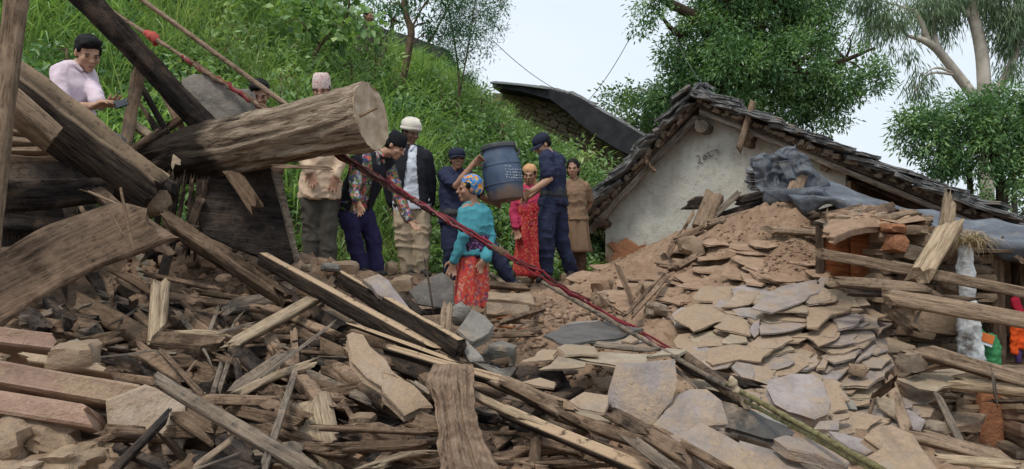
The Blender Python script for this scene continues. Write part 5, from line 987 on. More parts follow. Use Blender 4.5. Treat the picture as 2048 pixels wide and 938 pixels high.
def rock(px, py, w_, h_, mat, lab, d=.0, group=None, depth=1.0, rough=.22, name='rock', box=.45, n=4):
    dd = dep(px, py, d) if d < 1 else d; k = dd / F; SEED[0] += 1; V, Fc = rock_mesh(w_ * k, w_ * k * depth, h_ * k, SEED[0], rough, n, box)
    V = V + .035 * w_ * k * fbm(V / (w_ * k) * 9 + SEED[0], 3)[:, None] * (V / (np.linalg.norm(V, axis=1, keepdims=True) + 1e-9)); o = mk(name, V, Fc, MATS[mat], None, 'angle', Matrix.Translation(P(px, py, dd)) @ Matrix.Rotation(random.uniform(-.3, .3), 4, 'Z') @ Matrix.Rotation(random.uniform(-.2, .2), 4, 'Y')); tag(o, lab, name, group); return o
rock(145, 715, 90, 55, 'stone_tan', 'tan boulder on top of the long red stone', 3.35)
for a in [(30, 880, 110, 90, 3.0), (112, 830, 80, 30, 3.12), (112, 878, 82, 52, 3.0), (125, 925, 120, 50, 2.92), (20, 945, 110, 50, 2.9), (172, 885, 50, 44, 3.15), (215, 890, 60, 40, 3.1), (235, 925, 90, 50, 3.0), (-20, 835, 90, 50, 3.05), (60, 940, 70, 30, 2.85), (210, 840, 60, 40, 3.25), (-30, 720, 80, 30, 3.4), (290, 925, 60, 50, 3.05)]:
    rock(a[0], a[1], a[2], a[3], random.choice(['stone_tan', 'stone_tan', 'slate_muddy']), 'rough tan block in the stone pile below the red stones', a[4], 'rough blocks of the stone pile', .9, .34, 'stone', .5, 7)
wd('5', 560, 850, 3.15, 690, 950, 3.0, 60, 40, 10, 'wood_brown', 'brown board slanting below the greenish tan slab', 'board')
rock(305, 405, 56, 46, 'stone_tan', 'round tan boulder under the charred beams', 5.15)
RKS = [('6c', 315, 500, 230, 150, 'stone_tan', 'rounded tan rock beside the sliding pale slab', .06), ('6b', 1300, 680, 230, 150, 'slate_grey', 'angular grey rock below the smooth grey slab', .06), ('6b', 1020, 400, 140, 150, 'slate_grey', 'squared brown grey stone below the orange skirt', .22), ('6b', 140, 440, 260, 150, 'stone_tan', 'long tan rock above the sliding pale slab', .08),
       ('6b', 180, 60, 170, 100, 'stone_tan', 'tan stone under the shoes of the bending man', .08), ('6b', 80, 55, 130, 60, 'slate_grey', 'flat dark stone beside the bending man shoes', .06), ('6b', 520, 60, 90, 90, 'stone_tan', 'pale stone between the two men standing together', .06), ('6b', 600, 170, 150, 110, 'stone_tan', 'brown stone at the feet of the man in khaki trousers', .08), ('6b', 830, 40, 160, 110, 'stone_tan', 'flat tan stone right of the khaki trousers', .08),
       ('7c', 385, 725, 110, 80, 'stone_tan', 'tan stone among sticks in the mud slide', .05), ('7c', 670, 440, 170, 110, 'stone_tan', 'smooth tan stone half buried near the thick tan post', .08), ('7c', 440, 865, 140, 80, 'stone_wall', 'dark clod at the foot of the sticks', .05), ('8a', 640, 630, 160, 140, 'stone_wall', 'rough grey clod of mortar on the wall end', 4.75), ('8a', 215, 705, 120, 90, 'stone_tan', 'mud clod sitting on a purplish slate', .12), ('7', 50, 560, 60, 44, 'stone_tan', 'small pale stone left of the slate stack', .08), ('8b', 1370, 430, 170, 100, 'stone_wall', 'tan wall stone fallen at the base of the low wall', 4.45)]
for fr, x, y, w_, h_, m, lab, d in RKS:
    a = zp(fr, x, y); s = ZF[fr][2]; rock(a[0], a[1], w_ / s, h_ / s, m, lab, d, rough=.25)
# scattered fist-size stones
rg = random.Random(11)
for i in range(90):
    px, py = rg.choice([(rg.uniform(560, 1080), rg.uniform(600, 930)), (rg.uniform(380, 700), rg.uniform(500, 640)), (rg.uniform(1000, 1250), rg.uniform(540, 680)), (rg.uniform(1050, 1300), rg.uniform(840, 938))])
    s = rg.uniform(14, 38); rock(px, py, s, s * rg.uniform(.6, .85), rg.choice(['stone_tan', 'stone_tan', 'stone_wall', 'mud', 'mud']), 'fist sized brown stone scattered on the rubble', .02, 'small stones on the rubble', 1, .28, 'stone', .4, 3)
# extra small timbers filling the heap, same looks as the named ones
for i in range(240):
    px = rg.uniform(230, 1120); py = rg.uniform(585, 935)
    if px > 640 and py < 640 + (px - 640) * .25: continue
    an = rg.gauss(22, 24) if rg.random() < .75 else rg.uniform(-60, 60); ln = rg.uniform(50, 190); k = rg.choice('BBBBBCCTTGS')
    dx, dy = math.cos(R(an)) * ln, math.sin(R(an)) * ln * .8
    w_ = rg.uniform(6, 11) if k == 'S' else rg.uniform(14, 40)
    if py + dy > 1000: continue
    wd('o', px - dx / 2, py - dy / 2, rg.uniform(-.02, .15), px + dx / 2, py + dy / 2, rg.uniform(-.02, .15), w_, w_ * rg.uniform(.4, .9), rg.uniform(0, 60), GMAT[k], k, 'beam', rough=1.4, jag=(.06, .06))
for i in range(26):
    px = rg.uniform(-10, 250); py = rg.uniform(612, 700) - max(0, 120 - px) * .1; an = rg.gauss(15, 22); ln = rg.uniform(40, 110); k = rg.choice('BBCTTG'); dx, dy = math.cos(R(an)) * ln, math.sin(R(an)) * ln * .7; w_ = rg.uniform(12, 32)
    wd('o', px - dx / 2, py - dy / 2, rg.uniform(.03, .2), px + dx / 2, py + dy / 2, rg.uniform(.03, .2), w_, w_ * rg.uniform(.4, .9), rg.uniform(0, 60), GMAT[k], k, 'beam', rough=1.4, jag=(.06, .06))
# clods and crumbs nobody could count
def clods(name, n, reg, s0, s1, mat, lab, cl=1.0):
    base, Fb = rock_mesh(1, 1, 1, 3, .3, 1, .3); Fb = np.array([f for q in Fb for f in ((q[0], q[1], q[2]), (q[0], q[2], q[3]))]); Vs = []
    base2 = base
    pts = []
    while len(pts) < n:
        x, y = reg(); pts.append((x, y))
    pts = np.array(pts); z = rubble_z(pts[:, 0], pts[:, 1]) if len(pts) else 0
    for i in range(n):
        s = s0 * (s1 / s0) ** (RNG.uniform() ** 2.2); q = Quaternion(RNG.normal(size=4)).normalized().to_matrix(); A = np.array(q) * s * RNG.uniform(.5, 1.3, 3); A[2] *= .7
        Vs.append((base2 * (1 + .25 * RNG.normal(size=(len(base2), 1)))) @ A.T + np.array([pts[i, 0], pts[i, 1], z[i] + s * .15]))
    V = np.concatenate(Vs); Fa = (np.arange(n)[:, None, None] * len(base) + Fb[None]).reshape(-1, 3)
    tag(mk(name, V, Fa, MATS[mat]), lab, 'clods', kind='stuff')
def reg_mud():
    while 1:
        px, py = RNG.uniform(1050, 1800), RNG.uniform(420, 800); x, y = (px - 1024) / F, 0
        p = PGf(px, py)
        if vnoise(np.array([[p[0] * 2.2, p[1] * 1.1, 4.]]))[0] > RNG.uniform(-.5, .5): return p
_HC = {}
def PGf(px, py):
    k = (int(px / 12), int(py / 8))
    if k not in _HC: _HC[k] = hit(k[0] * 12 + 6, k[1] * 8 + 4)
    d = _HC[k] + RNG.uniform(-.12, .12); return ((px - 1024) / F * d, d)
def reg_heap(): return PGf(RNG.uniform(200, 1250), RNG.uniform(500, 938))
def reg_line():
    # crumbly furrows running down the slide
    a = [((1560, 440), (1400, 620)), ((1620, 450), (1500, 580)), ((1500, 430), (1250, 640)), ((1330, 470), (1150, 560)), ((1680, 470), (1540, 600)), ((1420, 480), (1300, 640))][RNG.integers(6)]; t_ = RNG.uniform()
    return PGf(a[0][0] + (a[1][0] - a[0][0]) * t_ + RNG.normal(0, 14), a[0][1] + (a[1][1] - a[0][1]) * t_ + RNG.normal(0, 6))
clods('mud_clods', 2400, reg_mud, .005, .032, 'mud', 'crumbly brown clods scattered over the mud slide')
clods('furrow_clods', 1600, reg_line, .008, .035, 'mud', 'dark crumbs in the furrows of the mud slide')
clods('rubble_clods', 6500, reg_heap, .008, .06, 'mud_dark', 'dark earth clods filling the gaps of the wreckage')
def reg_mid():
    a = [(480, 560, 90, 40), (640, 720, 80, 60), (700, 800, 60, 40), (1080, 640, 90, 30), (1120, 900, 120, 30), (560, 640, 80, 30), (900, 860, 60, 50)][RNG.integers(7)]; return PGf(RNG.normal(a[0], a[2] * .6), RNG.normal(a[1], a[3] * .6))
clods('earth_lumps', 2600, reg_mid, .012, .075, 'mud', 'lumps of brown earth heaped between the fallen timbers')
# ================================================================ people
def fab(name, cols, scale=30, rough=.9, weave=.2, mixn=None):
    t = NT(name, rough, .15)
    if len(cols) == 1:
        n1 = t.noise(5, 4, .6); c = t.ramp(n1, [(.3, tuple(x * .72 for x in cols[0])), (.7, cols[0])])
    else:
        v = t.n('TexVoronoi'); v.inputs['Scale'].default_value = scale * 1.5
        nz_ = t.n('TexNoise'); nz_.inputs['Scale'].default_value = scale * 1.1; t.l(t.tc.outputs['Object'], nz_.inputs['Vector']); vm = t.n('VectorMath', operation='SCALE'); vm.inputs['Scale'].default_value = 1.6 / scale; t.l(nz_.outputs['Color'], vm.inputs[0])
        va = t.n('VectorMath', operation='ADD'); t.l(t.tc.outputs['Object'], va.inputs[0]); t.l(vm.outputs[0], va.inputs[1]); t.l(va.outputs[0], v.inputs['Vector'])
        s = t.n('SeparateColor'); t.l(v.outputs['Color'], s.inputs[0]); r = t.n('ValToRGB'); r.color_ramp.interpolation = 'CONSTANT'; e = r.color_ramp.elements
        while len(e) < len(cols): e.new(.5)
        for i, (el, c_) in enumerate(zip(e, cols)): el.position = i / len(cols); el.color = (*c_, 1)
        t.l(s.outputs[0], r.inputs['Fac']); c = r.outputs['Color']
    t.bump(t.noise(40, 3, .6), weave, .006); return t.col(c)
def skinmat(name, c):
    t = NT(name, .55, .35); n1 = t.noise(9, 4, .6); t.bump(t.noise(60, 2), .1, .004)
    t.b.inputs['Subsurface Weight'].default_value = .08; t.b.inputs['Subsurface Radius'].default_value = (.02, .008, .004)
    return t.col(t.ramp(n1, [(.3, tuple(x * .75 for x in c)), (.7, c)]))
skinmat('skin_a', (.46, .27, .18)); skinmat('skin_b', (.35, .19, .125)); skinmat('skin_c', (.17, .092, .062))
plain('hair_black', (.012, .011, .012), .7, .15, .5, 40, .6); plain('eye_dark', (.015, .012, .01), .2, .6); plain('boot_black', (.02, .02, .022), .55, .4, .4, 20, .3)
fab('cl_pink', [(.72, .6, .68)]); fab('cl_navy', [(.03, .037, .075)]); fab('cl_navy_cap', [(.025, .03, .055)]); fab('cl_trouser_navy', [(.034, .03, .085)]); fab('cl_vest', [(.022, .023, .03)]); fab('cl_white', [(.62, .67, .75)]); fab('cl_khaki', [(.46, .37, .26)])
fab('cl_grey', [(.085, .078, .065)]); fab('cl_tan', [(.62, .47, .34)]); fab('cl_floral', [(.1, .15, .055), (.42, .09, .09), (.05, .06, .06), (.35, .37, .36), (.14, .2, .08), (.45, .14, .12), (.08, .09, .2)], 26)
fab('cl_teal', [(.075, .3, .36)]); fab('cl_skirt', [(.52, .06, .05), (.55, .085, .06), (.58, .15, .08), (.48, .05, .06), (.16, .08, .14), (.54, .075, .055), (.55, .09, .06), (.52, .24, .18)], 34); fab('cl_sash', [(.04, .02, .05), (.2, .08, .2), (.03, .02, .04)], 30)
fab('cl_sari', [(.42, .025, .04), (.36, .02, .035), (.5, .07, .05), (.4, .03, .05), (.52, .17, .1)], 45); fab('cl_pinksleeve', [(.5, .05, .12)]); fab('cl_browndress', [(.25, .165, .105)]); fab('cl_brown', [(.1, .06, .04)])
fab('cl_topi', [(.6, .5, .47), (.5, .28, .27), (.62, .55, .52), (.57, .45, .43)], 60); fab('cl_black', [(.014, .015, .018)]); fab('cl_turban', [(.68, .63, .55)]); fab('cl_scarf', [(.05, .17, .44), (.1, .3, .58), (.58, .25, .05), (.06, .2, .46), (.6, .42, .12), (.08, .24, .5)], 22); fab('cl_tanscarf', [(.58, .33, .17)])
plain('lip', (.16, .06, .05), .6); plain('phone_glass', (.015, .017, .02), .15, .6, .2); plain('thread', (.55, .12, .04), .8)

def etube(pts, rl, rd, lat, n=14, cap=True):
    pts = [Vector(p) for p in pts]; m = len(pts); P_, RL, RD = list(pts), list(rl), list(rd)
    if cap:
        t0 = (pts[0] - pts[1]).normalized(); t1 = (pts[-1] - pts[-2]).normalized(); a, b = min(rl[0], rd[0]), min(rl[-1], rd[-1])
        P_ = [pts[0] + t0 * a * .85, pts[0] + t0 * a * .5] + P_ + [pts[-1] + t1 * b * .5, pts[-1] + t1 * b * .85]
        RL = [rl[0] * .45, rl[0] * .85] + RL + [rl[-1] * .85, rl[-1] * .45]; RD = [rd[0] * .45, rd[0] * .85] + RD + [rd[-1] * .85, rd[-1] * .45]
    V = []; Fc = []
    for i, p in enumerate(P_):
        t = (P_[min(i + 1, len(P_) - 1)] - P_[max(i - 1, 0)]).normalized(); l = lat - t * lat.dot(t)
        l = l.normalized() if l.length > 1e-4 else t.orthogonal().normalized(); b = t.cross(l)
        for k in range(n): an = 2 * math.pi * k / n; V.append(p + l * math.cos(an) * RL[i] + b * math.sin(an) * RD[i])
    for i in range(len(P_) - 1):
        for k in range(n): Fc.append((i * n + k, i * n + (k + 1) % n, (i + 1) * n + (k + 1) % n, (i + 1) * n + k))
    Fc.append(tuple(range(n))[::-1]); Fc.append(tuple(range((len(P_) - 1) * n, len(P_) * n)))
    return [tuple(v) for v in V], Fc
def ell(c, M, r, n=12):
    """ellipsoid: centre in head frame M (3x3 columns right, fwd, up + origin)"""
    V = []; Fc = []
    for i in range(n + 1):
        th = math.pi * i / n
        for k in range(n * 2):
            ph = math.pi * k / n; V.append(tuple(M @ (Vector(c) + Vector((r[0] * math.sin(th) * math.cos(ph), r[1] * math.sin(th) * math.sin(ph), r[2] * math.cos(th))))))
    m = n * 2
    for i in range(n):
        for k in range(m): Fc.append((i * m + k, (i + 1) * m + k, (i + 1) * m + (k + 1) % m, i * m + (k + 1) % m))
    return V, Fc
def lathe(M, prof, n=24, nz=0, seed=0):
    V = []; Fc = []
    for (z, rx, ry, yo) in prof:
        for k in range(n): an = 2 * math.pi * k / n; V.append(tuple(M @ Vector((rx * math.cos(an), yo + ry * math.sin(an), z))))
    for i in range(len(prof) - 1):
        for k in range(n): Fc.append((i * n + k, i * n + (k + 1) % n, (i + 1) * n + (k + 1) % n, (i + 1) * n + k))
    Fc.append(tuple(range(n))[::-1]); Fc.append(tuple(range((len(prof) - 1) * n, len(prof) * n))); return V, Fc
def remeshed(name, chunks, voxel, mat, parent, smooth=3, wr=0, fr=9, seed=0):
    V = []; Fc = []
    for v, f in chunks: k = len(V); V += v; Fc += [tuple(i + k for i in q) for q in f]
    me = bpy.data.meshes.new('tmp'); me.from_pydata(V, [], Fc); ob = bpy.data.objects.new('tmp', me); COL.objects.link(ob)
    m = ob.modifiers.new('r', 'REMESH'); m.mode = 'VOXEL'; m.voxel_size = voxel
    if smooth: s = ob.modifiers.new('s', 'SMOOTH'); s.factor = .5; s.iterations = smooth
    dg = bpy.context.evaluated_depsgraph_get(); nm = bpy.data.meshes.new_from_object(ob.evaluated_get(dg)); bpy.data.objects.remove(ob)
    nm.name = name; N = len(nm.vertices)
    if wr and N:
        co = np.empty(N * 3, np.float32); nm.vertices.foreach_get('co', co); no = np.empty(N * 3, np.float32); nm.vertices.foreach_get('normal', no); co = co.reshape(-1, 3); no = no.reshape(-1, 3)
        w_ = fbm(co * np.array([fr, fr, fr * .55]) + seed, 3); w2 = (1 - np.abs(vnoise(co * np.array([fr * .8, fr * .8, fr * 1.7]) + seed * 2 + 5 + .5 * w_[:, None]))) ** 3; w3 = (1 - np.abs(vnoise(co * np.array([fr * 1.9, fr * 1.9, fr * 1.1]) + seed + 11))) ** 3
        co = co + no * (wr * (w_ * .55 + w2 * .8 + w3 * .5 - .5))[:, None]; nm.vertices.foreach_set('co', co.astype(np.float32).ravel())
    # re-centre on the person's own origin so patterns stay with the figure
    nm.transform(Matrix.Translation(-parent.location)); nm.polygons.foreach_set('use_smooth', np.ones(len(nm.polygons), bool)); nm.materials.clear(); nm.materials.append(mat); nm.update()
    o = bpy.data.objects.new(name, nm); COL.objects.link(o); o.parent = parent; return o
def raw(name, vf, mat, parent, smooth=True):
    me = mesh_np(name, vf[0], vf[1], smooth); me.transform(Matrix.Translation(-parent.location)); me.materials.append(mat)
    o = bpy.data.objects.new(name, me); COL.objects.link(o); o.parent = parent; return o
def hand(w, d, pn, ts, curl, s=1.0):
    d = d.normalized(); pn = (pn - d * pn.dot(d)).normalized(); lat = d.cross(pn); out = []
    out.append(etube([w - d * .02, w + d * .04 * s, w + d * .09 * s], [.026 * s, .037 * s, .041 * s], [.02 * s, .017 * s, .014 * s], lat, 12))
    for i in range(4):
        f = (d + lat * (i - 1.5) * .16).normalized(); b = w + d * .082 * s + lat * (i - 1.5) * .022 * s; L = [.068, .082, .077, .06][i if ts < 0 else 3 - i] * s
        d1 = (f * math.cos(curl * .6) + pn * math.sin(curl * .6)); d2 = (f * math.cos(curl * 1.5) + pn * math.sin(curl * 1.5)); p1 = b + d1 * L * .55
        out.append(etube([b, p1, p1 + d2 * L * .5], [.0105 * s, .0098 * s, .0085 * s], [.0105 * s, .0098 * s, .0085 * s], lat, 8))
    b = w + d * .02 * s + lat * ts * .03 * s; p1 = b + (d * .6 + lat * ts * .7 + pn * .1).normalized() * .045 * s
    out.append(etube([b, p1, p1 + (d * .9 + lat * ts * .2 + pn * .25).normalized() * .036 * s], [.014 * s, .012 * s, .0095 * s], [.014 * s, .012 * s, .0095 * s], pn, 8)); return out
def person(label, D, J, face, skin='skin_a', top='cl_pink', bottom='cl_navy', sleeves=('long', 'long'), hat=None, hair=True, hs=1.0, build=1.0, shoe='boot_black', skirt=None, shirt_low=.5, vest=None, curl=.5, palm=None, collar=True, hairm='hair_black', loose=1.0, group=None, upt=None, sash=None, wr=.017, vx=.0085, trl=1.0):
    j = {k: P(v[0], v[1], D + (v[2] if len(v) > 2 else 0)) for k, v in J.items()}
    an = (j['anL'] + j['anR']) / 2; root = empty('person', (an.x, an.y, min(j['anL'].z, j['anR'].z) - .08)); tag(root, label, 'person', group, kind='thing'); bpy.context.view_layer.update()
    lat = (j['shR'] - j['shL']).normalized(); hip = (j['hipL'] + j['hipR']) / 2; sh = (j['shL'] + j['shR']) / 2; neck = j['neck']; b = build
    f = Vector(face).normalized(); up0 = Vector(upt) if upt else Vector((0, 0, 1)); uh = (up0 - f * up0.dot(f)).normalized(); rt = f.cross(uh)
    HMx = Matrix((rt, f, uh)).transposed().to_4x4() @ Matrix.Scale(hs, 4); HMx.translation = j['head']
    # ---- body
    ch = []
    spine = [hip - (sh - hip).normalized() * .04, hip + (sh - hip) * .08, hip.lerp(sh, .4), hip.lerp(sh, .75), sh.lerp(neck, .1), neck]
    rl = [.12 * b, .13 * b, .11 * b, .125 * b, .11 * b, .06 * b]; rd = [.08 * b, .085 * b, .075 * b, .085 * b, .07 * b, .055 * b]
    ch.append(etube(spine, rl, rd, lat, 18)); ch.append(etube([neck, j['head'] + HMx.to_3x3() @ Vector((0, -.025, -.07))], [.055 * b, .05], [.055 * b, .052], lat, 12))
    for s in 'LR':
        ch.append(etube([neck.lerp(j['sh' + s], .3), j['sh' + s]], [.06 * b, .055 * b], [.06 * b, .055 * b], lat, 12))
        ch.append(etube([j['sh' + s], j['sh' + s].lerp(j['el' + s], .4), j['el' + s], j['el' + s].lerp(j['wr' + s], .3), j['wr' + s]], [.05 * b, .049 * b, .038 * b, .039 * b, .025], [.05 * b, .049 * b, .038 * b, .039 * b, .028], lat, 12))
        d = j['ha' + s] - j['wr' + s]; pn = Vector(palm[s]) if palm and s in palm else Vector((0, -.6, -.5)); cu = curl[s] if isinstance(curl, dict) else curl
        ch += hand(j['wr' + s], d, pn, 1 if s == 'L' else -1, cu)
        ch.append(etube([j['hip' + s], j['hip' + s].lerp(j['kn' + s], .5), j['kn' + s], j['kn' + s].lerp(j['an' + s], .35), j['an' + s]], [.07 * b, .065 * b, .05 * b, .05 * b, .036], [.07 * b, .065 * b, .05 * b, .05 * b, .04], lat, 12))
        ch.append(etube([j['an' + s] - Vector((0, 0, .03)), j['to' + s]], [.04, .038], [.035, .026], lat, 10))
    H = lambda c, r: ell(c, HMx, r)
    ch += [H((0, -.012, .03), (.073, .092, .088)), H((0, .03, -.035), (.06, .06, .08)), H((0, .062, -.097), (.03, .026, .022)), H((0, .012, -.06), (.056, .06, .05)), H((0, .08, .014), (.05, .013, .012)), H((0, .094, -.008), (.011, .018, .032)), H((0, .108, -.03), (.018, .018, .013)),
           H((-.036, .064, -.03), (.026, .024, .026)), H((.036, .064, -.03), (.026, .024, .026)), H((0, .087, -.062), (.026, .014, .0075)), H((0, .085, -.075), (.022, .014, .007)), H((-.074, -.008, -.012), (.009, .02, .03)), H((.074, -.008, -.012), (.009, .02, .03))]
    raw_body = remeshed('body', ch, vx, MATS[skin], root, 2)
    for s in (-1, 1):
        raw('eye', ell((.032 * s, .083, -.004), HMx, (.0105, .0055, .004), 6), MATS['eye_dark'], root)
        raw('eyebrow', ell((.034 * s, .095, .016), HMx, (.019, .005, .0032), 6), MATS['hair_black'], root)
    raw('mouth', ell((0, .099, -.0685), HMx, (.018, .004, .0022), 6), MATS['lip'], root)
    if hair:
        hc = [H((0, -.024, .046), (.083, .095, .083)), H((0, -.045, -.005), (.078, .072, .06)), H((-.066, .012, .03), (.018, .03, .035)), H((.066, .012, .03), (.018, .03, .035))]
        if hair == 'long': hc += [H((0, -.075, -.05), (.06, .045, .07)), H((.05, -.04, -.04), (.03, .05, .06)), H((-.05, -.04, -.04), (.03, .05, .06))]
        if hair == 'thick': hc += [H((0, .03, .085), (.07, .065, .04)), H((.03, .06, .075), (.05, .035, .03))]
        remeshed('hair', hc, .009, MATS[hairm], root, 1, .007, 40)
    # ---- clothes
    if top:
        e = .02 * loose; dn = hip + (hip - sh).normalized() * (shirt_low * .3)
        sp = [dn, hip, hip.lerp(sh, .35), hip.lerp(sh, .72), sh.lerp(neck, .05), neck - (neck - sh) * .15]
        q = [etube(sp, [.178 * b + e, .172 * b + e, .145 * b + e, .158 * b + e, .14 * b + e * .6, .07], [.125 * b + e, .125 * b + e, .108 * b + e, .12 * b + e, .095 * b + e * .6, .068], lat, 20, False)]
        for s, sl_ in zip('LR', sleeves):
            q.append(etube([neck.lerp(j['sh' + s], .25), j['sh' + s]], [.068 * b, .066 * b], [.068 * b, .066 * b], lat, 12))
            if sl_ == 'long': q.append(etube([j['sh' + s], j['el' + s], j['el' + s].lerp(j['wr' + s], .95)], [.066 * b, .056 * b + e * .2, .042 + e * .3], [.066 * b, .056 * b + e * .2, .042 + e * .3], lat, 12))
            elif sl_ == 'roll': q.append(etube([j['sh' + s], j['el' + s], j['el' + s].lerp(j['wr' + s], .25)], [.066 * b, .06 * b, .056], [.066 * b, .06 * b, .056], lat, 12))
            elif sl_ == 'short': q.append(etube([j['sh' + s], j['sh' + s].lerp(j['el' + s], .78)], [.068 * b, .068 * b], [.068 * b, .068 * b], lat, 12))
        remeshed('shirt', q, .011, MATS[top], root, 3, wr, 9, D)
        if collar:
            fw = lat.cross(Vector((0, 0, 1))); fw = fw if fw.dot(f) > 0 else -fw
            for s in (-1, 1):
                remeshed('collar', [etube([neck + lat * s * .06 - fw * .02 + Vector((0, 0, .03)), neck + lat * s * .052 + fw * .05 + Vector((0, 0, .01)), neck + lat * s * .03 + fw * .085 - Vector((0, 0, .03))], [.014, .018, .012], [.026, .024, .014], fw, 8)], .008, MATS[top], root, 2)
    if vest:
        e = .03
        fw = lat.cross(Vector((0, 0, 1))); fw = fw if fw.dot(f) > 0 else -fw; ax = (sh - hip).normalized(); fwn = ax.cross(lat); fwn = fwn if fwn.dot(fw) > 0 else -fwn
        q = [etube([hip.lerp(sh, -.06), hip.lerp(sh, .35), hip.lerp(sh, .72), sh.lerp(neck, .02), neck - (neck - sh) * .3], [.17 * b + e, .155 * b + e, .165 * b + e, .14 * b + e, .085], [.125 * b + e, .118 * b + e, .128 * b + e, .1 * b + e, .085], lat, 20)]
        for s in 'LR': q.append(etube([neck.lerp(j['sh' + s], .3), j['sh' + s]], [.078 * b, .078 * b], [.078 * b, .078 * b], lat, 12))
        if vest != 'open':
            for s in 'LR': q.append(etube([j['sh' + s], j['el' + s], j['el' + s].lerp(j['wr' + s], .92)], [.088 * b, .082 * b, .075], [.088 * b, .082 * b, .075], lat, 12))
        vo = remeshed('waistcoat' if vest == 'open' else 'jacket', q, .012, MATS['cl_vest'], root, 3, .007, 8, D); me = vo.data
        import bmesh
        bm = bmesh.new(); bm.from_mesh(me); bm.faces.ensure_lookup_table(); kill = []
        for fc in bm.faces:
            p = fc.calc_center_median() + root.location - hip; lx = p.dot(lat); ly = p.dot(fwn); h_ = p.dot(ax) / (sh - hip).length
            if ly > .02 and abs(lx) < .045 + .05 * max(0, 1 - h_) and abs(lx) < .1: kill.append(fc)
        bmesh.ops.delete(bm, geom=kill, context='FACES'); bm.to_mesh(me); bm.free()
        sd_ = vo.modifiers.new('s', 'SOLIDIFY'); sd_.thickness = .008
    if bottom:
        q = [etube([hip + (sh - hip) * .08, hip, hip - Vector((0, 0, .07))], [.14 * b, .148 * b, .15 * b], [.1 * b, .105 * b, .11 * b], lat, 18)]
        for s in 'LR':
            A, K, G = j['hip' + s], j['kn' + s], j['an' + s]; g2 = K.lerp(G, trl)
            q.append(etube([A, A.lerp(K, .5), K, K.lerp(g2, .5), g2], [.092 * b, .095 * b * loose, .08 * b * loose, .076 * b * loose, .07 * loose], [.095 * b, .095 * b * loose, .082 * b * loose, .08 * b * loose, .074 * loose], lat, 14))
        remeshed('trousers', q, .012, MATS[bottom], root, 3, wr * 1.15, 8, D + 3)
    if skirt:
        m_, topz, botz, r0, r1, bx, by = skirt; c0 = hip + (sh - hip) * topz; c1 = P(bx, by, D + .02); n = 56; V = []; Fc = []; rows = 18
        for i in range(rows):
            t = i / (rows - 1); c_ = c0.lerp(c1, t); r_ = r0 + (r1 - r0) * (t ** .7)
            for k in range(n):
                a = 2 * math.pi * k / n; fo = (.02 + .02 * t) * t ** .5 * (math.sin(a * 7 + 2.2 * t) + .6 * math.sin(a * 13 + 1 + D) + .5 * math.sin(a * 4 - t * 3)) * .5
                V.append(tuple(c_ + lat * math.cos(a) * (r_ + fo) + lat.cross(Vector((0, 0, 1))) * math.sin(a) * (r_ * .82 + fo)))
        for i in range(rows - 1):
            for k in range(n): Fc.append((i * n + k, (i + 1) * n + k, (i + 1) * n + (k + 1) % n, i * n + (k + 1) % n))
        Fc.append(tuple(range(n))); Fc.append(tuple(range((rows - 1) * n, rows * n))[::-1]); raw('skirt', (V, Fc), MATS[m_], root)
    if sash:
        m_, a, b_ = sash; q = [etube([hip.lerp(sh, a), hip.lerp(sh, (a + b_) / 2), hip.lerp(sh, b_)], [.175 * b, .18 * b, .17 * b], [.145 * b, .15 * b, .14 * b], lat, 18)]; remeshed('waistband', q, .011, MATS[m_], root, 2, .01, 14)
    if hat == 'police':
        q0 = hip.lerp(sh, .13); q1 = hip.lerp(sh, .16); remeshed('belt', [etube([q0, q1], [.19 * b, .188 * b], [.148 * b, .146 * b], lat, 20)], .01, MATS['boot_black'], root, 1)
        for s in 'LR':
            m_ = j['hip' + s].lerp(j['kn' + s], .62); sd = lat * (-1 if s == 'L' else 1); remeshed('pocket', [etube([m_ + sd * .085 + Vector((0, 0, .07)), m_ + sd * .082 - Vector((0, 0, .07))], [.022, .022], [.06, .06], sd, 10)], .012, MATS[bottom], root, 1, .006, 14)
    if shoe:
        for s in 'LR':
            A, T_ = j['an' + s], j['to' + s]; q = [etube([A + Vector((0, 0, .07)), A, A - Vector((0, 0, .04))], [.055, .052, .05], [.055, .05, .05], lat, 12), etube([A - Vector((0, 0, .045)) - (T_ - A) * .15, A.lerp(T_, .5), T_], [.045, .048, .044], [.034, .038, .03], lat, 12)]
            remeshed('boot', q, .01, MATS[shoe], root, 2)
    # ---- headgear
    if hat == 'topi' or hat == 'black_topi':
        m_ = 'cl_topi' if hat == 'topi' else 'cl_black'; h_ = .135 if hat == 'topi' else .11
        raw('cap', lathe(HMx, [(.012, .083, .1, -.01), (.03, .087, .105, -.012), (.03 + h_ * .55, .082, .098, -.016), (.03 + h_ * .9, .07, .086, -.02), (.03 + h_, .05, .066, -.02)]), MATS[m_], root)
    if hat == 'police':
        cp = raw('cap', lathe(HMx, [(.02, .086, .103, -.01), (.05, .09, .107, -.01), (.08, .088, .104, -.012), (.108, .068, .082, -.015), (.12, .03, .036, -.015)]), MATS['cl_navy_cap'], root)
        V = []; n = 12
        for k in range(n + 1):
            a = math.pi * (.1 + .8 * k / n); c_, s_ = math.cos(a), math.sin(a)
            V += [Vector((.086 * c_, .1 * s_ - .01, .03)), Vector((.08 * c_, .1 * s_ + .078 * s_ - .01, .012 - .012 * abs(c_)))]
        Vb = [v - Vector((0, 0, .006)) for v in V]; m = len(V); Fc = []
        for k in range(n): a = 2 * k; Fc += [(a, a + 2, a + 3, a + 1), (m + a, m + a + 1, m + a + 3, m + a + 2), (a + 1, a + 3, m + a + 3, m + a + 1), (a, m + a, m + a + 2, a + 2)]
        Fc += [(0, 1, m + 1, m), (2 * n, m + 2 * n, m + 2 * n + 1, 2 * n + 1)]; raw('visor', ([tuple(HMx @ v) for v in V + Vb], Fc), MATS['cl_navy_cap'], root)
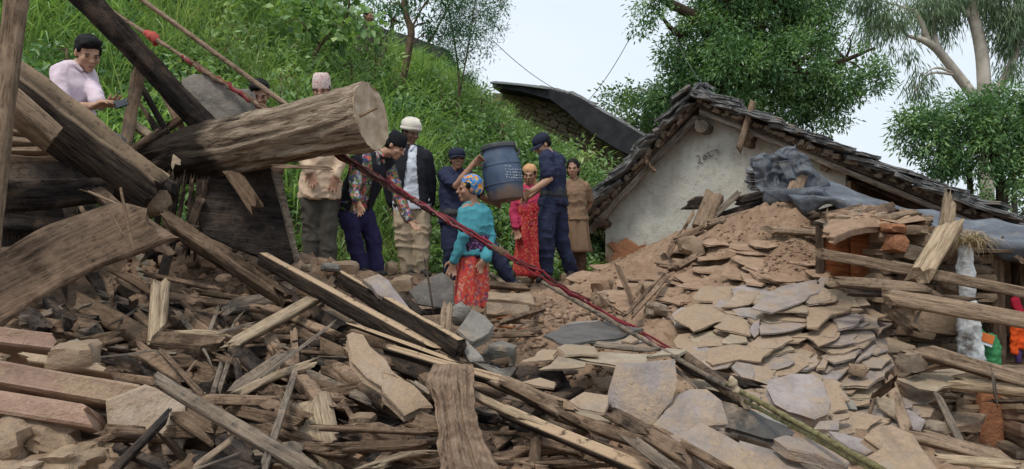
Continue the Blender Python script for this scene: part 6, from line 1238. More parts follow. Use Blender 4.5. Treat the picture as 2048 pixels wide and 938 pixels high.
    if hat == 'turban':
        q = [lathe(HMx, [(.015, .085, .102, -.012), (.04, .1, .116, -.012), (.075, .108, .123, -.014), (.105, .1, .115, -.016), (.13, .075, .09, -.018), (.142, .03, .04, -.018)])]
        for k in range(4):
            pts = [HMx @ Vector((.1 * math.cos(a) * (1 - .12 * k), -.012 + .116 * math.sin(a) * (1 - .12 * k), .035 + .03 * k + .014 * math.sin(a + k * 1.3))) for a in np.linspace(0, 6.1, 16)]; q.append(etube(pts, [.016] * 16, [.016] * 16, uh, 8))
        remeshed('turban', q, .008, MATS['cl_turban'], root, 1, .003, 30)
    if hat in ('beanie', 'headscarf'):
        m_ = 'cl_scarf' if hat == 'beanie' else 'cl_tanscarf'; q = [H((0, -.03, .05), (.09, .104, .09)), H((0, -.055, .0), (.084, .078, .065))]
        if hat == 'headscarf': q += [H((0, -.05, -.06), (.078, .06, .08)), H((0, -.05, -.12), (.09, .06, .05))]
        remeshed('headscarf', q, .009, MATS[m_], root, 1, .005, 22)
    return root, j, HMx
PE = {}
# man in pink shirt
PE['pink'] = person('man in a pale pink shirt looking down at a phone', 5.8, dict(head=(176, 106), neck=(152, 134), shL=(117, 144, -.12), shR=(172, 144, .12), elL=(129, 216, -.2), elR=(196, 205, -.1), wrL=(188, 212, -.34), wrR=(206, 210, -.2), haL=(214, 201, -.36), haR=(226, 204, -.24),
   hipL=(134, 262, -.07), hipR=(164, 262, .07), knL=(132, 372), knR=(172, 372), anL=(134, 470), anR=(170, 470), toL=(140, 492, -.1), toR=(176, 492, -.1)), (.62, -.62, -.42), 'skin_a', 'cl_pink', 'cl_grey', ('roll', 'roll'), None, 'thick', 1.06, .95, wr=.009, curl=.5, palm={'L': (.2, .2, -1), 'R': (0, .3, 1)})
# person half hidden
person('dark haired person crouched behind the cement slab and the log', 6.6, dict(head=(519, 188), neck=(512, 222), shL=(478, 236), shR=(556, 236), elL=(468, 300), elR=(566, 300), wrL=(480, 350, -.1), wrR=(552, 350, -.1), haL=(490, 365, -.1), haR=(545, 365, -.1), hipL=(495, 370), hipR=(535, 370), knL=(490, 420), knR=(540, 420), anL=(490, 500), anR=(540, 500), toL=(490, 515, -.1), toR=(540, 515, -.1)), (.3, -.9, -.45), 'skin_b', 'cl_brown', 'cl_grey', hair='thick')
PE['topi'] = person('man in a tan jacket and patterned pink topi cap, arms lowered', 7.4, dict(head=(643, 181), neck=(641, 218), shL=(600, 240), shR=(684, 240), elL=(597, 300, -.02), elR=(690, 302, 0), wrL=(621, 342, -.16), wrR=(672, 352, -.1), haL=(630, 370, -.17), haR=(668, 372, -.1), hipL=(622, 376), hipR=(656, 376), knL=(624, 452), knR=(656, 452), anL=(626, 522), anR=(655, 522), toL=(624, 534, -.12), toR=(658, 534, -.12)), (.05, -1, -.2), 'skin_b', 'cl_tan', 'cl_grey', hat='topi', shirt_low=.35, loose=1.12, curl=.35)
PE['bend'] = person('man bending forward in dark waistcoat, floral shirt and black cap', 7.7, dict(head=(791, 292, -.05), neck=(764, 309), shL=(712, 326, -.14), shR=(778, 332, .1), elL=(709, 376, -.24), elR=(797, 392, .02), wrL=(713, 400, -.3), wrR=(818, 440, -.06), haL=(725, 426, -.32), haR=(836, 460, -.08), hipL=(690, 408, -.04), hipR=(722, 412, .08), knL=(706, 476, -.06), knR=(746, 480, .06), anL=(722, 536, 0), anR=(752, 540, .06), toL=(738, 546, -.1), toR=(768, 548, 0)), (.8, -.25, -.5), 'skin_a', 'cl_floral', 'cl_trouser_navy', vest='open', hat='black_topi', shirt_low=.2, curl=.25, palm={'R': (.2, -.4, 1), 'L': (0, -.5, -.6)}, upt=(.35, 0, 1))
PE['turban'] = person('man in white turban, pale blue shirt, dark jacket and khaki trousers', 8.4, dict(head=(822, 264), neck=(817, 296), shL=(784, 312), shR=(850, 314), elL=(778, 362, .05), elR=(858, 364, .08), wrL=(786, 405, .08), wrR=(856, 408, .1), haL=(790, 422, .08), haR=(853, 428, .1), hipL=(806, 404), hipR=(842, 404), knL=(808, 478), knR=(842, 478), anL=(816, 540), anR=(842, 538), toL=(826, 552, -.1), toR=(856, 550, -.1)), (.6, -.7, -.3), 'skin_c', 'cl_white', 'cl_khaki', hat='turban', vest='jacket', loose=1.2, shirt_low=.3)
PE['polA'] = person('policeman in navy uniform gripping the drum handle with raised arm', 8.4, dict(head=(914, 318), neck=(909, 343), shL=(887, 350, -.02), shR=(936, 352, .06), elL=(912, 372, -.22), elR=(962, 392, .1), wrL=(946, 328, -.2), wrR=(980, 404, .16), haL=(966, 311, -.17), haR=(996, 408, .14), hipL=(898, 440), hipR=(928, 442), knL=(904, 510, -.05), knR=(985, 500, -.05), anL=(905, 566, 0), anR=(1022, 562, -.02), toL=(900, 580, -.12), toR=(1046, 574, -.06)), (.2, -.95, .04), 'skin_b', 'cl_navy', 'cl_navy', ('short', 'short'), 'police', shirt_low=.1, curl={'L': 1.2, 'R': .6}, build=1.05)
PE['teal'] = person('woman in teal blouse and orange floral skirt, head turned away', 7.2, dict(head=(938, 378), neck=(945, 408), shL=(926, 424, -.05), shR=(972, 426, .05), elL=(926, 472, -.14), elR=(982, 478, .02), wrL=(908, 520, -.1), wrR=(972, 516, -.12), haL=(903, 545, -.1), haR=(962, 530, -.14), hipL=(934, 510), hipR=(962, 510), knL=(932, 570), knR=(958, 570), anL=(930, 624), anR=(958, 624), toL=(918, 634, -.05), toR=(946, 634, -.05)), (-.96, -.3, -.02), 'skin_b', 'cl_teal', None, hat='beanie', skirt=('cl_skirt', .12, 0, .125, .17, 943, 616), sash=('cl_sash', .1, .42), collar=False, build=.88, shirt_low=.0, hair=True, shoe=None)
PE['sari'] = person('woman in red patterned sari and pink blouse with tan headscarf', 9.6, dict(head=(1059, 350), neck=(1059, 376), shL=(1036, 388), shR=(1082, 388), elL=(1026, 428, -.04), elR=(1092, 424, .05), wrL=(1032, 456, -.1), wrR=(1086, 456, 0), haL=(1036, 472, -.12), haR=(1082, 470, 0), hipL=(1046, 452), hipR=(1072, 452), knL=(1046, 506), knR=(1072, 506), anL=(1046, 552), anR=(1072, 552), toL=(1042, 562, -.1), toR=(1074, 562, -.1)), (-.15, -1, -.15), 'skin_b', 'cl_pinksleeve', None, hat='headscarf', skirt=('cl_sari', .35, 0, .15, .19, 1058, 552), collar=False, build=.9, shirt_low=0, shoe=None, sash=('cl_sari', .1, .8))
PE['polB'] = person('policeman in navy cap and uniform holding the drum from below', 8.8, dict(head=(1084, 289), neck=(1097, 308), shL=(1090, 318, -.16), shR=(1120, 322, .2), elL=(1100, 358, -.22), elR=(1092, 366, .3), wrL=(1062, 382, -.32), wrR=(1058, 394, .12), haL=(1040, 396, -.34), haR=(1034, 404, .06), hipL=(1096, 402, -.08), hipR=(1118, 404, .1), knL=(1094, 475, -.14), knR=(1122, 480, .08), anL=(1094, 544, -.06), anR=(1142, 540, .16), toL=(1076, 562, -.1), toR=(1142, 556, 0)), (-.8, -.32, -.5), 'skin_a', 'cl_navy', 'cl_navy', ('short', 'short'), 'police', shirt_low=.15, curl={'L': 1.1, 'R': .8}, build=1.03)
PE['girl'] = person('girl in a sleeveless brown tunic standing with arms behind', 9.7, dict(head=(1146, 337), neck=(1148, 362), shL=(1127, 372), shR=(1172, 372), elL=(1120, 408, .1), elR=(1181, 406, .1), wrL=(1134, 430, .16), wrR=(1168, 428, .16), haL=(1146, 432, .17), haR=(1154, 432, .17), hipL=(1136, 436), hipR=(1164, 436), knL=(1140, 498), knR=(1162, 498), anL=(1142, 546), anR=(1162, 546), toL=(1138, 558, -.1), toR=(1164, 558, -.1)), (-.2, -1, -.05), 'skin_b', 'cl_browndress', 'cl_brown', ('short', 'short'), None, 'long', .98, .85, skirt=('cl_browndress', .3, 0, .125, .19, 1152, 504), collar=False, shirt_low=.1)
person('bareheaded person beside the low roof on the crest', 13.8, dict(head=(738, 32), neck=(742, 52), shL=(724, 60), shR=(762, 60), elL=(716, 90), elR=(770, 90), wrL=(722, 118, -.1), wrR=(764, 118, -.1), haL=(726, 126, -.1), haR=(760, 126, -.1), hipL=(732, 124), hipR=(756, 124), knL=(732, 180), knR=(756, 180), anL=(732, 228), anR=(756, 228), toL=(732, 234, -.1), toR=(756, 234, -.1)), (.7, -.7, -.2), 'skin_b', 'cl_grey', 'cl_grey', hair=True, vx=.014)
# things in hands
o = slab('phone', [(226, 202), (253, 197), (256, 208), (230, 217)], P(241, 206, 5.42), Vector((-.25, -.8, .45)), .012, 'phone_glass', 1, warp=0, chip=.0003); tag(o, 'black mobile phone held by the man in the pink shirt', 'phone')
# ================================================================ drum
t = NT('drum_blue', .5, .4); nz = t.noise(5, 5, .65); gx = t.n('SeparateXYZ'); t.l(t.tc.outputs['Object'], gx.inputs[0])
c = t.ramp(nz, [(.3, (.035, .055, .095)), (.6, (.075, .115, .19)), (.8, (.13, .15, .19))])
dm = t.math('ADD', t.mr(gx.outputs['Z'], .05, .24, 1, 0), t.mr(nz, .35, .65, -.35, .35)); c = t.mix(t.mr(dm, .3, .9, 0, .9), c, (.17, .115, .085)); t.bump(nz, .15, .01); t.col(c)
plain('drum_lid', (.07, .075, .085), .6, .4, .4); plain('paint_white', (.6, .64, .68), .8)
DB, DT = P(1013, 402, 8.32), P(997, 297, 8.36); AX = (DT - DB); DL = AX.length; AX.normalize()
drum = empty('plastic_drum', DB); tag(drum, 'blue plastic drum with dark lid carried by two policemen', 'drum')
DM = frame_M(DB, Vector((1, 0, 0)) - AX * AX.x, AX); 
def dl(name, prof, mat, n=40, caps=True):
    V = []; Fc = []
    for z, r in prof:
        for k in range(n): a = 2 * math.pi * k / n; V.append((r * math.cos(a), r * math.sin(a), z))
    for i in range(len(prof) - 1):
        for k in range(n): Fc.append((i * n + k, i * n + (k + 1) % n, (i + 1) * n + (k + 1) % n, (i + 1) * n + k))
    if caps: Fc.append(tuple(range(n))[::-1]); Fc.append(tuple(range((len(prof) - 1) * n, len(prof) * n)))
    return attach(mk(name, V, Fc, mat, None, 'angle', DM), drum)
bpy.context.view_layer.update()
prof = [(0, .15), (.012, .172), (.05, .186), (.15, .202), (.2, .206), (.3, .209), (.4, .203), (.48, .188), (.53, .17), (DL, .168)]
dl('shell', prof, MATS['drum_blue'])
dl('lid', [(DL - .012, .17), (DL - .01, .186), (DL + .025, .19), (DL + .035, .184), (DL + .036, .1), (DL + .038, .01)], MATS['drum_lid'])
for z in (.175, .375):
    r = np.interp(z, [p[0] for p in prof], [p[1] for p in prof]); dl('hoop', [(z - .007, r - .003), (z - .004, r + .006), (z + .004, r + .006), (z + .007, r - .003)], MATS['drum_blue'], caps=False)
for s in (-1, 1):
    q = [Vector((s * (.165 + .05 * math.sin(a)), -.03, .5 + .035 * math.cos(a))) for a in np.linspace(0, math.pi, 9)]; V, Fc = tube(q, [.011] * 9, 8); attach(mk('handle', V, Fc, MATS['drum_lid'], None, True, DM), drum)
rg = random.Random(2); V = []; Fc = []; DMi = DM.inverted()
def on_drum(px, py):
    o = DMi @ CAM; d = (DMi @ P(px, py, 8)) - o
    for k in range(900):
        s = .93 + k * .00018; p = o + d * s; r = np.interp(p.z, [q[0] for q in prof], [q[1] for q in prof])
        if math.hypot(p.x, p.y) < r + .0015: return p
    return None
for ln, (x0, x1, y) in enumerate([(1010, 1024, 331), (1010, 1042, 337.5), (1011, 1043, 343.5), (1011, 1043, 349), (1013, 1042, 354)]):
    x = x0
    while x < x1:
        wch = rg.uniform(1.6, 3); h = rg.uniform(2.6, 3.6) + (1 if ln == 0 else 0); yy = y + (x - x0) * .06
        pts = [(x + rg.uniform(0, wch), yy - h / 2 + rg.uniform(0, h)) for _ in range(rg.choice((3, 4)))]
        q = [on_drum(*p) for p in pts]
        for a, b in zip(q, q[1:]):
            if a is None or b is None: continue
            d = (b - a); n_ = Vector((a.x, a.y, 0)).normalized()
            if d.length < 1e-4: continue
            s = d.normalized().cross(n_) * .0022; k = len(V); V += [a - s, b - s, b + s, a + s]; V += [p + n_ * .0025 for p in V[-4:]]
            Fc += [(k, k + 1, k + 2, k + 3), (k + 4, k + 7, k + 6, k + 5), (k, k + 4, k + 5, k + 1), (k + 1, k + 5, k + 6, k + 2), (k + 2, k + 6, k + 7, k + 3), (k + 3, k + 7, k + 4, k)]
        x += wch + rg.choice((.8, .8, 2.4))
attach(mk('painted_writing', V, Fc, MATS['paint_white'], None, False, DM), drum)

# ================================================================ rope-bound pole bundle
fab('rope_red', [(.2, .03, .038)]); fab('rope_maroon', [(.075, .026, .028)]); fab('rope_pink', [(.26, .1, .11)]); fab('cl_redcloth', [(.42, .09, .07)]); fab('rope_brown', [(.14, .085, .06)])
A_, B_ = P(190, 0, 6.6), P(1448, 760, 4.3); rope = empty('rope_bundle', B_); tag(rope, 'red cloth ropes wound round a long pole slanting down across the scene', 'rope'); bpy.context.view_layer.update()
ld = (B_ - A_).normalized(); ln1 = ld.cross(Vector((0, 0, 1))).normalized(); ln2 = ld.cross(ln1)
def Lp(t): return A_.lerp(B_, t) + Vector((0, 0, -.05 * math.sin(math.pi * t)))
def strand(name, t0, t1, r, rad, ph, tw, mat, n=60, jit=.006):
    q = []; rr = []
    for i in range(n + 1):
        t = t0 + (t1 - t0) * i / n; a = ph + tw * t; k = 1 - .35 * max(0, (t - .6) / .4)
        q.append(Lp(t) + (ln1 * math.cos(a) + ln2 * math.sin(a)) * rad * k + Vector(RNG.normal(0, jit, 3))); rr.append(r * k * RNG.uniform(.75, 1.25))
    V, Fc = tube(q, rr, 7); attach(mk(name, V, Fc, MATS[mat], None, True), rope)
strand('pole', -.05, .62, .017, .0, 0, 0, 'wood_tan', 30, .002)
for i, (m_, r, rad, t1) in enumerate([('rope_maroon', .009, .015, .78), ('rope_red', .008, .014, 1.0), ('rope_pink', .006, .017, .7), ('rope_maroon', .009, .012, .85), ('rope_red', .008, .013, 1.02), ('rope_brown', .008, .016, .72), ('rope_pink', .005, .018, .62), ('rope_maroon', .007, .019, .66)]):
    strand('strand', .37, t1, r, rad, i * .8, 11 + 3 * (i % 3), m_)
for i in range(3): strand('strand', .2, .4, .011, .012, i * 2.1, 60, ['rope_red', 'rope_brown', 'rope_brown'][i], 30)
k0 = Lp(.133); remeshed('knot', [etube([k0 - ld * .06, k0, k0 + ld * .05], [.035, .045, .03], [.03, .04, .03], ln1), etube([k0, k0 + Vector((.03, 0, -.06))], [.03, .02], [.02, .012], ln1)], .009, MATS['cl_redcloth'], rope, 1, .012, 20)
k1 = Lp(.735); remeshed('knot', [etube([k1 - ld * .05, k1, k1 + ld * .06], [.018, .028, .016], [.018, .024, .016], ln1), etube([k1, k1 + Vector((.05, -.02, -.01))], [.018, .01], [.014, .008], ln1)], .007, MATS['rope_brown'], rope, 1, .009, 26)
def pole(px1, py1, d1, px2, py2, d2, r, mat, lab, nodes=0, name='pole', sag=0):
    a, b = P(px1, py1, dep(px1, py1, d1)), P(px2, py2, dep(px2, py2, d2)); n = 40; q = [a.lerp(b, i / n) - Vector((0, 0, sag * math.sin(math.pi * i / n))) for i in range(n + 1)]; rr = [r * (1 + (.18 if nodes and i % (n // nodes) == 0 else 0) + RNG.uniform(-.05, .05)) for i in range(n + 1)]
    V, Fc = tube(q, rr, 10); tag(mk(name, V, Fc, MATS[mat], None, True), lab, name)
pole(268, -12, 6.4, 655, 270, 5.8, .02, 'wood_tan', 'thin peeled pole running above the rope bundle behind the log')
pole(1085, 565, 5.35, 1500, 800, .14, .012, 'wood_grey', 'thin grey bamboo pole lying just under the red ropes', 8)
pole(1366, 712, .16, 1492, 806, .12, .032, 'wood_dark', 'thick dark pipe like pole between the slates and the ropes')
pole(1455, 768, .2, 1810, 965, .22, .0105, 'bamboo', 'green bamboo pole lying over the purple slabs', 9)
pole(1490, 802, .16, 1800, 970, .2, .008, 'bamboo', 'slim brown bamboo beside the green bamboo pole', 8)
kp = P(1475, 782, hit(1475, 782, .2)); kn = empty('cloth_knot', kp); tag(kn, 'tan rag knotted round the end of the bamboo poles', 'rag'); bpy.context.view_layer.update()
remeshed('rag', [etube([kp + Vector((-.03, 0, .05)), kp, kp + Vector((.05, 0, -.07))], [.014, .02, .018], [.014, .018, .012], Vector((1, 0, 0))), etube([kp, kp + Vector((.08, 0, -.03))], [.014, .007], [.012, .006], Vector((0, 1, 0)))], .008, MATS['cl_khaki'], kn, 1, .012, 26)

# ================================================================ hanging sacking
t = NT('sacking', .95, .1); n1 = t.noise(14, 5, .7, (1, 1, .25)); n2 = t.noise(60, 3, .7); t.bump(t.math('ADD', n1, n2), .8, .012); t.col(t.mix(t.mr(t.noise(5, 4, .6), .45, .65, 0, .6), t.ramp(n1, [(.35, (.1, .066, .045)), (.65, (.25, .172, .12))]), (.31, .225, .155)))
cp = P(925, 840, 3.8); cl = empty('sacking_cloth', cp); tag(cl, 'long twisted brown sacking cloth hanging over the timbers', 'cloth'); bpy.context.view_layer.update()
path = smooth_path([(905, 728, .3, 40), (902, 762, .3, 50), (908, 800, .27, 40), (915, 850, .27, 42), (926, 900, .28, 52), (940, 945, .3, 58), (948, 990, .3, 62)], 14); nv = len(path); nu = 110; UU = np.tile(np.linspace(-1, 1, nu), nv); VV2 = np.repeat(np.linspace(0, 1, nv), nu)
wp = vnoise(np.c_[UU * 1.2, VV2 * 2.5, UU * 0 + 1]); w5 = vnoise(np.c_[UU * 3, VV2 * 5, UU * 0 + 2])
pl = .5 * np.sin(UU * 8 + VV2 * 2 + wp * 2.2) + .42 * np.sin(UU * 15 - VV2 * 3 + wp * 3 + 1) + .22 * np.sin(UU * 33 + VV2 * 4 + w5 * 2) + .1 * np.sin(UU * 60 + w5 * 4)
V = []
for i in range(nv):
    px, py, lf, hw_ = path[i]; d = hit(px, min(py, 955), lf) - .02
    for k in range(nu):
        u = UU[i * nu + k]; q = i * nu + k; e_ = 1 + .05 * vnoise(np.array([[i * .35, 3. if u > 0 else 8., 0]]))[0]
        V.append(P(px + u * hw_ * e_ + 3 * w5[q], py, d - .04 * pl[q] - .07 * math.sqrt(max(0, 1 - u * u))))
V = np.array([tuple(p) for p in V]); V += .006 * fbm(V * 30, 3)[:, None] * np.array([[.6, -1, .3]]); I = np.arange(nv * nu).reshape(nv, nu); Fq = np.stack([I[:-1, :-1], I[1:, :-1], I[1:, 1:], I[:-1, 1:]], -1).reshape(-1, 4)
o = mk('drape', V, Fq, MATS['sacking'], None, True); m = o.modifiers.new('s', 'SOLIDIFY'); m.thickness = .006; attach(o, cl)

# ================================================================ tarpaulin
t = NT('tarp', .58, .35); nz = t.noise(4, 5, .65); fine = t.noise(18, 4, .6)
c = t.ramp(nz, [(.3, (.04, .046, .055)), (.55, (.095, .108, .13)), (.78, (.19, .21, .235))]); c = t.mix(t.mr(fine, .55, .72, 0, .35), c, (.3, .26, .2)); t.bump(t.math('ADD', fine, nz), .3, .02); t.col(c)
tr = empty('tarpaulin', P(1800, 430, 6.5)); tag(tr, 'crumpled grey plastic tarpaulin stretched over the shed roof', 'tarpaulin'); bpy.context.view_layer.update()
top_e = smooth_path([tuple(P(*p)) for p in [(1590, 318, 7.6), (1640, 350, 7.4), (1700, 379, 7.2), (1800, 412, 6.9), (1900, 431, 6.7), (2000, 447, 6.6), (2090, 461, 6.5)]], 12)
bot_e = smooth_path([tuple(P(*p)) for p in [(1530, 378, 7.15), (1600, 392, 6.7), (1680, 402, 6.4), (1770, 432, 6.1), (1870, 462, 5.8), (1960, 474, 5.55), (2090, 484, 5.35)]], 12)
n = len(top_e); rows = 16; V = []
for i in range(n):
    for k in range(rows):
        s = k / (rows - 4)
        if s <= 1: p = top_e[i] * (1 - s) + bot_e[i] * s; p = p + np.array([0, 0, -.05 * math.sin(math.pi * s)])
        else: p = bot_e[i] + np.array([0, .02 * (k - rows + 4), -.028 * (k - rows + 4) * (1 + .6 * math.sin(i * .5))])
        V.append(p)
V = np.array(V); ri = 1 - np.abs(vnoise(np.c_[V[:, 0] * 2.1 - V[:, 1] * 1.2, V[:, 1] * 5 + V[:, 0] * 2.2, V[:, 2] * 0 + 4])) * 2
V[:, 2] += .022 * ri + .03 * fbm(V * 3.5, 2); I = np.arange(n * rows).reshape(n, rows); Fq = np.stack([I[:-1, :-1], I[1:, :-1], I[1:, 1:], I[:-1, 1:]], -1).reshape(-1, 4)
sh_ = mk('sheet', V, Fq, MATS['tarp'], None, True); m = sh_.modifiers.new('s', 'SOLIDIFY'); m.thickness = .006; attach(sh_, tr)
def crumple(name, pts, d, nu, nv, amp, fr, seed, bulge=.05):
    """stiff crumpled sheet spanned by four photo corners (tl, tr, br, bl) at its own distance"""
    q = [np.array(P(x, y, d + (p[0] if p else 0))) for x, y, *p in pts]; V = []
    for i in range(nu):
        for k in range(nv):
            u, v = i / (nu - 1), k / (nv - 1); p = (q[0] * (1 - u) + q[1] * u) * (1 - v) + (q[3] * (1 - u) + q[2] * u) * v
            V.append(p + np.array([0, -bulge * math.sin(math.pi * u) * (.4 + .6 * math.sin(math.pi * v)), 0]))
    V = np.array(V); r1 = np.abs(vnoise(V * fr + seed)); r2 = np.abs(vnoise(V * fr * 2.1 + seed * 3 + 9))
    V[:, 1] += amp * (r1 * 1.4 + r2 * .6 - .6); V[:, 2] += amp * .6 * (np.abs(vnoise(V * fr * 1.2 + 31 + seed)) - .4); V[:, 0] += amp * .7 * vnoise(V * fr + 77 + seed)
    I = np.arange(nu * nv).reshape(nu, nv); Fq = np.stack([I[:-1, :-1], I[1:, :-1], I[1:, 1:], I[:-1, 1:]], -1).reshape(-1, 4)
    o = mk(name, V, Fq, MATS['tarp'], None, True); m = o.modifiers.new('s', 'SOLIDIFY'); m.thickness = .005; attach(o, tr)
crumple('crumpled_end', [(1512, 312), (1570, 300), (1592, 392), (1515, 384)], 7.2, 40, 44, .07, 8, 1)
crumple('crumpled_end', [(1556, 300), (1590, 288), (1622, 330), (1572, 345)], 7.3, 34, 30, .06, 9, 4, .08)
crumple('crumpled_end', [(1560, 322), (1618, 322), (1660, 372), (1575, 380)], 7.1, 36, 30, .055, 8, 7, .06)
crumple('crumpled_end', [(1500, 318), (1530, 306), (1540, 330), (1515, 345)], 7.25, 14, 14, .05, 8, 9, .06)
crumple('crumpled_end', [(1530, 380), (1640, 370), (1680, 402), (1560, 400)], 6.85, 26, 14, .05, 5, 11, .03)
# ================================================================ the broken shed
shed = empty('stone_shed', P(1850, 760, 5.6)); tag(shed, 'half collapsed stone shed with orange door boards under the tarpaulin', 'shed'); bpy.context.view_layer.update()
DN = Vector((-.22, -1, 0)).normalized()
for pts in ([(1642, 462), (1698, 452), (1700, 600), (1648, 605)], [(1701, 452), (1757, 446), (1757, 600), (1702, 600)]): attach(slab('door_board', pts, P(1700, 520, 5.95), DN, .03, 'wood_orange', 3, warp=.002, chip=.002), shed)
def sw(name, *a, **k): return attach(wood_piece(name, *a, **k), shed)
sw('door_post', P(1770, 440, 5.75), P(1763, 600, 5.75), .062, .06, 0, 'wood_orange', 41)
sw('door_post', P(1640, 455, 5.95), P(1640, 610, 5.95), .06, .06, 0, 'wood_dark', 42)
sw('lintel', P(1655, 469, 5.8), P(1828, 430, 5.9), .06, .12, 30, 'wood_tan', 43)
attach(slab('earth_roof', [zp('4a', *p) for p in [(560, 570), (640, 480), (760, 450), (1000, 480), (1270, 505), (1250, 570), (1150, 510), (620, 625)]], P(1740, 425, 6.1), nrm(9, 0), .05, 'mud', 7, warp=.05, chip=.03), shed)
for q in range(46):
    x = random.uniform(1655, 1850); y = random.uniform(418, 446) + abs(x - 1750) * .06; k = random.uniform(10, 34) * 6 / F; V, Fc = rock_mesh(k, k, k * .45, q, .3, 3, .4); attach(mk('loose_stone', V, Fc, MATS[random.choice(['mud', 'stone_wall', 'stone_tan', 'mud'])], None, 'angle', Matrix.Translation(P(x, y, 6.0 + (430 - y) * .012)) @ Matrix.Rotation(random.uniform(-.4, .4), 4, 'Y')), shed)
for q, (x1, y1, x2, y2, w_, m_) in enumerate([(1690, 440, 1790, 415, 22, 'wood_dark'), (1720, 435, 1860, 440, 14, 'wood_tan'), (1640, 450, 1700, 430, 24, 'wood_grey'), (1780, 432, 1862, 446, 16, 'wood_dark'), (1650, 435, 1720, 418, 20, 'wood_rot')]): sw('roof_timber', P(x1, y1, 5.95), P(x2, y2, 6.1), w_ * 6 / F, .05, 30, m_, 80 + q)
xa, xb = P(1778, 0, 5.6).x, P(1936, 0, 5.6).x
def core(name, x0, x1, y0, y1, z0, z1, mat): 
    c = [Vector((x0, y0, z0)), Vector((x1, y0, z0)), Vector((x1, y0, z1)), Vector((x0, y0, z1))]; return attach(poly_prism(name, c, Vector((0, y1 - y0, 0)), MATS[mat]), shed)
core('wall', xa, xb, 5.66, 6.1, .3, 1.56, 'mud_dark'); stones(shed, Vector((xa - .02, 5.66, .42)), Vector((1, 0, 0)), Vector((0, 0, 1)), Vector((0, -1, 0)), xb - xa, 1.16, 'stone_wall', .065, .08, .26, depth=.2, seed=2, mats=['stone_wall', 'stone_wall', 'stone_tan'], top=lambda s: 1.16 - .12 * abs(math.sin(s * 9)))
for (x, y, w_, h_) in [(1788, 457, 34, 18), (1790, 486, 28, 34), (1832, 462, 30, 20), (1870, 500, 60, 40), (1820, 540, 70, 24), (1850, 480, 30, 26), (1815, 505, 40, 30), (1880, 640, 90, 50), (1905, 560, 40, 40), (1830, 655, 60, 40)]:
    k = 5.55 / F; V, Fc = rock_mesh(w_ * k, .2, h_ * k, x, .24, 3, .6); attach(mk('loose_stone', V, Fc, MATS['mud_red' if x < 1795 else random.choice(['stone_wall', 'stone_tan'])], None, 'angle', Matrix.Translation(P(x, y, 5.52)) @ Matrix.Rotation(.15, 4, 'Y')), shed)
core('plinth', 2.42, 4.6, 5.03, 7.2, .05, .57, 'mud_dark'); stones(shed, Vector((2.4, 5.02, .12)), Vector((1, 0, 0)), Vector((0, 0, 1)), Vector((0, -1, 0)), .56, .46, 'stone_wall', .06, .06, .2, depth=.14, seed=5, mats=['stone_wall', 'stone_wall', 'stone_tan'])
stones(shed, Vector((3.08, 4.86, .1)), Vector((1, 0, 0)), Vector((0, 0, 1)), Vector((0, -1, 0)), .7, .5, 'stone_tan', .075, .16, .34, depth=.3, seed=8, mats=['stone_tan', 'stone_red', 'stone_wall'])
V, Fc = rock_mesh(.15, .14, .46, 3, .16, 6, .7); attach(mk('mud_pillar', V, Fc, MATS['mud_red'], None, True, Matrix.Translation((3.0, 4.98, .34))), shed)
sl_ = attach(slab('ledge_stone', [(1868, 848), (1905, 820), (1975, 826), (1972, 842), (1920, 852)], P(1920, 835, 4.8), nrm(20), .05, 'stone_wall', 3), shed)
for q in range(5): V, Fc = rock_mesh(.2, .16, .05, q, .2, 3, .6); 
t = NT('lime', .95, .1); a = t.noise(9, 5, .7); t.bump(a, .8, .03); t.col(t.ramp(a, [(.32, (.16, .14, .12)), (.45, (.55, .57, .57)), (.7, (.72, .75, .75))]))
q = [etube([P(1928, 500, 5.35), P(1933, 560, 5.35), P(1937, 610, 5.35), P(1938, 660, 5.35), P(1944, 735, 5.35)], [.04, .045, .05, .07, .095], [.06] * 5, Vector((1, 0, 0)))]
remeshed('lime_pillar', q, .014, MATS['lime'], shed, 1, .016, 12)
core('back_wall', 2.9, 6.2, 7.3, 7.5, .3, 1.5, 'mud_dark'); core('side_wall', 5.2, 5.4, 5.6, 7.3, .3, 1.4, 'mud_dark')
for q in range(8): sw('roof_rafter', Vector((2.9 + q * .3, 5.42, 1.33)), Vector((2.9 + q * .3, 7.25, 1.44)), .06, .06, 0, 'wood_dark', 60 + q, rnd=True)
attach(poly_prism('roof_deck', [Vector((2.75, 5.45, 1.375)), Vector((5.3, 5.45, 1.375)), Vector((5.3, 7.3, 1.5)), Vector((2.75, 7.3, 1.5))], Vector((0, 0, .02)), MATS['wood_dark']), shed)
sw('post', P(1992, 478, 5.62), P(1998, 735, 5.62), .096, .09, 0, 'wood_brown', 71, rnd=True); sw('post', P(2036, 480, 6.2), P(2040, 720, 6.2), .08, .08, 0, 'wood_brown', 72, rnd=True); sw('post', P(1964, 480, 6.6), P(1964, 700, 6.6), .08, .08, 0, 'wood_dark', 73, rnd=True)
for i, y in enumerate((336, 345, 354, 363, 372)): attach(slab('slate', [(1492, y - 3), (1515, y - 5), (1532, y), (1528, y + 4), (1500, y + 4)], P(1512, y, 7.5), nrm(14), .03, 'roof_slate', i), shed)
# straw tuft
N = 360; c0 = P(1944, 482, 5.3); base = np.array(c0) + RNG.normal(0, 1, (N, 3)) * np.array([.045, .04, .02]); plain('straw_dry', (.5, .39, .22), .9, .1, .5, 30)
leafmat('straw', [(0, (.16, .1, .055)), (.5, (.36, .27, .16)), (1, (.55, .45, .29))], .2); o = blades('straw_tuft', base, RNG.uniform(.08, .19, N), RNG.uniform(.003, .006, N), RNG.uniform(0, 6.28, N), RNG.uniform(.3, 1.3, N), RNG.uniform(1.2, 2.2, N), RNG.uniform(0, 1, N), MATS['straw']); tag(o, 'tuft of dry straw spilling over the white pillar top', 'straw')
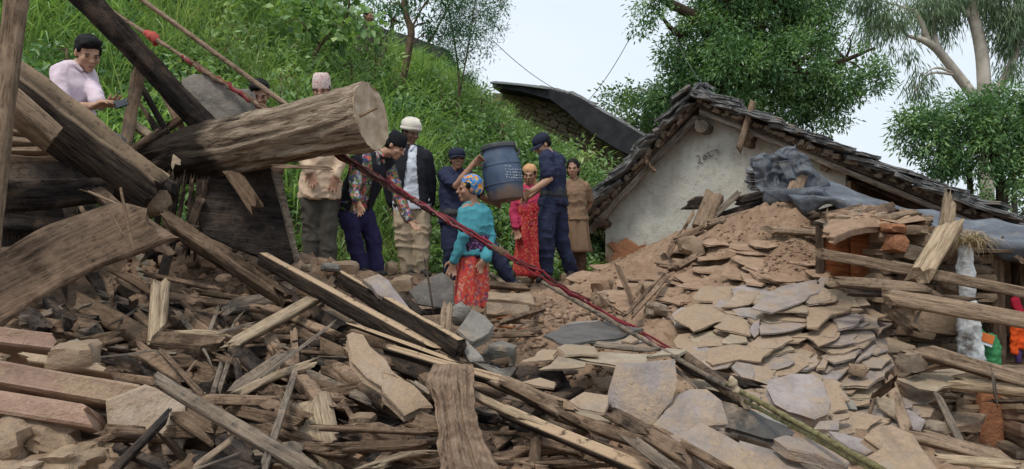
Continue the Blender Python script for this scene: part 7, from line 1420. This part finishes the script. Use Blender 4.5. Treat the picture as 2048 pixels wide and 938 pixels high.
# sack and garments
fab('sack_green', [(.07, .3, .12)]); fab('label_orange', [(.62, .17, .05)]); fab('cl_red', [(.55, .03, .06)]); fab('cl_orange', [(.75, .1, .02)]); fab('cl_purple', [(.16, .1, .28)])
sp_ = P(1978, 690, 5.5); sk = empty('grain_sack', P(1978, 728, 5.5)); tag(sk, 'green woven sack with orange print beside the wooden post', 'sack'); bpy.context.view_layer.update()
remeshed('sack_body', [etube([P(1979, 726, 5.5), P(1979, 700, 5.5), P(1977, 678, 5.5)], [.07, .075, .06], [.06, .065, .05], Vector((1, 0, 0))), etube([P(1970, 680, 5.5), P(1962, 664, 5.5)], [.03, .022], [.03, .02], Vector((1, 0, 0)))], .008, MATS['sack_green'], sk, 1, .01, 22)
attach(slab('print', [(1962, 681), (1966, 664), (1990, 672), (1986, 690)], P(1976, 677, 5.42), Vector((-.1, -1, .3)), .006, 'label_orange', 2, warp=.003, chip=.001), sk); attach(slab('print', [(1961, 682), (1986, 690), (1984, 695), (1960, 687)], P(1974, 689, 5.415), Vector((-.1, -1, .3)), .006, 'cl_white', 2, warp=.002, chip=.001), sk)
def garment(name, lab, chunks, mat, d):
    g = empty(name, P(*chunks[0][0][0], d)); tag(g, lab, 'garment'); bpy.context.view_layer.update()
    remeshed('fabric', [etube([P(x, y, d) for x, y in pts], [v * d / F for v in w_], [.02] * len(pts), Vector((1, 0, 0))) for pts, w_ in chunks], .009, MATS[mat], g, 1, .012, 20)
garment('red_shirt', 'red shirt hung on a nail by the wooden post', [([(2028, 598), (2035, 612), (2040, 625)], [8, 9, 8])], 'cl_red', 5.6)
garment('orange_garment', 'bright orange garment hanging in the shed doorway', [([(2026, 640), (2028, 670), (2029, 704)], [6, 7, 7]), ([(2042, 650), (2046, 675), (2046, 695)], [9, 10, 9])], 'cl_orange', 5.6)
garment('purple_garment', 'purple garment below the orange one in the doorway', [([(2034, 705), (2036, 722)], [7, 6])], 'cl_purple', 5.7)
# ================================================================ labels of look-alikes: say what each lies by
LM = [(318, 640, 'by the pale rotten stump'), (110, 720, 'behind the red stone pile'), (330, 440, 'under the felled log'), (470, 560, 'below the blackened upright board'), (540, 700, 'around the broad grey plank'), (610, 850, 'around the pale split upright board'),
      (790, 730, 'by the sliding pale slab'), (770, 890, 'by the rotten timber with ragged end'), (1010, 850, 'by the splintered pale plank'), (1160, 720, 'in the slate stack'), (1200, 880, 'along the long dark rail'), (980, 650, 'near the orange skirt'), (430, 840, 'along the long grey beam'),
      (90, 460, 'in the black hollow under the charred log'), (300, 250, 'by the charred black pole'), (1060, 600, 'near the policeman boots'), (1270, 580, 'by the forked brown stick'), (1380, 450, 'by the thick tan post'), (1440, 620, 'on the bare mud of the slide'), (1520, 690, 'above the thick purple slab'),
      (1690, 600, 'below the orange door boards'), (1740, 690, 'by the split rail at the shed'), (1740, 850, 'by the largest tan slate'), (1560, 900, 'under the bamboo poles'), (1400, 730, 'beside the red rope end'), (720, 620, 'along the long squared beam'), (860, 700, 'by the wide blackened slab beam'), (640, 660, 'by the fresh pale plank'), (900, 780, 'by the hanging sacking')]
SHORT = {'mud caked slate half buried in the slide': 'mud caked buried slate', 'splintered dark brown timber lying in the tangled wreckage': 'splintered dark brown timber', 'charred black timber lying in the tangled wreckage': 'charred black timber', 'dusty tan broken plank lying in the tangled wreckage': 'dusty tan broken plank', 'weathered grey broken plank lying in the wreckage': 'weathered grey plank',
         'thin broken stick poking out of the wreckage': 'thin broken stick', 'short broken stick of wood sunk in the mud slide': 'broken stick sunk in mud', 'muddy flat slate slid down on the mud slope': 'muddy flat slate', 'clean purplish slate lying among muddy slates on the slope': 'clean purplish slate', 'pale tan slate lying in the slate heap': 'pale tan slate', 'dark grey slate lying in the slate heap': 'dark grey slate',
         'fist sized brown stone scattered on the rubble': 'brown stone', 'rough tan block in the stone pile below the red stones': 'rough tan block of the stone pile'}
bpy.context.view_layer.update(); SEEN = {}
for o in list(COL.objects):
    l = o.get('label')
    if l in SHORT:
        p = o.matrix_world.translation; dm = max(o.dimensions); px = 1024 + p.x / p.y * F; py = 469 - (p.z - 1.5) / p.y * F
        near = min(LM, key=lambda q: math.hypot(q[0] - px, q[1] - py))[2]; b = SHORT[l]
        size = ('short ' if dm < .3 else 'long ' if dm > .55 else '') if 'timber' in b or 'plank' in b or 'stick' in b else ('small ' if dm < (.06 if 'stone' in b else .3) else 'large ' if dm > (.1 if 'stone' in b else .45) else '')
        near = near if 'stone pile' not in b else 'below the red stones'
        o['label'] = size + b + ' ' + near; o['group'] = o['label']
